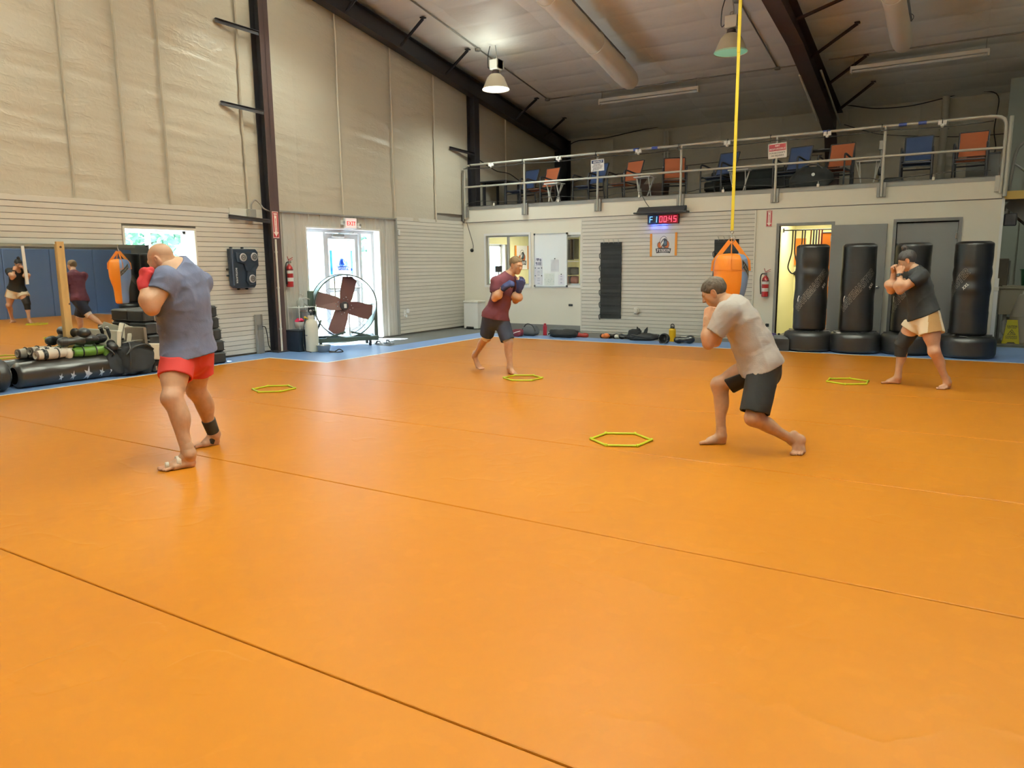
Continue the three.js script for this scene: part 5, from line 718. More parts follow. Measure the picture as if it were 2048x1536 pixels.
// loft of ellipses: keys {c, lat, w, d}; lat = sideways axis, w half width, d half depth
function fLoft(keys) {
  const n = keys.length - 1, S = keys.map((k) => ({ ...k, c: V(...k.c), lat: V(...k.lat).normalize() })), seg = [];
  for (let i = 0; i < n; i++) { const ax = S[i + 1].c.clone().sub(S[i].c), L = ax.length(); seg.push({ ax: ax.multiplyScalar(1 / L), L }); }
  const p = V(), l = V(), q = V(), f = V();
  return (x, y, z) => {
    let best = 1e9;
    for (let i = 0; i < n; i++) {
      const a = S[i], b = S[i + 1], s = seg[i]; p.set(x, y, z).sub(a.c); let h = p.dot(s.ax), t = h / s.L; t = t < 0 ? 0 : t > 1 ? 1 : t; const ex = h - t * s.L;
      l.copy(a.lat).lerp(b.lat, t); l.addScaledVector(s.ax, -l.dot(s.ax)).normalize(); f.crossVectors(s.ax, l); q.copy(p).addScaledVector(s.ax, -h);
      const w = a.w + (b.w - a.w) * t, d = a.d + (b.d - a.d) * t, u = q.dot(l) / w, v = q.dot(f) / d, o = Math.abs(ex) / Math.min(w, d), k = Math.sqrt(u * u + v * v + o * o), g = Math.sqrt((u / w) ** 2 + (v / d) ** 2 + (o / Math.min(w, d)) ** 2);
      let dist = k < 1e-5 ? -Math.min(w, d) : (k * (k - 1)) / g; if (dist < -Math.min(w, d)) dist = -Math.min(w, d);
      best = i ? smin(best, dist, 0.02) : dist;
    } return best;
  };
}
const fUnion = (list, k) => (x, y, z) => { let d = list[0](x, y, z); for (let i = 1; i < list.length; i++) d = smin(d, list[i](x, y, z), k); return d; };
const fPlane = (p, n) => { const q = V(...n).normalize(), c = q.dot(V(...p)); return (x, y, z) => q.x * x + q.y * y + q.z * z - c; };   // negative on the back side of n
function netMesh(fn, lo, hi, h) {   // surface nets with empty blocks skipped
  const N = [0, 1, 2].map((i) => Math.ceil((hi[i] - lo[i]) / h) + 1), [nx, ny, nz] = N, val = new Float32Array(nx * ny * nz), B = 8, rad = B * h * 0.87 * 1.25 + h;
  for (let bz = 0; bz < nz; bz += B) for (let by = 0; by < ny; by += B) for (let bX = 0; bX < nx; bX += B) {
    const d = fn(lo[0] + (bX + B / 2) * h, lo[1] + (by + B / 2) * h, lo[2] + (bz + B / 2) * h), far = Math.abs(d) > rad;
    for (let z = bz; z < Math.min(nz, bz + B); z++) for (let y = by; y < Math.min(ny, by + B); y++) for (let x = bX; x < Math.min(nx, bX + B); x++) val[(z * ny + y) * nx + x] = far ? d : fn(lo[0] + x * h, lo[1] + y * h, lo[2] + z * h);
  }
  const id = new Int32Array(nx * ny * nz).fill(-1), pos = [], idx = [], at3 = (x, y, z) => (z * ny + y) * nx + x;
  for (let z = 0; z < nz - 1; z++) for (let y = 0; y < ny - 1; y++) for (let x = 0; x < nx - 1; x++) {
    let m = 0; const v = []; for (let c = 0; c < 8; c++) { const q = val[at3(x + (c & 1), y + ((c >> 1) & 1), z + (c >> 2))]; v.push(q); if (q < 0) m |= 1 << c; }
    if (m === 0 || m === 255) continue; let sx = 0, sy = 0, sz = 0, n = 0;
    for (let a = 0; a < 8; a++) for (const e of [1, 2, 4]) { if (a & e) continue; const b = a | e; if ((v[a] < 0) === (v[b] < 0)) continue; const t = v[a] / (v[a] - v[b]); sx += (a & 1) + (e === 1 ? t : 0); sy += ((a >> 1) & 1) + (e === 2 ? t : 0); sz += (a >> 2) + (e === 4 ? t : 0); n++; }
    id[at3(x, y, z)] = pos.length / 3; pos.push(lo[0] + (x + sx / n) * h, lo[1] + (y + sy / n) * h, lo[2] + (z + sz / n) * h);
  }
  const quad = (a, b, c, d, f) => { if (a < 0 || b < 0 || c < 0 || d < 0) return; if (f) idx.push(a, b, c, a, c, d); else idx.push(a, c, b, a, d, c); };
  for (let z = 1; z < nz - 1; z++) for (let y = 1; y < ny - 1; y++) for (let x = 1; x < nx - 1; x++) {
    const s = val[at3(x, y, z)] < 0;
    if (s !== val[at3(x + 1, y, z)] < 0) quad(id[at3(x, y - 1, z - 1)], id[at3(x, y, z - 1)], id[at3(x, y, z)], id[at3(x, y - 1, z)], s);
    if (s !== val[at3(x, y + 1, z)] < 0) quad(id[at3(x - 1, y, z - 1)], id[at3(x - 1, y, z)], id[at3(x, y, z)], id[at3(x, y, z - 1)], s);
    if (s !== val[at3(x, y, z + 1)] < 0) quad(id[at3(x - 1, y - 1, z)], id[at3(x, y - 1, z)], id[at3(x, y, z)], id[at3(x - 1, y, z)], s);
  }
  const g = new THREE.BufferGeometry(); g.setAttribute('position', new THREE.Float32BufferAttribute(pos, 3)); g.setIndex(idx); g.computeVertexNormals();
  const uv = new Float32Array(pos.length / 3 * 2); for (let i = 0; i < uv.length / 2; i++) { uv[2 * i] = pos[3 * i] + pos[3 * i + 2]; uv[2 * i + 1] = pos[3 * i + 1]; } g.setAttribute('uv', new THREE.BufferAttribute(uv, 2)); return g;
}
// ------------------------------------------------------------------ hexagon rings on the mat
{
  phy('ringYellow', [0.50, 0.58, 0.015], 0.4);
  const t = thing('agility_ring', 'yellow-green hexagon ring left of the middle, behind the bald man', 'agility ring', [3.203, 0.002, 8.566], 0, undefined), R = 0.25, c = [...Array(6)].map((_, i) => [R * Math.cos(i * Math.PI / 3), 0.008, R * Math.sin(i * Math.PI / 3)]);
  for (let i = 0; i < 6; i++) mesh('side', rod(c[i].map((v) => v * 1), c[(i + 1) % 6], 0.0095, 8), M.ringYellow, t);
  for (const p of c) mesh('corner_joint', sph(0.0145, p[0], p[1] + 0.002, p[2], 10), M.ringYellow, t);
  t.rotation.y = 0.62;
  dup(t, [5.419, 0.002, 6.426], 0.47, 'yellow-green hexagon ring at the front foot of the man in maroon');
  dup(t, [7.866, 0.002, 8.946], 0.43, 'yellow-green hexagon ring nearest the camera, left of the crouching man');
  dup(t, [9.068, 0.002, 4.82], 0.55, 'yellow-green hexagon ring at the right, left of the woman');
}
// ------------------------------------------------------------------ standing bags
{
  phy('bagVinyl', 0xffffff, 0.42, { map: canvasTex(1024, 870, (c, w, h) => {
    c.fillStyle = '#0f0e0e'; c.fillRect(0, 0, w, h); const R = rng(8);
    c.save(); c.translate(w * 0.5, h * 0.53); c.rotate(-0.9); c.textAlign = 'center'; c.textBaseline = 'middle'; c.lineJoin = 'round'; c.font = 'italic bold 92px sans-serif'; c.strokeStyle = '#8d867c'; c.lineWidth = 6; c.strokeText('WAVEMASTER', 0, 0, 500); c.fillStyle = '#151414'; c.fillText('WAVEMASTER', 0, 0, 500);
    c.fillStyle = '#e0dcd4'; c.font = 'italic bold 38px sans-serif'; c.fillText('XXL', 130, 82); c.lineWidth = 12; c.strokeStyle = '#dcd8d0'; c.lineCap = 'round'; c.beginPath(); c.moveTo(-120, -64); c.quadraticCurveTo(-150, -62, -165, -40); c.stroke(); c.restore();
    c.strokeStyle = 'rgba(70,66,62,.6)'; c.lineWidth = 2; for (let i = 0; i < 14; i++) { const x = R() * w, y = h * (0.3 + R() * 0.4), l = 40 + R() * 90; c.beginPath(); c.moveTo(x, y); c.quadraticCurveTo(x + l / 2, y + 8 * (R() - 0.5), x + l, y + 6 * (R() - 0.5)); c.stroke(); }
  }), clearcoat: 0.25, clearcoatRoughness: 0.4 });
  phy('bagBlack', [0.010, 0.0097, 0.0097], 0.42, { clearcoat: 0.2, clearcoatRoughness: 0.45 });
  function wave(label, x, z, phi, seed, lean = 0) {
    const t = thing('standing_bag', label, 'punching bag', [x, 0, z]), bag = new THREE.Group(), n = 60, prof = [], r = 0.252;
    for (let i = 0; i <= n; i++) { const q = i / n, y = 0.33 + q * 1.39, e = Math.min(q, 1 - q) * 1.39, cr = e < 0.045 ? Math.sqrt(1 - (1 - e / 0.045) ** 2) : 1; const dent = 0.006 * vnoise(q * 12, seed) * (q > 0.25 && q < 0.75 ? 1.4 : 0.5); prof.push([r - 0.045 + 0.045 * cr + dent, y]); }
    const g = lathe([...prof], 56), p = g.attributes.position, uv = g.attributes.uv; for (let i = 0; i < p.count; i++) { const y = p.getY(i), a = Math.atan2(p.getX(i), p.getZ(i)), k = 1 + 0.008 * vnoise(a * 3 + 9, y * 6, seed); p.setX(i, p.getX(i) * k); p.setZ(i, p.getZ(i) * k); uv.setY(i, (y - 0.33) / 1.39); uv.setX(i, uv.getX(i)); } g.computeVertexNormals();
    const b = mesh('bag', g, M.bagVinyl, t); b.rotation.y = Math.PI + phi; b.rotation.z = lean;
    mesh('top_cap', lathe([[0, 1.725], [0.19, 1.725], [0.212, 1.718]], 40), M.bagBlack, b); mesh('zip_pull', rb(0.012, 0.05, 0.01, 0.2, 1.69, -0.155, 0.004), M.rubber, b);
    mesh('base', lathe([[0, 0.0], [0.33, 0.0], [0.372, 0.02], [0.388, 0.06], [0.388, 0.24], [0.372, 0.295], [0.325, 0.325], [0.24, 0.335], [0.2, 0.345], [0, 0.345]], 56), M.bagBlack, t);
    mesh('base_rib', [0, 1, 2, 3, 4, 5].map((k) => rb(0.1, 0.012, 0.05, 0.3 * Math.sin(k * 1.047 + phi), 0.33, 0.3 * Math.cos(k * 1.047 + phi), 0.005)), M.bagBlack, t);
    mesh('filler_cap', cyl(0.035, 0.035, 0.02, 0.27 * Math.sin(phi + 0.5), 0.337, 0.27 * Math.cos(phi + 0.5)), M.rubber, t); return t;
  }
  wave('black standing punching bag in front of the open storage doorway', 8.03, 1.55, 0.17, 1);
  wave('black standing punching bag in front of the open grey door leaf', 8.725, 1.505, 0.06, 2);
  wave('black standing punching bag mostly hidden behind the woman', 9.47, 1.35, -0.25, 3);
  wave('rightmost black standing punching bag, at the end of the white wall', 10.27, 1.425, -1.2, 4);
}
// ------------------------------------------------------------------ drum fan and the things beside it
{
  std('fanGreen', [0.05, 0.075, 0.06], 0.5, { metalness: 0.3 }); std('drumMetal', [0.36, 0.38, 0.39], 0.35, { metalness: 0.6, side: THREE.DoubleSide }); std('fanBlade', [0.13, 0.055, 0.048], 0.55);
  const t = thing('drum_fan', 'big wheeled drum fan with four brown blades in front of the entrance', 'fan', [0.50, 0, 4.55], 1.016), Y = 0.735, R = 0.565, D = 0.34;
  const drum = mesh('drum', lathe([[R, -D / 2], [R, D / 2], [R - 0.004, D / 2], [R - 0.004, -D / 2], [R, -D / 2]], 64).rotateX(Math.PI / 2).translate(0, Y, 0), M.drumMetal, t);
  mesh('rim', [tor(R, 0.011, 8, 64).translate(0, Y, D / 2), tor(R, 0.011, 8, 64).translate(0, Y, -D / 2)], M.fanGreen, drum);
  mesh('rivet', [...Array(12)].map((_, i) => { const a = i * 0.5236 + 0.2; return sph(0.008, Math.cos(a) * (R - 0.006), Y + Math.sin(a) * (R - 0.006), 0, 6); }), M.galv, drum);
  const twist = 0.3;
  for (const deg of [76, 165, 250, 344]) {
    const a = deg * Math.PI / 180, pts = [[0.03, -0.1], [0.16, -0.135], [0.5, -0.145], [0.548, -0.03], [0.51, 0.14], [0.2, 0.135], [0.03, 0.09]], g = extr(pts, 0.006, 0.002), p = g.attributes.position;
    for (let i = 0; i < p.count; i++) { const x = p.getX(i), y = p.getY(i), z = p.getZ(i), q = twist - 0.25 * x; p.setXYZ(i, x, y * Math.cos(q) - z * Math.sin(q), y * Math.sin(q) + z * Math.cos(q) + 0.1 * y * y * 4); } g.computeVertexNormals();
    const b = mesh('blade', g.rotateZ(a).translate(0, Y, 0.0), M.fanBlade, t);
    mesh('blade_bolt', [[0.12, 0.04], [0.12, -0.04], [0.16, 0]].map(([x, y]) => sph(0.012, x, y, 0.025 + 0.25 * y, 8)).map((q) => q.rotateZ(a).translate(0, Y, 0)), M.chrome, b);
  }
  mesh('hub', [cyl(0.075, 0.085, 0.06).rotateX(Math.PI / 2).translate(0, Y, 0.03), cyl(0.03, 0.03, 0.06).rotateX(Math.PI / 2).translate(0, Y, 0.07)], M.steel, t);
  mesh('hub_label', rb(0.05, 0.075, 0.004, 0, Y, 0.102, 0.002, 1), M.labelWhite, t);
  mesh('motor', [cyl(0.09, 0.09, 0.2).rotateX(Math.PI / 2).translate(0, Y, -0.14)], M.greyFrame, t);
  mesh('motor_strut', [bar([-R, Y, -0.12], [R, Y, -0.12], 0.03, 0.02), bar([-0.12, Y - R, -0.14], [-0.12, Y + R - 0.02, -0.14], 0.025, 0.02, V(1, 0, 0)), bar([0.12, Y - R, -0.14], [0.12, Y + R - 0.02, -0.14], 0.025, 0.02, V(1, 0, 0))], M.galv, t);
  mesh('rear_guard', [...[0.15, 0.27, 0.39, 0.5].map((r) => tor(r, 0.003, 4, 48).translate(0, Y, -D / 2)), ...[...Array(8)].map((_, i) => rod([0.1 * Math.cos(i * 0.785), Y + 0.1 * Math.sin(i * 0.785), -D / 2], [R * Math.cos(i * 0.785), Y + R * Math.sin(i * 0.785), -D / 2], 0.003, 5))], M.galv, t);
  mesh('upright', [bar([-0.6, 0.12, 0.02], [-0.6, 1.02, 0.02], 0.055, 0.1, V(1, 0, 0)), bar([-0.6, 0.15, 0.1], [-0.45, 0.5, 0.1], 0.03, 0.03)], M.fanGreen, t);
  mesh('upright', bar([0.6, 0.12, -0.05], [0.6, 0.8, -0.05], 0.05, 0.06, V(1, 0, 0)), M.fanGreen, t);
  mesh('handle', tube([[-0.62, 0.72, 0.05], [-0.72, 0.8, 0.06], [-0.78, 0.86, 0.06], [-0.72, 0.9, 0.06], [-0.62, 0.87, 0.05]], 0.012, 24, 8), M.galv, t);
  mesh('cart', [bar([-0.66, 0.14, 0.24], [0.55, 0.14, 0.24], 0.07, 0.075), bar([-0.66, 0.14, -0.24], [0.6, 0.14, -0.24], 0.07, 0.075), bar([-0.6, 0.14, -0.24], [-0.6, 0.14, 0.24], 0.08, 0.07), bar([0.5, 0.14, -0.24], [0.5, 0.14, 0.24], 0.08, 0.07), bar([-0.4, 0.18, 0.24], [-0.05, 0.27, 0.2], 0.03, 0.03), bar([0.4, 0.18, 0.24], [0.05, 0.27, 0.2], 0.03, 0.03)], M.fanGreen, t);
  for (const [x, z] of [[0.4, 0.22], [0.46, -0.22], [-0.5, 0.2], [-0.5, -0.22]]) { const w = mesh('caster', cyl(0.05, 0.05, 0.03).rotateZ(Math.PI / 2).translate(x, 0.05, z), M.rubber, t); mesh('caster_fork', [box(0.045, 0.05, 0.05, x, 0.085, z), rod([x - 0.025, 0.05, z], [x + 0.025, 0.05, z], 0.008)], M.galv, w); }
  mesh('switch_box', rb(0.06, 0.12, 0.07, -0.66, 0.55, 0.08, 0.008), M.black, t);

  const bb = thing('black_crate', 'plain black bin between the dark column and the white sprayer', 'bin', [0.345, 0.0, 5.53]); mesh('body', extr([[-0.17, -0.15], [0.17, -0.15], [0.17, 0.15], [-0.17, 0.15]].map(([x, y]) => [x, y]), 0.36, 0.012).rotateX(-Math.PI / 2), M.navyPlastic, bb); mesh('rim', [bx(-0.18, 0.18, 0.345, 0.365, 0.13, 0.155), bx(-0.18, 0.18, 0.345, 0.365, -0.155, -0.13), bx(-0.18, -0.155, 0.345, 0.365, -0.15, 0.15), bx(0.155, 0.18, 0.345, 0.365, -0.15, 0.15)], M.black, bb);
  phy('jugWhite', [0.72, 0.71, 0.60], 0.45); std('bandGrey', [0.2, 0.2, 0.2], 0.6); std('valveYellow', [0.7, 0.48, 0.03], 0.5);
  const sp = thing('pump_sprayer', 'cream plastic pump sprayer tank with a black pump handle', 'sprayer', [0.66, 0.0, 5.52]); mesh('tank', lathe([[0, 0], [0.1, 0], [0.112, 0.02], [0.108, 0.12], [0.112, 0.3], [0.108, 0.46], [0.085, 0.53], [0.05, 0.56], [0.045, 0.6], [0, 0.6]], 32), M.jugWhite, sp); mesh('collar', cyl(0.052, 0.055, 0.05, 0, 0.6, 0), M.offwhite, sp); mesh('pump_handle', [tor(0.05, 0.012, 8, 24).scale(1, 0.65, 1).translate(0, 0.7, 0), rod([0, 0.6, 0], [0, 0.67, 0], 0.015)], M.rubber, sp); mesh('valve', [rod([-0.05, 0.56, 0], [-0.13, 0.59, 0.02], 0.014), sph(0.022, -0.12, 0.585, 0.02, 10)], M.valveYellow, sp); mesh('label_strip', new THREE.CylinderGeometry(0.1125, 0.1125, 0.022, 20, 1, true, -0.9, 1.0).translate(0, 0.29, 0), M.bandGrey, sp); mesh('hose', tube([[-0.1, 0.57, 0.03], [-0.13, 0.4, 0.06], [-0.12, 0.15, 0.09], [-0.05, 0.03, 0.12], [0.1, 0.01, 0.13]], 0.007, 30, 6), M.rubber, sp);
  const bo = thing('metal_pan', 'round grey metal pan under the left end of the drum fan', 'pan', [0.87, 0.0, 5.46]); mesh('pan', lathe([[0, 0.006], [0.09, 0.006], [0.118, 0.11], [0.126, 0.115], [0.124, 0.12], [0.113, 0.115], [0.088, 0.0], [0, 0.0]], 32), M.drumMetal, bo); mesh('cord', tube([[0.12, 0.02, 0], [0.2, 0.012, -0.05], [0.26, 0.05, -0.1], [0.33, 0.012, -0.12], [0.28, 0.01, -0.02], [0.18, 0.012, 0.06]], 0.009, 40, 6), M.rubber, bo);
  // wire shelf with its load
  const ws = thing('wire_shelf', 'small white wire shelf standing between the column and the fan', 'shelf', [0.22, 0, 5.3]); for (const x of [-0.14, 0.14]) for (const z of [-0.2, 0.2]) mesh('leg', rod([x, 0, z], [x, 0.78, z], 0.008, 8), M.white, ws); for (const y of [0.13, 0.36, 0.745]) mesh('wire_deck', [...[-0.14, -0.07, 0, 0.07, 0.14].map((x) => rod([x, y, -0.2], [x, y, 0.2], 0.004, 6)), ...[-0.2, 0.2].map((z) => rod([-0.14, y, z], [0.14, y, z], 0.006, 6)), bx(-0.14, 0.14, y - 0.001, y + 0.002, -0.2, 0.2)], M.white, ws);
  phy('clearPlastic', [0.82, 0.86, 0.86], 0.15, { transmission: 0.7, thickness: 0, ior: 1.4 }); std('hotPink', [0.8, 0.03, 0.13], 0.5);
  const pb = thing('pump_bottle', 'clear hand pump bottle on top of the wire shelf', 'bottle', [0.22, 0.748, 5.33]); mesh('bottle', lathe([[0, 0], [0.06, 0], [0.065, 0.02], [0.064, 0.1], [0.03, 0.145], [0.022, 0.16], [0, 0.16]], 24), M.clearPlastic, pb); mesh('pump', [cyl(0.022, 0.022, 0.03, 0, 0.17, 0), rod([0, 0.18, 0], [0, 0.225, 0], 0.008), bar([-0.01, 0.225, 0], [0.07, 0.22, 0.01], 0.02, 0.014)], M.white, pb);
  const cc = thing('clear_bin', 'translucent grey plastic bin under the wire shelf top', 'bin', [0.22, 0.365, 5.2]); mesh('bin', lathe([[0, 0], [0.1, 0], [0.125, 0.3], [0.13, 0.31], [0.122, 0.31], [0.097, 0.01], [0, 0.01]], 4).rotateY(0.78), M.clearPlastic, cc); mesh('lid', rb(0.2, 0.02, 0.2, 0, 0.315, 0, 0.008), M.white, cc);
  const pk = thing('pink_wraps', 'bright pink cones heaped in a white tub on the wire shelf', 'training cones', [0.3, 0.40, 5.45]); mesh('tub', lathe([[0, 0], [0.075, 0], [0.09, 0.1], [0.094, 0.1], [0.08, -0.002], [0, -0.002]], 24), M.white, pk); for (let i = 0; i < 6; i++) mesh('cone', lathe([[0.055, 0], [0.05, 0.006], [0.018, 0.05], [0.012, 0.05], [0.045, 0.0]], 18).rotateZ((i - 2.5) * 0.16).translate((i - 2.5) * 0.026, 0.1 + 0.012 * (i % 2), 0.02 * ((i % 3) - 1)), M.hotPink, pk);
  // flip-flops by the door
  std('sole', [0.30, 0.33, 0.36], 0.7); std('strapGrey', [0.06, 0.07, 0.09], 0.6);
  const ff = thing('flip_flop', 'left flip-flop of the pair on the floor right of the fan', 'flip-flop', [0.9, -0.002, 4.1], 1.1); mesh('sole', extr([[-0.04, -0.13], [0.03, -0.13], [0.042, 0.0], [0.05, 0.08], [0.02, 0.135], [-0.03, 0.13], [-0.05, 0.06], [-0.036, -0.05]], 0.018, 0.005).rotateX(-Math.PI / 2), M.sole, ff); mesh('strap', tube([[-0.042, 0.018, 0.0], [-0.03, 0.05, -0.03], [0.0, 0.06, -0.06], [0.03, 0.05, -0.03], [0.042, 0.018, 0.0]], 0.009, 20, 6), M.strapGrey, ff); mesh('toe_post', rod([0, 0.058, -0.06], [0, 0.018, -0.08], 0.006), M.strapGrey, ff);
  dup(ff, [1.0, -0.002, 3.93], 1.35, 'right flip-flop of the pair on the floor right of the fan');
  // step-on waste bin
  const tr = thing('trash_can', 'white step-on waste bin in the back left corner', 'waste bin', [0.44, -0.03, 0.24]); mesh('body', rb(0.4, 0.6, 0.32, 0, 0.31, 0, 0.02, 3), M.white, tr); mesh('lid', rb(0.42, 0.05, 0.34, 0, 0.63, 0, 0.018, 3), M.offwhite, tr); mesh('pedal', [rb(0.16, 0.03, 0.07, -0.02, 0.03, 0.18, 0.008), rb(0.2, 0.05, 0.02, -0.02, 0.035, 0.162, 0.006)], M.black, tr);
}
// ------------------------------------------------------------------ stack of soft blocks and the gear along the mirror
{
  phy('blockVinyl', [0.008, 0.0083, 0.0095], 0.55);
  const spots = [[0, 0.0, 7.79], [1, -0.02, 7.79], [2, -0.055, 7.80], [3, -0.08, 7.81], [4, -0.1, 7.82]];
  spots.forEach(([i, dx, z], k) => {
    const t = thing('foam_block', ['lowest big black foam block of the stack behind the bald man', 'second black foam block from the floor in the stack behind the bald man', 'middle black foam block of the stack behind the bald man', 'fourth black foam block from the floor in the stack behind the bald man', 'topmost black foam block of the stack behind the bald man'][k], 'foam block', [0.35 + dx, i * 0.176, z], 0.006 * (k % 3) - 0.006);
    mesh('block', rb(0.40, 0.172, 1.21, 0, 0.087, 0, 0.035, 4), M.blockVinyl, t); mesh('piping', [rb(0.406, 0.008, 1.216, 0, 0.15, 0, 0.004, 1), rb(0.406, 0.008, 1.216, 0, 0.024, 0, 0.004, 1)], M.black, t); mesh('grip', tube([[0.202, 0.1, 0.06], [0.225, 0.1, 0.05], [0.225, 0.1, -0.05], [0.202, 0.1, -0.06]], 0.012, 14, 6), M.black, t); mesh('flap', rb(0.01, 0.15, 0.05, 0.204, 0.085, 0.42, 0.004), M.greyFrame, t);
  });
  // long bag with stars lying along the mirror
  const starMap = canvasTex(1024, 512, (c, w, h) => { c.fillStyle = '#1d1a18'; c.fillRect(0, 0, w, h); const R = rng(4); for (let i = 0; i < 200; i++) { c.fillStyle = 'rgba(80,66,52,' + 0.12 * R() + ')'; c.fillRect(R() * w, h * (0.52 + 0.2 * R()), 30, 4); } const star = (x, y, r) => { c.fillStyle = '#d6d8da'; c.beginPath(); for (let i = 0; i < 10; i++) { const a = -Math.PI / 2 + i * Math.PI / 5 + 0.25, q = i % 2 ? r * 0.4 : r; c[i ? 'lineTo' : 'moveTo'](x + q * Math.cos(a), y + q * Math.sin(a) * 1.35); } c.fill(); }; star(w * 0.36, h * 0.575, 24); star(w * 0.47, h * 0.575, 30); star(w * 0.61, h * 0.575, 46); star(w * 0.745, h * 0.575, 30); star(w * 0.845, h * 0.575, 24); });
  phy('starVinyl', 0xffffff, 0.32, { map: starMap, clearcoat: 0.4, clearcoatRoughness: 0.3 });
  const sb = thing('lying_bag', 'long black heavy bag with white stars lying along the mirror', 'punching bag', [0.29, 0.16, 9.4]);
  { const n = 50, L = 1.36, pr = []; for (let i = 0; i <= n; i++) { const q = i / n, e = Math.min(q, 1 - q) * L, c = e < 0.05 ? Math.sqrt(Math.max(0, 1 - (1 - e / 0.05) ** 2)) : 1; pr.push([0.105 + 0.055 * c + 0.004 * vnoise(q * 9, 3), (q - 0.5) * L]); }
    const g = lathe(pr, 48), p = g.attributes.position, uv = g.attributes.uv; for (let i = 0; i < p.count; i++) { const a = Math.atan2(p.getX(i), p.getZ(i)), y = p.getY(i), k = 1 + 0.02 * vnoise(a * 2, y * 4, 2); p.setX(i, p.getX(i) * k); p.setZ(i, Math.max(-0.157, p.getZ(i) * k)); uv.setXY(i, y / L + 0.5, 1 - ((a / 6.2832 + 1) % 1)); }
    g.computeVertexNormals(); const m = mesh('bag', g, M.starVinyl, sb); m.rotation.set(-Math.PI / 2, 0, 0); m.rotation.order = 'YXZ';
    // bag axis along -z, so that the printed side faces the room
    m.quaternion.setFromRotationMatrix(new THREE.Matrix4().makeBasis(V(0, 1, 0), V(0, 0, -1), V(-1, 0, 0)));
    const cap = mesh('end_cap', [cyl(0.11, 0.11, 0.012, 0, L / 2, 0, 32), cyl(0.11, 0.11, 0.012, 0, -L / 2, 0, 32)], M.bagBlack, sb); cap.quaternion.copy(m.quaternion); }
  const eb = thing('lying_bag', 'end of a thick black heavy bag on the floor at the left photo edge', 'punching bag', [0.33, 0.2, 10.82]);
  { const pr = []; for (let i = 0; i <= 40; i++) { const q = i / 40, e = Math.min(q, 1 - q) * 1.3, c = e < 0.1 ? Math.sqrt(Math.max(0, 1 - (1 - e / 0.1) ** 2)) : 1; pr.push([0.1 + 0.1 * c, (q - 0.5) * 1.3]); } const g = lathe(pr, 44).rotateX(Math.PI / 2); mesh('bag', g, M.bagBlack, eb); mesh('end_cap', [cyl(0.11, 0.11, 0.012, 0, 0.65, 0, 30).rotateX(Math.PI / 2), cyl(0.11, 0.11, 0.012, 0, -0.65, 0, 30).rotateX(Math.PI / 2)], M.black, eb); mesh('seam_band', [-0.5, 0.5].map((z) => tor(0.201, 0.006, 6, 40).translate(0, 0, z)), M.black, eb); }
  // gloves, guards and pads: small fields meshed once each
  const net = (list, k, lo, hi, h, noise = 0, s = 0) => netMesh((x, y, z) => fUnion(list, k)(x, y, z) - (noise ? noise * vnoise(x * 18, y * 18, z * 18 + s) : 0), lo, hi, h);
  const gloveG = net([fEll([0, 0.06, 0.05], [0.062, 0.06, 0.085]), fEll([0, 0.085, 0.075], [0.058, 0.045, 0.055]), fCone([0.055, 0.05, 0.01], [0.05, 0.065, 0.09], 0.026, 0.024), fCone([0, 0.055, -0.05], [0, 0.055, -0.14], 0.044, 0.05)], 0.03, [-0.1, -0.02, -0.22], [0.12, 0.16, 0.18], 0.008, 0.003, 3);
  std('cream', [0.70, 0.66, 0.55], 0.55); std('greenVinyl', [0.09, 0.20, 0.02], 0.4); std('brownPad', [0.14, 0.11, 0.08], 0.6); std('gloveRed', [0.40, 0.04, 0.03], 0.45); std('greyCloth', [0.10, 0.105, 0.11], 0.8); std('maroonCloth', [0.16, 0.02, 0.035], 0.7);
  phy('gloveBlack', [0.011, 0.011, 0.012], 0.38, { clearcoat: 0.25, clearcoatRoughness: 0.3 });
  function glove(label, mat, pos, ry, rx = 0, rz = 0, s = 1, cuff = M.black) { const t = thing('boxing_glove', label, 'boxing glove', pos, ry); t.rotation.set(rx, ry, rz, 'YXZ'); t.scale.setScalar(s); mesh('mitt', gloveG, mat, t); mesh('cuff_strap', lathe([[0.052, -0.03], [0.056, -0.02], [0.056, 0.02], [0.052, 0.03]], 24).rotateX(Math.PI / 2).translate(0, 0.055, -0.11), cuff, t); return t; }
  // shin guards
  const guardG = (() => { const p = []; for (let i = 0; i <= 16; i++) { const q = i / 16; p.push([0.055 + 0.012 * Math.sin(q * 3.1), (q - 0.5) * 0.36]); } return lathe([...p, ...p.slice().reverse().map(([r, y]) => [r - 0.022, y])], 30); })();
  const stripeTex = canvasTex(256, 256, (c, w, h) => { c.fillStyle = '#d9cfc0'; c.fillRect(0, 0, w, h); for (let i = 0; i < 5; i++) { c.fillStyle = i % 2 ? '#5c4a40' : '#6b5a50'; c.fillRect(0, h * (0.1 + i * 0.1), w, h * 0.045); } c.fillStyle = '#bdb2a3'; for (let i = 0; i < 60; i++) c.fillRect((i * 53) % w, h * 0.7 + ((i * 29) % 70), 5, 3); c.fillStyle = '#22201f'; c.fillRect(w * 0.1, h * 0.62, w * 0.35, h * 0.07); });
  M.stripes = new THREE.MeshStandardMaterial({ map: stripeTex, roughness: 0.55 });
  function guard(label, mat, pos, eul, s = [1, 1, 1]) { const t = thing('shin_guard', label, 'shin guard', pos); t.rotation.set(...eul, 'YXZ'); const b = mesh('shell', guardG, mat, t); b.scale.set(...s); mesh('instep_pad', fG(), mat, t).scale.set(...s); mesh('strap', [tor(0.07, 0.008, 6, 24).rotateX(Math.PI / 2).translate(0, 0.08, 0), tor(0.07, 0.008, 6, 24).rotateX(Math.PI / 2).translate(0, -0.08, 0)], M.black, t).scale.set(...s); return t; }
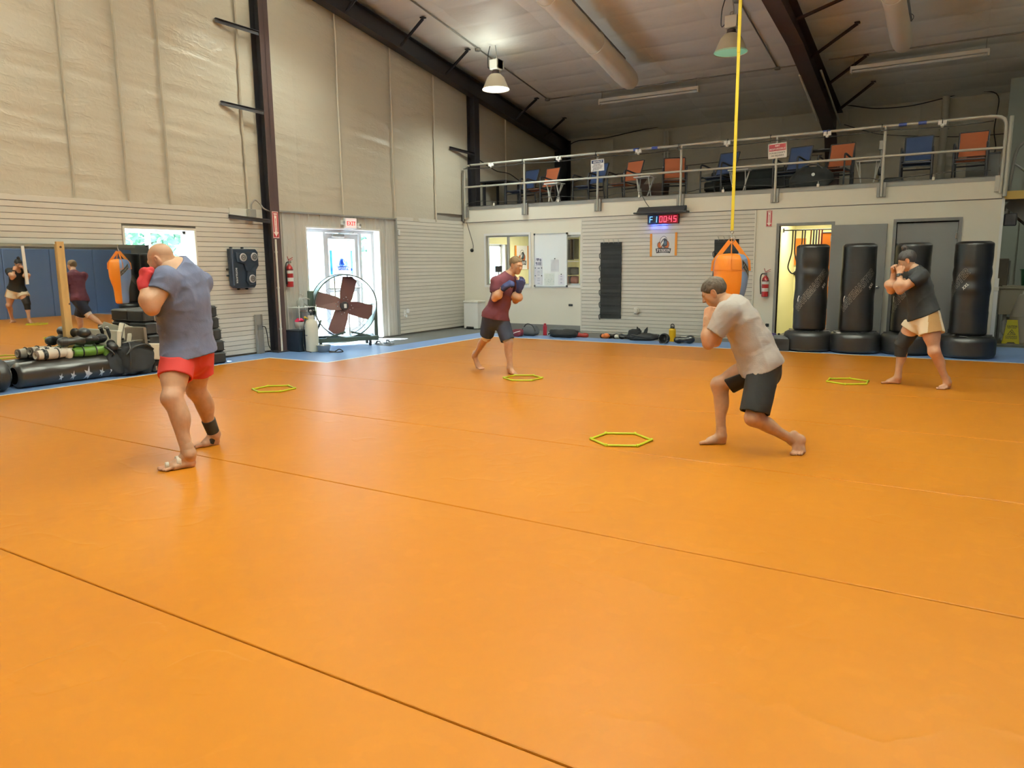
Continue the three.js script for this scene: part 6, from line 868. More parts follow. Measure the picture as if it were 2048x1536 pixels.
  let fgc; function fG() { return (fgc ??= net([fEll([0.02, -0.21, 0.02], [0.06, 0.05, 0.075])], 0.02, [-0.07, -0.28, -0.08], [0.1, -0.13, 0.12], 0.008)); }
  guard('white striped shin guard lying on the starred bag', M.stripes, [0.3, 0.385, 9.63], [1.57, 0.05, 0], [1, 1.05, 1]);
  guard('second striped shin guard behind the first, on the starred bag', M.stripes, [0.2, 0.40, 9.55], [1.5, 0.12, 0.2], [0.95, 1, 0.95]);
  guard('green shin guard lying on the right end of the starred bag', M.greenVinyl, [0.33, 0.375, 9.16], [1.57, -0.08, 0], [1, 1.05, 1]);
  guard('second green shin guard behind the first one', M.greenVinyl, [0.22, 0.385, 9.1], [1.5, 0.1, 0.1], [1, 1, 1]);
  glove('black boxing glove on top of the green shin guards, left one', M.gloveBlack, [0.27, 0.455, 9.28], 2.9, 0, 0, 1.15);
  glove('black boxing glove on top of the green shin guards, right one', M.gloveBlack, [0.3, 0.46, 9.06], 0.3, 0, 0.1, 1.15);
  glove('black boxing glove topmost in the glove heap by the mirror', M.gloveBlack, [0.25, 0.55, 9.2], 1.6, 0.05, 0, 1.1);
  const pileG = (seed, r) => { const g = new THREE.SphereGeometry(1, 36, 24), p = g.attributes.position; for (let i = 0; i < p.count; i++) { const x = p.getX(i), y = p.getY(i), z = p.getZ(i), k = 1 + 0.16 * vnoise(x * 2.4 + seed, y * 2.4, z * 2.4) + 0.05 * vnoise(x * 7, y * 7 + seed, z * 7), e = (v) => Math.sign(v) * Math.pow(Math.abs(v), 0.72); p.setXYZ(i, e(x) * r[0] * k, Math.max(-r[1] * 0.92, e(y) * r[1] * k), e(z) * r[2] * k); } g.computeVertexNormals(); return g.translate(0, r[1] * 0.92, 0); };
  const df = thing('gym_bag', 'big black gym bag slumped on the floor left of the bald man', 'bag', [0.44, 0.0, 8.6]); mesh('body', pileG(3, [0.18, 0.24, 0.24]), M.darkCloth, df); mesh('strap', [tube([[0.15, 0.3, 0.2], [0.19, 0.4, 0.1], [0.19, 0.42, -0.06], [0.17, 0.34, -0.18]], 0.016, 24, 6), tube([[0.17, 0.1, 0.18], [0.19, 0.25, 0.17], [0.12, 0.44, 0.13], [-0.05, 0.47, 0.12]], 0.014, 24, 6)], M.black, df); mesh('zip_line', tube([[0.08, 0.46, 0.2], [0.12, 0.48, 0.0], [0.08, 0.46, -0.2]], 0.006, 20, 5), M.galv, df);
  function pad(label, mat, pos, eul, s = 1) { const t = thing('focus_pad', label, 'focus pad', pos); t.rotation.set(...eul, 'YXZ'); const o = [], R2 = 16; for (let i = 0; i <= R2; i++) { const q = i / R2; o.push([-0.19 + 0.38 * q, 0.03 + 0.05 * Math.pow(q - 0.5, 2) * 4]); } mesh('pad', extr([...o, ...o.slice().reverse().map(([x, y]) => [x, y - 0.055])], 0.2 * s, 0.014).translate(0, 0, -0.1 * s), mat, t); mesh('back_handle', tube([[-0.08, 0, 0], [-0.06, -0.06, 0], [0.06, -0.06, 0], [0.08, 0, 0]], 0.014, 16, 6), M.black, t); mesh('trim', [rb(0.36, 0.012, 0.2 * s + 0.01, 0, 0.02, 0, 0.005)], M.black, t); return t; }
  pad('cream kicking pad lying on top of the black gear heap', M.cream, [0.26, 0.50, 8.72], [1.45, 0, 0.12]);
  pad('brown and cream kicking pad on top of the gym bag', M.brownPad, [0.4, 0.52, 8.52], [1.6, 0.1, -0.25], 1.2);
  pad('pale kicking pad standing on edge behind the gym bag', M.cream, [0.2, 0.54, 8.52], [1.2, 0.3, 1.1]);
  pad('second pale kicking pad on edge behind the gym bag, further right', M.cream, [0.3, 0.5, 8.4], [1.3, 0.2, 1.25]);
  pad('pale kicking pad slipping down the right side of the gym bag', M.cream, [0.57, 0.3, 8.36], [1.5, 0, -1.0]);
  const hp = thing('gear_heap', 'heap of black sparring gear between the green guards and the gym bag', 'sparring gear', [0.3, 0.0, 8.78]); mesh('heap', pileG(11, [0.2, 0.2, 0.2]), M.darkCloth, hp); mesh('loop', [tube([[0.1, 0.36, 0.1], [0.2, 0.38, 0.05], [0.21, 0.3, -0.05], [0.14, 0.26, 0.02]], 0.012, 20, 6), tube([[0.0, 0.38, 0.14], [0.12, 0.42, 0.2], [0.2, 0.33, 0.14], [0.12, 0.27, 0.14]], 0.012, 20, 6)], M.black, hp);
  glove('black boxing glove lying on the heap left of the gym bag', M.gloveBlack, [0.36, 0.36, 8.86], 1.1, 0.2, 0);
  const bs = thing('baton', 'short black baton sticking up behind the cream pad', 'baton', [0.15, 0.45, 8.72]); mesh('stick', rod([0, 0, 0], [0.0, 0.2, 0.06], 0.022, 12), M.rubber, bs); mesh('tip', rod([0, 0.19, 0.056], [0, 0.215, 0.065], 0.024, 12), M.galv, bs);

  // along the back wall
  const gb = thing('duffel_bag', 'dark grey duffel bag behind the legs of the man in maroon', 'bag', [2.62, 0, 1.38]); mesh('body', pileG(21, [0.19, 0.11, 0.12]), M.greyCloth, gb); mesh('strap', tube([[-0.16, 0.12, 0.08], [-0.05, 0.24, 0.1], [0.08, 0.22, 0.1], [0.16, 0.1, 0.1]], 0.012, 20, 6), M.black, gb);
  const mb = thing('maroon_bag', 'small maroon bag beside the knee of the man in maroon', 'bag', [2.48, 0, 1.68]); mesh('body', pileG(25, [0.12, 0.08, 0.08]), M.maroonCloth, mb); mesh('stripe', tube([[-0.1, 0.05, 0.085], [0, 0.09, 0.09], [0.1, 0.12, 0.07]], 0.008, 16, 6), M.white, mb);
  const bottle = (name, label, pos, mat, H, r, cap) => { const t = thing(name, label, 'bottle', pos); mesh('bottle', lathe([[0, 0], [r * 0.92, 0], [r, 0.008], [r, H * 0.72], [r * 0.9, H * 0.8], [r * 0.55, H * 0.85], [r * 0.55, H * 0.88], [0, H * 0.88]], 28), mat, t); mesh('cap', lathe([[0, H * 0.87], [r * 0.62, H * 0.87], [r * 0.62, H * 0.98], [r * 0.4, H], [0, H]], 24), cap, t); return t; };
  std('bottleRed', [0.42, 0.025, 0.045], 0.35); std('bottleYellow', [0.75, 0.45, 0.01], 0.4);
  bottle('water_bottle', 'red metal water bottle standing by the baseboard', [2.71, -0.03, 0.95], M.bottleRed, 0.25, 0.043, M.bottleRed);
  const yb = bottle('water_bottle', 'yellow metal water bottle with a black cap near the wall', [5.49, -0.03, 0.97], M.bottleYellow, 0.29, 0.066, M.black); mesh('carry_loop', tor(0.032, 0.008, 8, 20).translate(0, 0.3, 0), M.black, yb);
  bottle('water_bottle', 'small white bottle by the leftmost standing bag', [7.45, -0.03, 1.02], M.white, 0.24, 0.036, M.black);
  const kb = thing('kit_bag', 'long black kit bag lying at the blue mat edge', 'bag', [3.4, 0, 1.45], 0.1); mesh('body', pileG(31, [0.31, 0.085, 0.13]), M.darkCloth, kb); mesh('flap', pileG(33, [0.15, 0.05, 0.1]).translate(-0.1, 0.09, -0.02), M.greyCloth, kb); mesh('ring', tor(0.03, 0.006, 6, 18).translate(-0.27, 0.07, 0.1), M.chrome, kb);
  glove('red boxing glove behind the long black kit bag, left one', M.gloveRed, [3.4, -0.03, 1.12], 1.7, 0, 0, 0.95, M.gloveRed); glove('red boxing glove behind the long black kit bag, right one', M.gloveRed, [3.62, -0.03, 1.15], -1.2, 0, 0, 0.95, M.gloveRed);
  std('glOrange', [0.75, 0.2, 0.05], 0.5); glove('orange boxing glove lying below the left hanging mat', M.glOrange, [4.14, -0.03, 1.08], 0.9, 0, 0, 0.9); glove('black boxing glove next to the orange one', M.gloveBlack, [4.3, -0.03, 1.0], 1.3, 0, 0, 0.85); glove('white boxing glove in the middle of the small glove row', M.cream, [4.4, -0.03, 1.0], -0.4, 0, 0, 0.72); glove('black boxing glove at the right end of the small glove row', M.gloveBlack, [4.52, -0.03, 1.0], -1.2, 0, 0, 0.85);
  const sg = thing('sparring_gear', 'black sparring gear with two upright flaps, left of the yellow bottle', 'sparring gear', [5.02, 0, 1.3], 0.1); mesh('body', pileG(41, [0.3, 0.075, 0.12]), M.darkCloth, sg); mesh('guard', pileG(44, [0.12, 0.1, 0.09]).translate(-0.14, 0.03, 0.02), M.darkCloth, sg); for (const [x, r] of [[-0.06, -0.3], [0.05, 0.25]]) mesh('flap', extr([[-0.04, 0], [0.04, 0], [0.03, 0.12], [0.01, 0.17], [-0.03, 0.1]], 0.012, 0.004).rotateZ(-r).translate(x, 0.1, 0.02), M.darkCloth, sg);
  const hg = thing('head_guard', 'round black head guard in front of the yellow bottle', 'head guard', [5.56, 0, 1.6]); { const g = netMesh((x, y, z) => Math.max(fEll([0, 0.085, 0], [0.105, 0.1, 0.1])(x, y, z), -fEll([0, 0.1, 0.06], [0.075, 0.07, 0.12])(x, y, z)), [-0.13, -0.02, -0.13], [0.13, 0.21, 0.13], 0.008); mesh('shell', g, M.gloveBlack, hg); mesh('strap', tube([[-0.09, 0.06, 0.04], [-0.04, 0.01, 0.09], [0.04, 0.01, 0.09], [0.09, 0.06, 0.04]], 0.01, 18, 6), M.black, hg); }
  glove('black boxing glove right of the yellow bottle', M.gloveBlack, [5.93, -0.0, 1.48], 1.9, 0, 0, 1.15);
  const tb = thing('tool_caddy', 'black open caddy of small gear left of the standing bags', 'caddy', [7.62, 0, 1.75]); mesh('tray', [rb(0.36, 0.02, 0.3, 0, 0.012, 0, 0.005), rb(0.36, 0.2, 0.02, 0, 0.1, 0.14, 0.006), rb(0.36, 0.2, 0.02, 0, 0.1, -0.14, 0.006), rb(0.02, 0.2, 0.28, -0.17, 0.1, 0, 0.006), rb(0.02, 0.2, 0.28, 0.17, 0.1, 0, 0.006)], M.black, tb); mesh('contents', pileG(51, [0.16, 0.1, 0.13]).translate(0, 0.05, 0), M.greyCloth, tb); mesh('roll', rod([-0.2, 0.22, 0.1], [-0.12, 0.24, 0.17], 0.035, 14), M.white, tb);
  std('purple', [0.07, 0.05, 0.16], 0.8); const pt = thing('purple_towel', 'crumpled purple cloth beside the small white bottle', 'towel', [7.35, -0.03, 1.0]); mesh('cloth', pileG(57, [0.08, 0.12, 0.07]), M.purple, pt); mesh('edge', tube([[-0.07, 0.2, 0.03], [0, 0.235, 0.04], [0.07, 0.19, 0.03]], 0.008, 14, 6), M.purple, pt);
}
// ------------------------------------------------------------------ stair and wash corner at the right end
{
  const sg = struct('wash_platform'); mesh('platform', [bx(10.63, 13.5, -0.03, 0.005, -3.2, -0.45)], M.concrete, sg); std('oldWood', [0.26, 0.235, 0.17], 0.7); mesh('edge_board', uvm(bx(10.63, 13.5, -0.03, 0.03, -0.62, -0.56)), M.oldWood, sg); mesh('edge_board', uvm(bx(10.63, 13.5, -0.03, -0.005, -0.45, -0.3)), M.oldWood, sg); mesh('top_board', uvm(bx(10.63, 13.5, 0.005, 0.02, -1.5, -0.62)), M.oldWood, sg);
  std('yellowWood', [0.62, 0.44, 0.12], 0.6); std('liner', [0.24, 0.25, 0.22], 0.6);
  const st = thing('loft_stair', 'steel stair with a yellow wooden landing edge at the right of the loft', 'stair', [10.62, 0, 0]);
  mesh('landing_board', uvm(bx(0.0, 1.4, 2.41, 2.54, -0.14, -0.1)), M.yellowWood, st); mesh('landing', bx(0.0, 1.4, 2.44, 2.5, -1.3, -0.14), M.oldWood, st);
  for (const z of [-0.5, -1.35]) mesh('stringer', bar([0.1, 2.42, z], [2.9, 0.0, z], 0.05, 0.26), M.greyFrame, st);
  for (let i = 0; i < 11; i++) mesh('tread', box(0.24, 0.03, 0.85, 0.25 + i * 0.25, 2.25 - i * 0.216, -0.93), M.greyFrame, st);
  mesh('handrail', tube([[0.06, 2.5, -0.35], [0.09, 3.05, -0.35], [0.14, 3.25, -0.35], [0.26, 3.32, -0.35], [0.5, 3.3, -0.35], [3.0, 1.1, -0.35]], 0.024, 50, 8), M.greyFrame, st); mesh('handrail_brace', rod([0.1, 2.98, -0.35], [1.4, 1.95, -0.35], 0.018, 8), M.greyFrame, st);
  const ln = struct('liner_panel'); mesh('liner', uvm(bx(10.63, 14.5, 0, 4.9, -3.4, -3.36)), M.liner, ln); mesh('rib', [11.0, 11.3, 11.6, 11.9, 12.2].map((x) => bx(x, x + 0.04, 0, 4.9, -3.36, -3.33)), M.liner, ln);
  std('sinkBeige', [0.45, 0.40, 0.29], 0.4); std('pvc', [0.72, 0.7, 0.65], 0.4);
  const sk = thing('utility_sink', 'beige plastic utility sink with white drain pipes at the right', 'sink', [11.02, 0.02, -1.45]);
  mesh('basin', [rb(0.62, 0.46, 0.03, 0, 0.7, 0.27, 0.01), rb(0.62, 0.46, 0.03, 0, 0.7, -0.27, 0.01), rb(0.03, 0.46, 0.54, -0.3, 0.7, 0, 0.01), rb(0.03, 0.46, 0.54, 0.3, 0.7, 0, 0.01), rb(0.6, 0.03, 0.54, 0, 0.49, 0, 0.01)], M.sinkBeige, sk); mesh('rim', [rb(0.68, 0.04, 0.05, 0, 0.935, 0.29, 0.012), rb(0.68, 0.04, 0.05, 0, 0.935, -0.29, 0.012), rb(0.05, 0.04, 0.6, -0.32, 0.935, 0, 0.012), rb(0.05, 0.04, 0.6, 0.32, 0.935, 0, 0.012)], M.sinkBeige, sk); mesh('soap_slot', [rb(0.1, 0.03, 0.012, 0.2, 0.87, 0.29, 0.01, 3)], M.white, sk);
  for (const x of [-0.28, 0.28]) for (const z of [-0.25, 0.25]) mesh('leg', box(0.035, 0.49, 0.035, x, 0.245, z), M.greyFrame, sk);
  mesh('drain_trap', [rod([-0.2, 0.49, 0.1], [-0.2, 0.2, 0.1], 0.03, 14), tube([[-0.2, 0.25, 0.1], [-0.2, 0.14, 0.1], [-0.14, 0.09, 0.1], [-0.07, 0.14, 0.1], [-0.07, 0.3, 0.1], [-0.1, 0.37, 0.06], [-0.16, 0.38, -0.1]], 0.026, 40, 10), cyl(0.038, 0.038, 0.05, -0.2, 0.32, 0.1), cyl(0.036, 0.036, 0.05, -0.07, 0.26, 0.1)], M.pvc, sk); mesh('drain_bulb', sph(0.045, -0.19, 0.03, 0.16, 14), M.pvc, sk);
  phy('drumClear', [0.70, 0.62, 0.50], 0.4, { transmission: 0.25, thickness: 0 });
  const dr = thing('plastic_drum', 'cloudy white plastic drum with orange stain in front of the sink', 'drum', [11.12, 0.02, -0.95]); mesh('drum', lathe([[0, 0], [0.22, 0], [0.24, 0.03], [0.24, 0.48], [0.2, 0.62], [0.15, 0.78], [0.12, 0.84], [0, 0.84]], 36), M.drumClear, dr); mesh('neck', cyl(0.08, 0.09, 0.05, 0, 0.86, 0), M.offwhite, dr); mesh('hoop', [0.12, 0.46].map((y) => tor(0.241, 0.006, 6, 36).rotateX(Math.PI / 2).translate(0, y, 0)), M.drumClear, dr);
  std('signYellow', [0.62, 0.52, 0.01], 0.45);
  const wf = canvasTex(256, 400, (c, w, h) => { c.fillStyle = '#c9bb1c'; c.fillRect(0, 0, w, h); c.fillStyle = '#1a1a12'; c.textAlign = 'center'; c.textBaseline = 'middle'; c.font = 'bold 46px sans-serif'; c.fillText('CAUTION', w / 2, h * 0.24, w * 0.6); c.font = 'bold 24px sans-serif'; c.fillText('WET FLOOR', w / 2, h * 0.315, w * 0.5); c.lineWidth = 7; c.strokeStyle = '#1a1a12'; c.beginPath(); c.moveTo(w / 2, h * 0.38); c.lineTo(w * 0.72, h * 0.6); c.lineTo(w * 0.28, h * 0.6); c.closePath(); c.stroke(); c.lineWidth = 9; c.lineCap = 'round'; c.beginPath(); c.moveTo(w * 0.44, h * 0.47); c.lineTo(w * 0.54, h * 0.52); c.lineTo(w * 0.6, h * 0.565); c.moveTo(w * 0.52, h * 0.51); c.lineTo(w * 0.44, h * 0.565); c.stroke(); c.font = 'bold 44px sans-serif'; c.fillText('CUIDADO', w / 2, h * 0.69, w * 0.66); c.font = 'bold 26px sans-serif'; c.fillText('PISO MOJADO', w / 2, h * 0.77, w * 0.74); c.fillRect(w * 0.3, h * 0.94, w * 0.4, h * 0.03); });
  M.wetPrint = new THREE.MeshStandardMaterial({ map: wf, roughness: 0.45 });
  const ws = thing('wet_floor_sign', 'yellow CAUTION WET FLOOR sign standing before the plastic drum', 'wet floor sign', [10.915, 0.022, -0.68], 0.05);
  const side = (s) => { const g = extr([[-0.125, 0], [-0.07, 0], [-0.06, 0.02], [0.06, 0.02], [0.07, 0], [0.125, 0], [0.075, 0.4], [-0.075, 0.4]], 0.008, 0.002); return g.rotateX(s * -0.14).translate(0, 0, s * 0.06); };
  mesh('front_leaf', side(1), M.signYellow, ws); mesh('back_leaf', side(-1), M.signYellow, ws); { const g = new THREE.BufferGeometry(); g.setAttribute('position', new THREE.Float32BufferAttribute([-0.12, 0.022, 0, 0.12, 0.022, 0, 0.074, 0.396, 0, -0.074, 0.396, 0], 3)); g.setAttribute('uv', new THREE.Float32BufferAttribute([0.02, 0.03, 0.98, 0.03, 0.8, 1, 0.2, 1], 2)); g.setIndex([0, 1, 2, 0, 2, 3]); g.computeVertexNormals(); mesh('print', g.rotateX(-0.14).translate(0, 0, 0.0715), M.wetPrint, ws); } mesh('hinge', rod([-0.075, 0.4, 0], [0.075, 0.4, 0], 0.012, 8), M.signYellow, ws);
  std('bucketGreen', [0.01, 0.13, 0.05], 0.45);
  const gk = thing('green_bucket', 'green plastic bucket on the shelf above the utility sink', 'bucket', [11.16, 0.985, -1.62]); mesh('bucket', lathe([[0, 0], [0.13, 0], [0.155, 0.27], [0.165, 0.27], [0.165, 0.29], [0.15, 0.29], [0.125, 0.01], [0, 0.01]], 32), M.bucketGreen, gk); mesh('rim_bead', tor(0.165, 0.01, 6, 32).rotateX(Math.PI / 2).translate(0, 0.285, 0), M.bucketGreen, gk);
  mesh('shelf_top', rb(0.7, 0.025, 0.3, 11.1, 0.972, -1.65, 0.006), M.sinkBeige, sk).position.set(-11.02, -0.02, 1.45);
  const gx = thing('towel_dispenser', 'brown-grey wall dispenser box above the utility sink', 'dispenser', [10.72, 1.22, -1.7]); mesh('body', rb(0.2, 0.5, 0.16, 0, 0, 0, 0.02), M.brownPad, gx); mesh('side_bar', rb(0.03, 0.42, 0.1, 0.115, 0, 0.02, 0.01), M.greyFrame, gx);
  const lb = thing('wall_lamp_box', 'dark box fixed under the loft stair at the wall end', 'box', [10.74, 2.1, -0.5]); mesh('body', rb(0.18, 0.2, 0.2, 0, 0, 0, 0.02), M.steel, lb); mesh('bracket', [box(0.03, 0.1, 0.03, -0.06, 0.14, 0), box(0.03, 0.1, 0.03, 0.06, 0.14, 0)], M.galv, lb);
  const pw = thing('white_post', 'white square trim post leaning at the end of the white wall', 'post', [10.62, 0, 0.06]); mesh('post', rb(0.06, 1.15, 0.05, 0, 0.575, 0, 0.006), M.white, pw); mesh('bracket', rb(0.075, 0.06, 0.06, 0, 0.98, 0, 0.006), M.offwhite, pw);
}
// ------------------------------------------------------------------ people
const vadd = (a, b, s = 1) => [a[0] + b[0] * s, a[1] + b[1] * s, a[2] + b[2] * s], vsub = (a, b) => [a[0] - b[0], a[1] - b[1], a[2] - b[2]], vlen = (a) => Math.hypot(...a), vnorm = (a) => { const l = vlen(a) || 1; return [a[0] / l, a[1] / l, a[2] / l]; };
const vdot = (a, b) => a[0] * b[0] + a[1] * b[1] + a[2] * b[2], vcross = (a, b) => [a[1] * b[2] - a[2] * b[1], a[2] * b[0] - a[0] * b[2], a[0] * b[1] - a[1] * b[0]], vmix = (a, b, t) => [a[0] + (b[0] - a[0]) * t, a[1] + (b[1] - a[1]) * t, a[2] + (b[2] - a[2]) * t];
const perp = (v, d) => vnorm(vadd(v, d, -vdot(v, d)));
function paint(g, fn) { const p = g.attributes.position, c = new Float32Array(p.count * 3); for (let i = 0; i < p.count; i++) { const q = fn(p.getX(i), p.getY(i), p.getZ(i)); c[3 * i] = q[0]; c[3 * i + 1] = q[1]; c[3 * i + 2] = q[2]; } g.setAttribute('color', new THREE.BufferAttribute(c, 3)); return g; }
function joinNets(list) {   // keeps colours, indexed
  const pos = [], nor = [], col = [], uv = [], idx = []; let o = 0;
  for (const g of list) { const a = g.attributes; pos.push(...a.position.array); nor.push(...a.normal.array); col.push(...a.color.array); uv.push(...a.uv.array); for (const i of g.index.array) idx.push(i + o); o += a.position.count; }
  const g = new THREE.BufferGeometry(); g.setAttribute('position', new THREE.Float32BufferAttribute(pos, 3)); g.setAttribute('normal', new THREE.Float32BufferAttribute(nor, 3)); g.setAttribute('color', new THREE.Float32BufferAttribute(col, 3)); g.setAttribute('uv', new THREE.Float32BufferAttribute(uv, 2)); g.setIndex(idx); return g;
}
function bounds(pts, m) { const lo = [1e9, 1e9, 1e9], hi = [-1e9, -1e9, -1e9]; for (const p of pts) for (let i = 0; i < 3; i++) { lo[i] = Math.min(lo[i], p[i] - m); hi[i] = Math.max(hi[i], p[i] + m); } return [lo, hi]; }

// head in its own frame: x sideways, y up, z forward, metres for a head 0.23 m tall
function headField() {
  const base = [fEll([0, 0.032, -0.014], [0.074, 0.086, 0.094]), fEll([0, -0.018, 0.026], [0.062, 0.09, 0.066]), fEll([0, -0.072, 0.03], [0.05, 0.04, 0.052]), fEll([0, -0.098, 0.062], [0.024, 0.018, 0.02]),
    fCone([-0.04, -0.03, 0.05], [-0.046, -0.012, 0.062], 0.018, 0.016), fCone([0.04, -0.03, 0.05], [0.046, -0.012, 0.062], 0.018, 0.016)];
  const brow = [fCone([-0.042, 0.026, 0.073], [-0.012, 0.024, 0.086], 0.011, 0.01), fCone([0.042, 0.026, 0.073], [0.012, 0.024, 0.086], 0.011, 0.01)];
  const nose = [fCone([0, 0.018, 0.088], [0, -0.022, 0.107], 0.009, 0.0125), fEll([0.012, -0.027, 0.097], [0.009, 0.008, 0.011]), fEll([-0.012, -0.027, 0.097], [0.009, 0.008, 0.011])];
  const lips = [fCone([-0.021, -0.053, 0.082], [0.021, -0.053, 0.082], 0.0065, 0.0065), fCone([0, -0.051, 0.089], [0, -0.051, 0.089], 0.0075, 0.0075), fCone([-0.017, -0.063, 0.081], [0.017, -0.063, 0.081], 0.0075, 0.0075)];
  const ears = [1, -1].map((s) => { const o = fEll([s * 0.077, -0.002, -0.008], [0.011, 0.032, 0.019], [[0.94, 0, s * 0.34], [0, 1, 0], [-s * 0.34, 0, 0.94]]), i = fEll([s * 0.088, 0.004, -0.004], [0.008, 0.018, 0.01]); return (x, y, z) => Math.max(o(x, y, z), -i(x, y, z)); });
  const lobes = [1, -1].map((s) => fEll([s * 0.073, -0.03, 0.0], [0.008, 0.01, 0.009]));
  const sock = [1, -1].map((s) => fEll([s * 0.031, 0.006, 0.095], [0.019, 0.012, 0.018]));
  const balls = [1, -1].map((s) => fEll([s * 0.0315, 0.006, 0.0735], [0.0135, 0.0125, 0.0125]));
  const b = fUnion(base, 0.03), br = fUnion(brow, 0.01), ns = fUnion(nose, 0.01), lp = fUnion(lips, 0.006), slit = fCone([-0.02, -0.058, 0.092], [0.02, -0.058, 0.092], 0.0022, 0.0022);
  return (x, y, z) => {
    let d = b(x, y, z); d = smin(d, br(x, y, z), 0.016); d = smin(d, ns(x, y, z), 0.012);
    for (const s of sock) { const q = -s(x, y, z); d = -smin(-d, -q, 0.01); }
    d = smin(d, lp(x, y, z), 0.008); d = Math.max(d, -slit(x, y, z)); for (const q of balls) d = Math.min(d, q(x, y, z)); for (const e of ears) d = smin(d, e(x, y, z), 0.006); for (const e of lobes) d = smin(d, e(x, y, z), 0.006); return d;
  };
}
const HEAD = headField();
// one hand; w wrist, k knuckle, b back-of-hand side, t thumb side, fist 0..1
function handField(w, k, b, t, fist, s) {
  const d = vnorm(vsub(k, w)); b = perp(b, d); t = perp(vadd(t, b, -vdot(t, b)), d); t = vnorm(vadd(t, b, -vdot(t, b)));
  const P = (f, u, v) => vadd(vadd(vadd(w, d, f * s), t, u * s), b, v * s), lerp = (a, c) => a + (c - a) * fist;
  const off = [0.03, 0.0105, -0.0095, -0.028], mc = [0.082, 0.086, 0.082, 0.074], seg = [[0.044, 0.026, 0.021], [0.048, 0.029, 0.022], [0.045, 0.027, 0.021], [0.036, 0.021, 0.019]], palm = [], fin = [], pts = [w];
  for (let i = 0; i < 4; i++) { palm.push(fCone(P(0.0, off[i] * 0.7, 0), P(mc[i], off[i], 0), 0.0155 * s, 0.0125 * s)); palm.push(fCone(P(0.02, off[i] * 0.75, -0.008), P(mc[i] * 0.85, off[i], -0.007), 0.013 * s, 0.011 * s)); }
  palm.push(fCone(P(0.012, 0.02, -0.008), P(0.045, 0.036, -0.016), 0.017 * s, 0.014 * s)); const stub = fCone(P(-0.05, 0, 0), P(0.01, 0, 0), 0.026 * s, 0.022 * s);
  for (let i = 0; i < 4; i++) {
    let p = P(mc[i], off[i], 0), a = 0; const list = [], bend = [lerp(0.25 + 0.05 * i, 1.35), lerp(0.35, 1.65), lerp(0.2, 1.05)], r = [0.0098, 0.0088, 0.0078, 0.0065], spread = (1.5 - i) * lerp(0.06, 0.0);
    for (let j = 0; j < 3; j++) { a += bend[j]; const dir = vnorm(vadd(vadd(vadd([0, 0, 0], d, Math.cos(a)), b, -Math.sin(a)), t, spread)), q = vadd(p, dir, seg[i][j] * s); list.push(fCone(p, q, r[j] * s * (i === 3 ? 0.88 : 1), r[j + 1] * s * (i === 3 ? 0.88 : 1))); pts.push(q); p = q; }
    fin.push(list);
  }
  const th = fist > 0.5 ? [P(0.03, 0.034, -0.012), P(0.062, 0.047, -0.026), P(0.082, 0.03, -0.043), P(0.083, 0.006, -0.052)] : [P(0.03, 0.034, -0.012), P(0.06, 0.056, -0.024), P(0.085, 0.06, -0.034), P(0.105, 0.054, -0.042)];
  const thumb = [fCone(th[0], th[1], 0.0145 * s, 0.012 * s), fCone(th[1], th[2], 0.0115 * s, 0.0105 * s), fCone(th[2], th[3], 0.0102 * s, 0.0078 * s)]; pts.push(...th);
  const fp = fUnion(palm, 0.014 * s), ff = fin.map((l) => fUnion(l, 0.004 * s)), ft = fUnion(thumb, 0.006 * s);
  const all = (x, y, z) => { let q = smin(fp(x, y, z), stub(x, y, z), 0.014 * s), m = 1e9; for (const f of ff) m = Math.min(m, f(x, y, z)); q = smin(q, m, 0.006 * s); return smin(q, ft(x, y, z), 0.006 * s); };
  const wrapF = (wrapFingers) => (x, y, z) => { let q = fp(x, y, z); if (wrapFingers) for (const l of fin) { q = smin(q, l[0](x, y, z), 0.014); q = smin(q, l[1](x, y, z), 0.014); } else for (const l of fin) q = smin(q, l[0](x, y, z) + 0.004, 0.008); return smin(q, thumb[0](x, y, z), 0.012); };
  return { all, wrapF, pts: pts.concat([P(-0.05, 0, 0)]), P, d, b, t };
}
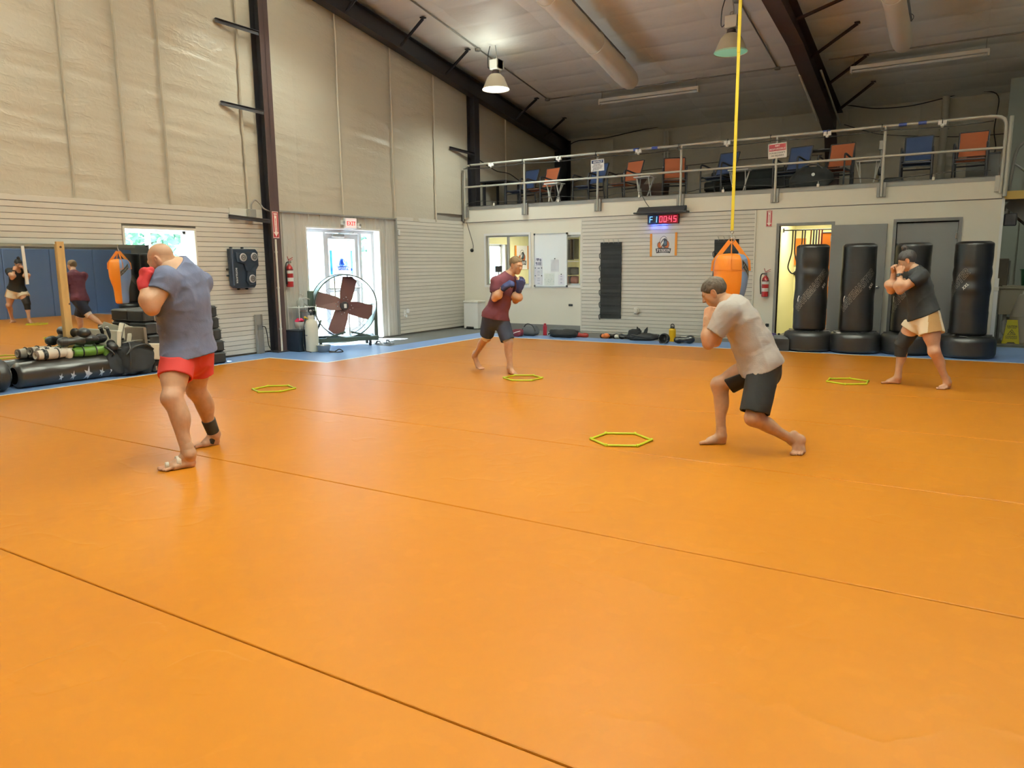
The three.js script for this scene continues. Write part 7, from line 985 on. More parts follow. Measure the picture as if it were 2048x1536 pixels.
function person(o) {
  const J = o.J, k = o.k ?? 1, root = vmix(J.Lank, J.Rank, 0.5), T = thing('person', o.label, 'person', [root[0], 0, root[2]]), loc = (p) => vsub(p, [root[0], 0, root[2]]);
  for (const n of Object.keys(J)) J[n] = loc(J[n]);
  const hipC = vmix(J.Lhip, J.Rhip, 0.5), shoC = vmix(J.Lsho, J.Rsho, 0.5), latH = vnorm(vsub(J.Lhip, J.Rhip)), latS = vnorm(vsub(J.Lsho, J.Rsho)), F = vnorm(o.F), U = vnorm(vadd(o.U ?? [0, 1, 0], F, -vdot(o.U ?? [0, 1, 0], F))), X = vcross(U, F);
  // spine: quadratic through hips, chest, neck
  const mid = o.chest ? loc(o.chest) : vmix(hipC, J.neck, 0.55), ctl = vadd(vmix(hipC, J.neck, 0.5), vsub(mid, vmix(hipC, J.neck, 0.5)), 1.6), spine = (t) => { const a = vmix(hipC, ctl, t), b = vmix(ctl, J.neck, t); return vmix(a, b, t); }, lat = (t) => vnorm(vmix(latH, latS, Math.max(0, Math.min(1, t * 1.15))));
  const torso = (list, add = [0, 0]) => fLoft(list.map(([t, w, d, sh]) => { let c = t < 0 ? vadd(hipC, vnorm(vsub(spine(0.05), hipC)), t * vlen(vsub(J.neck, hipC))) : spine(t); if (sh) { const ax = vnorm(vsub(spine(Math.min(1, t + 0.05)), spine(Math.max(0, t - 0.05)))), f = vcross(ax, lat(t)); c = vadd(c, f, -sh); } return { c, lat: lat(t), w: (w + add[0]) * k, d: (d + add[1]) * k }; }));
  const sk = o.skin, R = o.r, prim = [];
  prim.push(torso(o.body ?? [[-0.1, 0.14, 0.10], [0.05, 0.155, 0.115], [0.3, 0.14, 0.105], [0.6, 0.165, 0.12], [0.82, 0.165, 0.105], [0.95, 0.1, 0.075]]));
  prim.push(fCone(J.Lsho, J.Rsho, 0.055 * k, 0.055 * k)); prim.push(fCone(J.neck, vadd(J.head, U, -0.05), (R.neck ?? 0.06) * k, (R.neck ?? 0.06) * k * 0.93));
  const limbs = [];
  for (const s of ['L', 'R']) {
    const sho = J[s + 'sho'], elb = J[s + 'elb'], wri = J[s + 'wri'], hip = vmix(J[s + 'hip'], hipC, 0.2), kne = J[s + 'kne'], ank = J[s + 'ank'], hee = J[s + 'hee'], toe = J[s + 'toe'];
    const ua = vnorm(vsub(elb, sho)), fa = vnorm(vsub(wri, elb)), bi = vnorm(vsub(fa, vadd([0, 0, 0], ua, vdot(fa, ua))));
    limbs.push(fCone(sho, elb, R.ua * 1.05, R.ua * 0.72), fEll(vadd(vmix(sho, elb, 0.5), bi, R.ua * 0.22), [R.ua * 0.95, R.ua * 2.2, R.ua * 0.92], [vcross(bi, ua), ua, bi]), fCone(elb, wri, R.fa * 0.92, R.wr), fEll(vmix(elb, wri, 0.3), [R.fa * 1.04, 0.07 * k, R.fa], [vcross(bi, fa), fa, vcross(fa, vcross(bi, fa))]), fCone(elb, elb, R.fa * 0.86, R.fa * 0.86));
    const th = vnorm(vsub(kne, hip)), sh = vnorm(vsub(ank, kne)), fdir = vnorm([toe[0] - hee[0], 0, toe[2] - hee[2]]), back = perp(vadd([0, 0, 0], fdir, -1), sh), fr = perp(vadd(fdir, [0, 0.2, 0]), th);
    limbs.push(fCone(hip, kne, R.th, R.kn * 1.02), fEll(vadd(vmix(hip, kne, 0.45), fr, R.th * 0.14), [R.th * 0.92, 0.15 * k, R.th * 0.9], [vcross(fr, th), th, fr]), fCone(vadd(kne, fr, 0.012), vadd(kne, sh, 0.03), R.kn * 0.98, R.kn * 0.88));
    limbs.push(fCone(kne, ank, R.kn * 0.86, R.an), fEll(vadd(vmix(kne, ank, 0.3), back, R.kn * 0.36), [R.ca, 0.115 * k, R.ca * 0.9], [vcross(back, sh), sh, back]), fCone(ank, ank, R.an * 1.06, R.an), fCone(vadd(ank, back, 0.012), vadd(hee, fdir, 0.022), R.an * 0.82, 0.031 * k));
    if (s === 'L' || true) limbs.push(fEll(vadd(hip, vcross(latH, th), 0), [R.th * 1.02, R.th * 1.1, R.th * 1.02]));
  }
  const body = (x, y, z) => { let d = prim[0](x, y, z); d = smin(d, prim[1](x, y, z), 0.06); d = smin(d, prim[2](x, y, z), 0.05); for (let i = 0; i < limbs.length; i++) { const q = limbs[i](x, y, z); if (q < d + 0.06) d = smin(d, q, i % 12 < 5 ? 0.018 : 0.034); } return d; };
  const tone = (x, y, z) => { const n = 1 + 0.08 * vnoise(x * 22, y * 22, z * 22) + 0.05 * vnoise(x * 70, y * 70, z * 70); return [sk[0] * n, sk[1] * n * (1 + 0.02 * vnoise(x * 12, y * 12, z * 9)), sk[2] * n]; };
  const skinTone = (x, y, z) => { const c = tone(x, y, z); let red = 0; for (const n of ['Lelb', 'Relb', 'Lkne', 'Rkne', 'Lhee', 'Rhee', 'Ltoe', 'Rtoe']) { const q = J[n], e = Math.hypot(x - q[0], y - q[1], z - q[2]); red = Math.max(red, Math.exp(-((e / 0.06) ** 2))); } const h = o.hairyLeg && y < 0.6 ? 1 - o.hairyLeg * (0.6 + 0.4 * vnoise(x * 60, y * 40, z * 60)) : 1; return [c[0] * (1 + 0.05 * red) * h, c[1] * (1 - 0.1 * red) * h, c[2] * (1 - 0.12 * red) * h]; };
  const core = ['neck', 'Lsho', 'Rsho', 'Lelb', 'Relb', 'Lwri', 'Rwri', 'Lhip', 'Rhip', 'Lkne', 'Rkne', 'Lank', 'Rank', 'Lhee', 'Rhee'].map((n) => J[n]);
  const nets = [paint(netMesh(body, ...bounds(core, 0.2), 0.0105), skinTone)];
  // feet
  for (const s of ['L', 'R']) {
    const ank = J[s + 'ank'], hee = J[s + 'hee'], toe = J[s + 'toe'], fk = o.foot ?? k, dir = vnorm(vsub(toe, hee)), flat = vnorm([dir[0], 0, dir[2]]), side = vcross([0, 1, 0], flat), inn = s === 'L' ? -1 : 1;   // side points to the person's left
    const ball = vmix(hee, toe, 0.70), hy = Math.max(0.03 * fk, hee[1] + 0.012), H = [hee[0] + flat[0] * 0.025, hy, hee[2] + flat[2] * 0.025], by = Math.max(0.022 * fk, ball[1] * 0.6), B = (u, f, h) => [ball[0] + side[0] * u * fk + flat[0] * f * fk, Math.max(h, by), ball[2] + side[2] * u * fk + flat[2] * f * fk];
    const l = [fCone(H, H, 0.031 * fk, 0.031 * fk), fCone(H, B(-inn * 0.03, -0.01, 0.018), 0.027 * fk, 0.021 * fk), fCone(H, B(inn * 0.026, 0.01, 0.022), 0.026 * fk, 0.024 * fk), fCone(vadd(ank, flat, 0.0), B(0, 0, 0.03), 0.034 * fk, 0.022 * fk), fCone(vadd(ank, [0, 0.05, 0]), H, 0.032 * fk, 0.03 * fk), fCone(vadd(ank, vnorm(vsub(J[s + 'kne'], ank)), 0.1), ank, R.an * 1.02, R.an * 1.04)];
    const toes = []; for (let i = 0; i < 5; i++) { const u = inn * (0.031 - i * 0.0165), f = [0.062, 0.062, 0.054, 0.045, 0.034][i], r = [0.0145, 0.0105, 0.01, 0.0096, 0.009][i] * fk, a = B(u * 0.95, 0.0, 0.018), e = [ball[0] + side[0] * u * fk + flat[0] * (f + 0.012) * fk, r, ball[2] + side[2] * u * fk + flat[2] * (f + 0.012) * fk]; toes.push(fUnion([fCone(a, vmix(a, e, 0.6), r * 1.05, r * 0.9), fCone(vmix(a, e, 0.55), e, r * 0.92, r)], 0.004)); }
    const f1 = fUnion(l, 0.025), foot = (x, y, z) => { let m = 1e9; for (const q of toes) m = Math.min(m, q(x, y, z)); return Math.max(smin(f1(x, y, z), m, 0.008), -y + 0.0005); };
    nets.push(paint(netMesh(foot, ...bounds([H, toe, ank, ball, vadd(ank, [0, 0.11, 0])], 0.075), 0.0045), skinTone));
  }
  // hands
  const hands = {};
  for (const s of ['L', 'R']) { const h = o.hands[s], H = handField(J[s + 'wri'], J[s + 'kn'], h.b, h.t, h.fist, (h.s ?? 1) * k); hands[s] = H; nets.push(paint(netMesh(H.all, ...bounds(H.pts, 0.035), 0.0036), (x, y, z) => { const c = tone(x, y, z); return [c[0] * 1.02, c[1] * 0.93, c[2] * 0.9]; })); }
  // head
  const hs = o.hs ?? 0.95, toL = (x, y, z) => { const p = [x - J.head[0], y - J.head[1], z - J.head[2]]; return [vdot(p, X) / hs, vdot(p, U) / hs, vdot(p, F) / hs]; }, toW = (q) => vadd(vadd(vadd(J.head, X, q[0] * hs), U, q[1] * hs), F, q[2] * hs), hb = bounds([J.head], 0.16);
  const neckF = fCone(J.neck, vadd(J.head, U, -0.03), (R.neck ?? 0.06) * k, (R.neck ?? 0.06) * k * 0.9), headW = (x, y, z) => { const q = toL(x, y, z); return smin(HEAD(...q) * hs, Math.max(neckF(x, y, z), Math.hypot(x - J.head[0], y - J.head[1], z - J.head[2]) - 0.155), 0.03); };
  nets.push(paint(netMesh(headW, ...hb, 0.0042), (x, y, z) => {
    const [a, b, c] = toL(x, y, z); let q = tone(x, y, z); const m = (col, t) => { q = [q[0] + (col[0] - q[0]) * t, q[1] + (col[1] - q[1]) * t, q[2] + (col[2] - q[2]) * t]; }, ax = Math.abs(a);
    if (c > 0.07 && Math.abs(b + 0.057) < 0.013 && ax < 0.024) m([sk[0] * 0.75, sk[1] * 0.5, sk[2] * 0.5], 0.6);
    if (c > 0.05 && Math.hypot((ax - 0.029) / 0.022, (b - 0.03) / 0.006) < 1) m(o.brow ?? o.hairCol, 0.7);
    const e = Math.hypot(ax - 0.0315, b - 0.006); if (c > 0.074 && e < 0.0125) { if (Math.abs(b - 0.006) < 0.0062) { m([0.62, 0.6, 0.56], 0.9); if (e < 0.0058) m([0.05, 0.04, 0.03], 0.95); } else m([sk[0] * 0.7, sk[1] * 0.6, sk[2] * 0.55], 0.6); }
    if (o.beard && b < -0.035 && c > 0.0 && !(Math.abs(b + 0.057) < 0.01 && ax < 0.02 && c > 0.07)) m(o.beard, 0.55 + 0.2 * vnoise(x * 200, y * 200, z * 200));
    if (o.stubble) { if (b + 0.55 * (0.09 - c) > 0.085 - 0.0 && (c < 0.07 || b > 0.085)) m(o.stubble, 0.25); }
    if (ax > 0.07) m([sk[0] * 1.05, sk[1] * 0.8, sk[2] * 0.75], 0.5); return q;
  }));
  const bm = mesh('body', joinNets(nets), M.skin, T);
  // hair
  if (o.hair) {
    const h = o.hair, sc = fEll([0, 0.034 + (h.up ?? 0), -0.016], [0.0765 + h.th, 0.087 + h.th, 0.0965 + h.th]), d1 = vnorm([0, -(h.slope ?? 0.155), 0.135]), fr = (x, y, z) => d1[1] * (y - (h.y ?? 0.07)) + d1[2] * (z - 0.082);
    const hf = (x, y, z) => { const q = toL(x, y, z), n = h.noise * (vnoise(q[0] * 60, q[1] * 30, q[2] * 30) + 0.6 * vnoise(q[0] * 150, q[1] * 70, q[2] * 70)); let d = Math.max(sc(...q) - n, fr(...q) - 0.5 * n); const ear = fEll([0.085 * Math.sign(q[0]), -0.002, -0.0], [0.03, 0.032, 0.024]); d = Math.max(d, -ear(...q)); if (h.bun) d = smin(d, fEll(h.bun, [0.042, 0.036, 0.042])(...q) - 2.2 * n, 0.02); return d * hs; };
    const hg = netMesh(hf, ...bounds([J.head], 0.22), 0.0042); paint(hg, (x, y, z) => { const n = 0.8 + 0.4 * (0.5 + 0.5 * vnoise(x * 120, y * 60, z * 120)); return o.hairCol.map((c) => c * n); }); mesh('hair', hg, M.hair, T);
  }
  // clothes
  const ridge = (x, y, z, f, s) => Math.pow(1 - Math.abs(vnoise(x * f + s, y * f * 0.8, z * f)), 3);
  const cl = o.shirt, sleeves = ['L', 'R'].map((s) => { const a = J[s + 'sho'], e = J[s + 'elb'], dir = vnorm(vsub(e, a)), end = vadd(a, dir, vlen(vsub(e, a)) * cl.len), c = fCone(a, vadd(end, dir, 0.03), cl.r0, cl.r1), inner = fCone(vadd(end, dir, -0.05), vadd(end, dir, 0.06), cl.r1 - 0.024, cl.r1 - 0.012), pl = fPlane(end, dir); return (x, y, z) => Math.max(c(x, y, z), pl(x, y, z), -inner(x, y, z)); });
  const tl = torso(cl.keys), hemT = cl.keys[0][0], hemC = hemT < 0 ? vadd(hipC, vnorm(vsub(spine(0.05), hipC)), hemT * vlen(vsub(J.neck, hipC))) : spine(hemT), hemN = vnorm(vadd(vnorm(vsub(hipC, spine(0.3))), cl.tilt ?? [0, 0, 0])), hemP = fPlane(vadd(hemC, hemN, -0.0), hemN), hole = fCone(vadd(J.neck, vnorm(vsub(J.neck, spine(0.9))), -0.005), J.head, (R.neck ?? 0.06) * k * 0.97, (R.neck ?? 0.06) * k * 1.1), yoke = fCone(J.Lsho, J.Rsho, cl.r0 * 0.78, cl.r0 * 0.78), trap = fCone(vadd(J.neck, vnorm(vsub(J.neck, spine(0.9))), -0.03), shoC, 0.075 * k, 0.085 * k);
  const colN = vnorm(vadd(vnorm(vsub(vadd(J.head, U, -0.06), J.neck)), vnorm(vsub(J.neck, spine(0.85))), 1.2)), colP = fPlane(vadd(J.neck, colN, cl.collar ?? 0.025), colN);
  const vneck = cl.v ? fEll(vadd(vadd(J.neck, [F[0], 0, F[2]], 0.1), [0, -0.06, 0]), [0.05, 0.07, 0.06]) : null;
  const sh = o.shorts, legs = ['L', 'R'].map((s) => { const a = vmix(J[s + 'hip'], hipC, sh.inn ?? 0.22), e = J[s + 'kne'], dir = vnorm(vsub(e, a)), L = vlen(vsub(e, a)) * (sh['len' + s] ?? sh.len), end = vadd(a, dir, L), c = fCone(vadd(a, [0, 0.02, 0]), vadd(end, dir, 0.03), sh.r0, sh.r1), n = sh.hemN ? vnorm(vadd(dir, sh.hemN)) : dir, pl = fPlane(end, n), inner = fCone(vadd(end, dir, -0.06), vadd(end, dir, 0.06), Math.min(sh.r1, sh.r0 + (sh.r1 - sh.r0) * (1 - 0.06 / L)) - 0.026, sh.r1 - 0.013); return (x, y, z) => Math.max(c(x, y, z), pl(x, y, z) + 0.006 * vnoise(x * 14, y * 14, z * 14), -inner(x, y, z)); });
  const wl = torso([[-0.12, sh.w * 0.8, sh.d * 0.85], [0.0, sh.w, sh.d], [sh.top, sh.w * 0.97, sh.d * 0.95]]), topN = vnorm(vsub(spine(0.3), hipC)), topP = fPlane(vadd(hipC, topN, sh.top * vlen(vsub(J.neck, hipC))), topN);
  const tops = ['L', 'R'].map((s) => { const a = vmix(J[s + 'hip'], hipC, sh.inn ?? 0.22); return fCone(vadd(a, [0, 0.02, 0]), vmix(a, J[s + 'kne'], 0.16), sh.r0, sh.r0); }), shBase = (x, y, z) => { let d = wl(x, y, z); for (const l of tops) d = smin(d, l(x, y, z), 0.035); return d; };
  const shirt = (x, y, z) => { let d = tl(x, y, z); d = smin(d, yoke(x, y, z), 0.07); d = smin(d, trap(x, y, z), 0.05); for (const s of sleeves) d = smin(d, s(x, y, z), 0.035); d = smin(d, shBase(x, y, z) - 0.01, 0.03); d -= (cl.wr ?? 0.006) * (ridge(x + y * 0.5, y, z, 6, 3) + 0.6 * ridge(x - y, y * 0.6, z + y, 9, 8) - 0.55) + 0.002 * vnoise(x * 30, y * 30, z * 30); d = Math.max(d, hemP(x, y, z) + 0.008 * vnoise(x * 9, y * 9, z * 9)); d = Math.max(d, -hole(x, y, z), Math.hypot(x - J.neck[0], y - J.neck[1], z - J.neck[2]) < 0.16 ? colP(x, y, z) : -1); if (vneck) d = Math.max(d, -vneck(x, y, z)); return d; };
  const sg = netMesh(shirt, ...bounds([J.Lsho, J.Rsho, J.neck, J.Lhip, J.Rhip, vmix(J.Lsho, J.Lelb, cl.len), vmix(J.Rsho, J.Relb, cl.len), hemC], 0.3), 0.0068), shirtM = mesh(cl.name ?? 'shirt', sg, cl.mat, T);
  if (cl.sub) cl.sub(shirtM, J);
  const shorts = (x, y, z) => { let d = Math.max(wl(x, y, z), topP(x, y, z)); for (const l of legs) d = smin(d, l(x, y, z), 0.035); return Math.max(d - (sh.wr ?? 0.005) * (ridge(x, y, z, 8, 11) - 0.35), -(hemP(x, y, z) + 0.03)); };
  const shg = netMesh(shorts, ...bounds([J.Lhip, J.Rhip, J.Lkne, J.Rkne], 0.25), 0.0068); if (sh.paint) paint(shg, (x, y, z) => sh.paint(x, y, z, J)); mesh('shorts', shg, sh.mat, T);
  // extras
  const wrap = (s, mat, fingers, thick = 0.006, len = 0.08) => { const w = hands[s].wrapF(fingers), a = fCone(J[s + 'wri'], vadd(J[s + 'wri'], vnorm(vsub(J[s + 'elb'], J[s + 'wri'])), len), R.wr * 1.03, R.wr * 1.12); const g = netMesh((x, y, z) => smin(w(x, y, z), a(x, y, z), 0.02) - thick - 0.0012 * Math.sin(70 * (x + y + z)), ...bounds(hands[s].pts.concat([vadd(J[s + 'wri'], vnorm(vsub(J[s + 'elb'], J[s + 'wri'])), len)]), 0.05), 0.005); return mesh('hand_wrap', g, mat, T); };
  const band = (a, b, ra, rb3, mat, name, h = 0.006) => { const c = fCone(a, b, ra, rb3), d = vnorm(vsub(b, a)), p0 = fPlane(a, vadd([0, 0, 0], d, -1)), p1 = fPlane(b, d); return mesh(name, netMesh((x, y, z) => Math.max(c(x, y, z), p0(x, y, z), p1(x, y, z)), ...bounds([a, b], Math.max(ra, rb3) + 0.03), h), mat, T); };
  if (o.extra) o.extra({ T, J, R, k, wrap, band, hands, body, toW, F, U, X, bm, spine, lat, loc });
  return T;
}
phy('skin', 0xffffff, 0.5, { vertexColors: true, sheen: 0.15, sheenRoughness: 0.5 }); std('hair', 0xffffff, 0.7, { vertexColors: true });
const weave = field(128, (u, v) => 0.5 * tnoise(u, v, 32, 2, 121) + 0.5 * tnoise(u, v, 8, 3, 122), 6);
std('shirtBlue', [0.115, 0.13, 0.215], 0.92, { bumpMap: weave, bumpScale: 0.0015 }); std('shortsRed', [0.52, 0.035, 0.03], 0.75); std('wrapRed', [0.42, 0.025, 0.03], 0.85); std('shirtMaroon', [0.105, 0.022, 0.035], 0.9, { bumpMap: weave, bumpScale: 0.0015 }); std('shortsNavy', [0.011, 0.017, 0.036], 0.85); std('wrapNavy', [0.012, 0.018, 0.075], 0.85);
std('shirtGrey', [0.43, 0.385, 0.36], 0.92, { bumpMap: weave, bumpScale: 0.0015 }); std('shortsBlack', [0.006, 0.0058, 0.006], 0.8); std('shirtBlack', [0.008, 0.0083, 0.0092], 0.9, { bumpMap: weave, bumpScale: 0.001 }); std('shortsCream', 0xffffff, 0.8, { vertexColors: true }); std('underWhite', [0.82, 0.76, 0.72], 0.85); std('braceBlack', [0.007, 0.007, 0.008], 0.7); std('tapeWhite', [0.72, 0.66, 0.58], 0.8);
const J1 = {head: [5.174, 1.521, 11.198], chin: [5.178, 1.476, 11.234], neck: [5.21, 1.459, 11.095], pel: [5.177, 0.842, 11.037], chest: [5.202, 1.259, 11.054], Lsho: [5.289, 1.385, 11.248], Lelb: [5.295, 1.181, 11.385], Lwri: [5.222, 1.362, 11.385], Lkn: [5.21, 1.462, 11.367], Rsho: [5.155, 1.345, 10.868], Relb: [4.893, 1.148, 10.942], Rwri: [4.995, 1.344, 11.096], Rkn: [5.044, 1.428, 11.147], Lhip: [5.208, 0.847, 11.154], Lkne: [5.324, 0.517, 11.304], Lank: [5.416, 0.104, 11.274], Lhee: [5.416, 0.014, 11.238], Ltoe: [5.334, 0.024, 11.434], Rhip: [5.131, 0.822, 10.908], Rkne: [5.041, 0.493, 10.899], Rank: [4.984, 0.092, 10.731], Rhee: [4.98, 0.009, 10.7], Rtoe: [4.933, 0.02, 10.844]};
const J2 = {head: [5.155, 1.445, 6.136], chin: [5.192, 1.327, 6.16], neck: [5.057, 1.318, 6.173], pel: [4.87, 0.782, 6.218], chest: [4.967, 1.092, 6.205], Rsho: [4.978, 1.239, 6.363], Relb: [4.987, 1.023, 6.404], Rwri: [5.147, 1.177, 6.4], Rkn: [5.243, 1.235, 6.364], Lsho: [5.008, 1.248, 5.992], Lelb: [5.123, 0.979, 6.109], Lwri: [5.217, 1.158, 6.145], Lkn: [5.261, 1.258, 6.141], Rhip: [4.83, 0.775, 6.313], Rkne: [4.69, 0.476, 6.165], Rank: [4.381, 0.195, 6.003], Rhee: [4.338, 0.164, 5.982], Rtoe: [4.467, 0.017, 5.985], Lhip: [4.905, 0.752, 6.114], Lkne: [5.04, 0.418, 6.16], Lank: [5.054, 0.078, 6.152], Lhee: [5.022, 0.023, 6.125], Ltoe: [5.172, 0.003, 6.196]};
const J3 = {head: [8.549, 1.228, 8.75], chin: [8.528, 1.139, 8.766], neck: [8.661, 1.143, 8.725], pel: [8.915, 0.673, 8.676], chest: [8.758, 0.942, 8.712], Lsho: [8.699, 1.08, 8.901], Lelb: [8.578, 0.847, 8.949], Lwri: [8.554, 1.034, 8.924], Lkn: [8.556, 1.101, 8.903], Rsho: [8.627, 1.071, 8.537], Relb: [8.52, 0.83, 8.583], Rwri: [8.508, 1.01, 8.668], Rkn: [8.508, 1.084, 8.709], Lhip: [8.968, 0.67, 8.787], Lkne: [8.927, 0.292, 8.899], Lank: [9.18, 0.092, 8.656], Lhee: [9.23, 0.091, 8.624], Ltoe: [9.223, -0.009, 8.707], Rhip: [8.873, 0.653, 8.573], Rkne: [8.587, 0.484, 8.649], Rank: [8.621, 0.069, 8.662], Rhee: [8.642, 0.013, 8.637], Rtoe: [8.488, 0.002, 8.734]};
const J4 = {head: [9.614, 1.455, 4.809], chin: [9.615, 1.325, 4.809], neck: [9.706, 1.355, 4.804], pel: [9.84, 0.817, 4.798], chest: [9.766, 1.11, 4.802], Lsho: [9.778, 1.285, 4.961], Lelb: [9.578, 1.116, 5.011], Lwri: [9.558, 1.309, 4.951], Lkn: [9.543, 1.418, 4.912], Rsho: [9.729, 1.272, 4.623], Relb: [9.466, 1.111, 4.715], Rwri: [9.482, 1.324, 4.755], Rkn: [9.48, 1.405, 4.795], Lhip: [9.899, 0.813, 4.895], Lkne: [9.965, 0.436, 4.952], Lank: [10.115, 0.073, 4.835], Lhee: [10.131, 0.02, 4.765], Ltoe: [10.058, -0.002, 4.908], Rhip: [9.772, 0.79, 4.701], Rkne: [9.62, 0.481, 4.708], Rank: [9.601, 0.081, 4.709], Rhee: [9.626, 0.021, 4.688], Rtoe: [9.447, 0.004, 4.736]};
person({   // bald man, seen from behind on his left
  J: J1, k: 1.08, hs: 0.98, label: 'bald bearded man in a blue shirt and red shorts, seen from behind', F: [-0.78, -0.55, 0.42], skin: [0.52, 0.30, 0.185], hairyLeg: 0.18, hairCol: [0.1, 0.07, 0.05], beard: [0.14, 0.12, 0.10], stubble: [0.2, 0.12, 0.09],
  r: { ua: 0.068, fa: 0.056, wr: 0.036, th: 0.108, kn: 0.068, ca: 0.072, an: 0.043, neck: 0.072 }, hands: { L: { b: [-0.2, 0.1, 0.9], t: [0.9, 0.1, 0.3], fist: 1, s: 0.95 }, R: { b: [-0.6, 0, -0.5], t: [0.7, 0, -0.4], fist: 1, s: 1.05 } },
  body: [[-0.1, 0.15, 0.115], [0.05, 0.165, 0.13], [0.3, 0.165, 0.125], [0.6, 0.185, 0.135], [0.82, 0.18, 0.12], [0.95, 0.11, 0.09]],
  shirt: { mat: M.shirtBlue, len: 0.46, r0: 0.09, r1: 0.083, keys: [[-0.03, 0.212, 0.172], [0.25, 0.198, 0.155], [0.6, 0.214, 0.158], [0.82, 0.205, 0.138], [0.98, 0.11, 0.1]], wr: 0.010, collar: 0.045 },
  shorts: { mat: M.shortsRed, len: 0.57, r0: 0.12, r1: 0.122, w: 0.182, d: 0.142, top: 0.1, wr: 0.008 },
  extra({ J, R, k, wrap, band, T, hands }) {
    wrap('L', M.wrapRed, true, 0.006, 0.03); wrap('R', M.wrapRed, true, 0.006, 0.03);
    const u = vnorm(vsub(J.Rkne, J.Rank)); band(vadd(J.Rank, u, 0.15), vadd(J.Rank, u, 0.005), R.an * 1.3, R.an * 1.14, M.braceBlack, 'ankle_brace'); band(vadd(J.Rank, u, 0.0), vmix(J.Rank, vmix(J.Rhee, J.Rtoe, 0.45), 0.85), 0.042, 0.043, M.braceBlack, 'ankle_brace');
    const d = vnorm(vsub(J.Ltoe, J.Lhee)), m = vadd(vmix(J.Lhee, J.Ltoe, 0.5), [0, 0.033, 0]); band(vadd(m, d, -0.016), vadd(m, d, 0.016), 0.047, 0.043, M.tapeWhite, 'foot_tape', 0.004); const m2 = vadd(vmix(J.Lhee, J.Ltoe, 0.86), [0, 0.014, 0]); band(vadd(m2, d, -0.012), vadd(m2, d, 0.012), 0.026, 0.024, M.tapeWhite, 'toe_tape', 0.004);
    mesh('shorts_tag', rb(0.02, 0.03, 0.004, 0, 0, 0, 0.001, 1).rotateY(-1.0).translate(...vadd(vmix(J.Lhip, J.Lkne, 0.36), [-0.1, 0, 0.085])), M.tapeWhite, T);
  },
});
person({   // man in maroon, facing right
  J: J2, k: 0.93, hs: 0.92, label: 'man in a maroon shirt and navy shorts with blue hand wraps', F: [0.93, -0.26, 0.16], skin: [0.58, 0.335, 0.21], hairCol: [0.17, 0.105, 0.05], brow: [0.2, 0.12, 0.07], hair: { th: 0.007, noise: 0.0035, y: 0.078 }, hairyLeg: 0.12,
  r: { ua: 0.046, fa: 0.042, wr: 0.029, th: 0.078, kn: 0.053, ca: 0.051, an: 0.034, neck: 0.058 }, hands: { R: { b: [-0.5, 0.2, 0.85], t: [0.2, 0.9, -0.1], fist: 0.8, s: 1.05 }, L: { b: [0.7, 0.1, 0.5], t: [-0.5, 0.3, 0.6], fist: 0.35, s: 1.1 } },
  shirt: { mat: M.shirtMaroon, len: 0.66, r0: 0.07, r1: 0.068, keys: [[-0.03, 0.186, 0.156], [0.25, 0.165, 0.138], [0.6, 0.178, 0.138], [0.82, 0.17, 0.12], [0.98, 0.085, 0.075]], wr: 0.008, tilt: [0.15, 0, 0] },
  shorts: { mat: M.shortsNavy, len: 0.9, lenR: 0.86, r0: 0.105, r1: 0.096, w: 0.165, d: 0.135, top: 0.08 },
  extra({ J, R, wrap, band }) {
    wrap('L', M.wrapNavy, false, 0.008, 0.05); wrap('R', M.wrapNavy, true, 0.008, 0.04);
    for (const s of ['L', 'R']) { const d = vnorm(vsub(J[s + 'kne'], J[s + 'hip'])), e = vmix(J[s + 'hip'], J[s + 'kne'], 0.8); band(e, vadd(J[s + 'kne'], d, s === 'R' ? 0.025 : -0.008), 0.074, s === 'R' ? 0.063 : 0.066, M.underWhite, 'compression_hem'); }
  },
});
person({   // crouching man in grey
  J: J3, k: 1.0, hs: 0.94, label: 'man in a light grey shirt and black shorts in a deep lunge', F: [-0.9, -0.54, 0.16], skin: [0.52, 0.295, 0.175], hairCol: [0.065, 0.045, 0.03], hair: { th: 0.008, noise: 0.005, y: 0.06, slope: 0.13 }, stubble: null, hairyLeg: 0.14,
  r: { ua: 0.055, fa: 0.047, wr: 0.032, th: 0.09, kn: 0.06, ca: 0.056, an: 0.036, neck: 0.062 }, hands: { L: { b: [-0.5, 0.1, 0.9], t: [0.8, 0.2, 0.3], fist: 1, s: 1.0 }, R: { b: [-0.5, 0.1, -0.8], t: [0.8, 0.2, -0.3], fist: 1, s: 1.0 } },
  chest: [8.79, 0.965, 8.712],
  shirt: { mat: M.shirtGrey, len: 0.64, r0: 0.088, r1: 0.08, keys: [[-0.05, 0.182, 0.165], [0.28, 0.178, 0.15], [0.6, 0.188, 0.142], [0.82, 0.18, 0.125], [0.98, 0.09, 0.08]], wr: 0.009, tilt: [0, 0, 0] },
  shorts: { mat: M.shortsBlack, len: 0.9, lenR: 0.8, r0: 0.118, r1: 0.113, w: 0.17, d: 0.142, top: 0.08 },
});
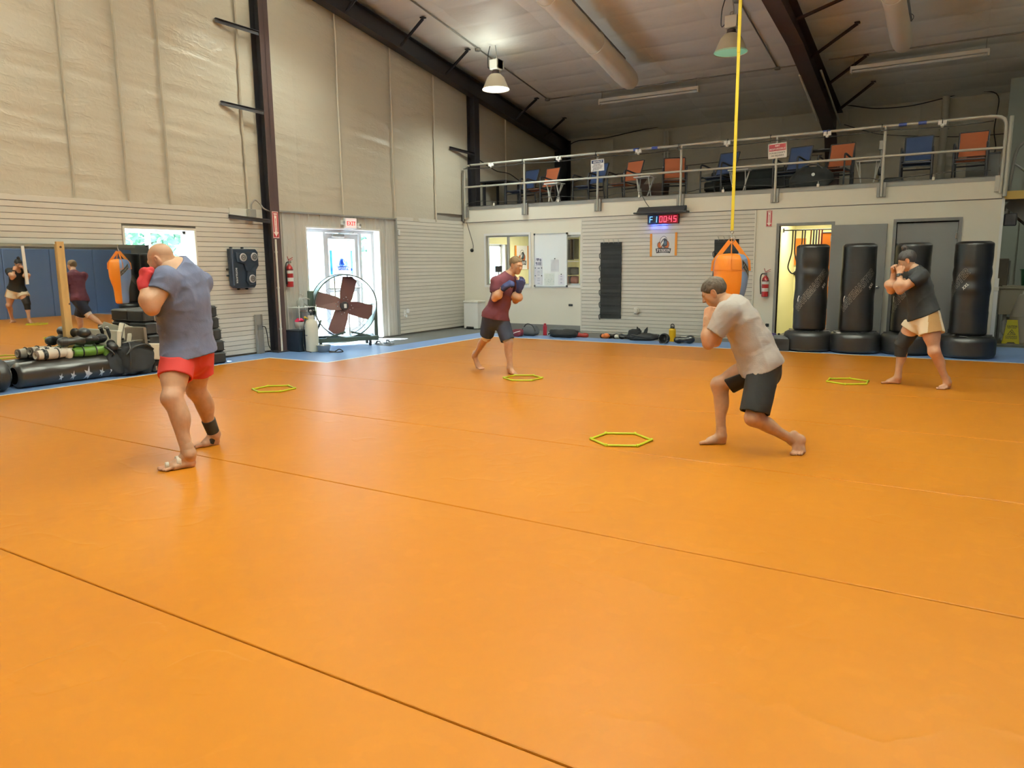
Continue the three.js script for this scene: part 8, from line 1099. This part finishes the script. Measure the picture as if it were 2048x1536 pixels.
person({   // woman with the knee sleeve
  J: J4, k: 0.93, hs: 0.92, label: 'woman in a black top and cream shorts with a black knee sleeve', F: [-0.86, -0.5, 0.06], skin: [0.56, 0.32, 0.20], hairCol: [0.022, 0.016, 0.014], hair: { th: 0.012, noise: 0.004, y: 0.06, bun: [0, 0.152, -0.045] },
  r: { ua: 0.052, fa: 0.043, wr: 0.028, th: 0.1, kn: 0.058, ca: 0.054, an: 0.034, neck: 0.052 }, hands: { L: { b: [-0.55, 0.15, 0.8], t: [0.8, 0.2, 0.4], fist: 0.95, s: 1.02 }, R: { b: [-0.6, 0.1, -0.7], t: [0.8, 0.2, -0.3], fist: 0.8, s: 1.02 } },
  body: [[-0.1, 0.155, 0.12], [0.05, 0.165, 0.125], [0.3, 0.14, 0.115], [0.55, 0.155, 0.125], [0.82, 0.15, 0.1], [0.95, 0.09, 0.07]],
  shirt: { mat: M.shirtBlack, name: 'top', len: 0.42, r0: 0.074, r1: 0.07, keys: [[0.04, 0.185, 0.168], [0.25, 0.172, 0.152], [0.58, 0.175, 0.152], [0.82, 0.16, 0.115], [0.98, 0.08, 0.07]], wr: 0.007, v: true, tilt: [0.22, 0, 0] },
  shorts: { mat: M.shortsCream, len: 0.48, lenR: 0.46, r0: 0.115, r1: 0.138, w: 0.18, d: 0.15, top: 0.12, wr: 0.008, paint: (x, y, z, J) => { const h = vmix(J.Lhip, J.Rhip, 0.5), u = x - h[0], v = z - h[2], a = Math.atan2(v, u); return Math.abs(a - 1.05) < 0.3 || Math.abs(a + 2.0) < 0.24 ? [0.42, 0.24, 0.09] : [0.80, 0.68, 0.50]; } },
  extra({ J, R, band }) {
    const d = vnorm(vsub(J.Rkne, J.Rhip)), e = vnorm(vsub(J.Rank, J.Rkne)); band(vmix(J.Rhip, J.Rkne, 0.5), vadd(J.Rkne, d, 0.035), 0.098, 0.08, M.braceBlack, 'knee_sleeve'); band(vadd(J.Rkne, e, -0.05), vadd(J.Rkne, e, 0.15), 0.076, 0.066, M.braceBlack, 'knee_sleeve');
    const f = vnorm(vsub(J.Lelb, J.Lwri)); band(vadd(J.Lwri, f, 0.005), vadd(J.Lwri, f, 0.03), R.wr * 1.22, R.wr * 1.25, M.braceBlack, 'watch_band', 0.004); band(vadd(vadd(J.Lwri, f, 0.0), [-0.012, 0, 0.026]), vadd(vadd(J.Lwri, f, 0.035), [-0.012, 0, 0.026]), 0.016, 0.016, M.blackGloss, 'watch_case', 0.004);
  },
});
renderer.render(scene, camera);
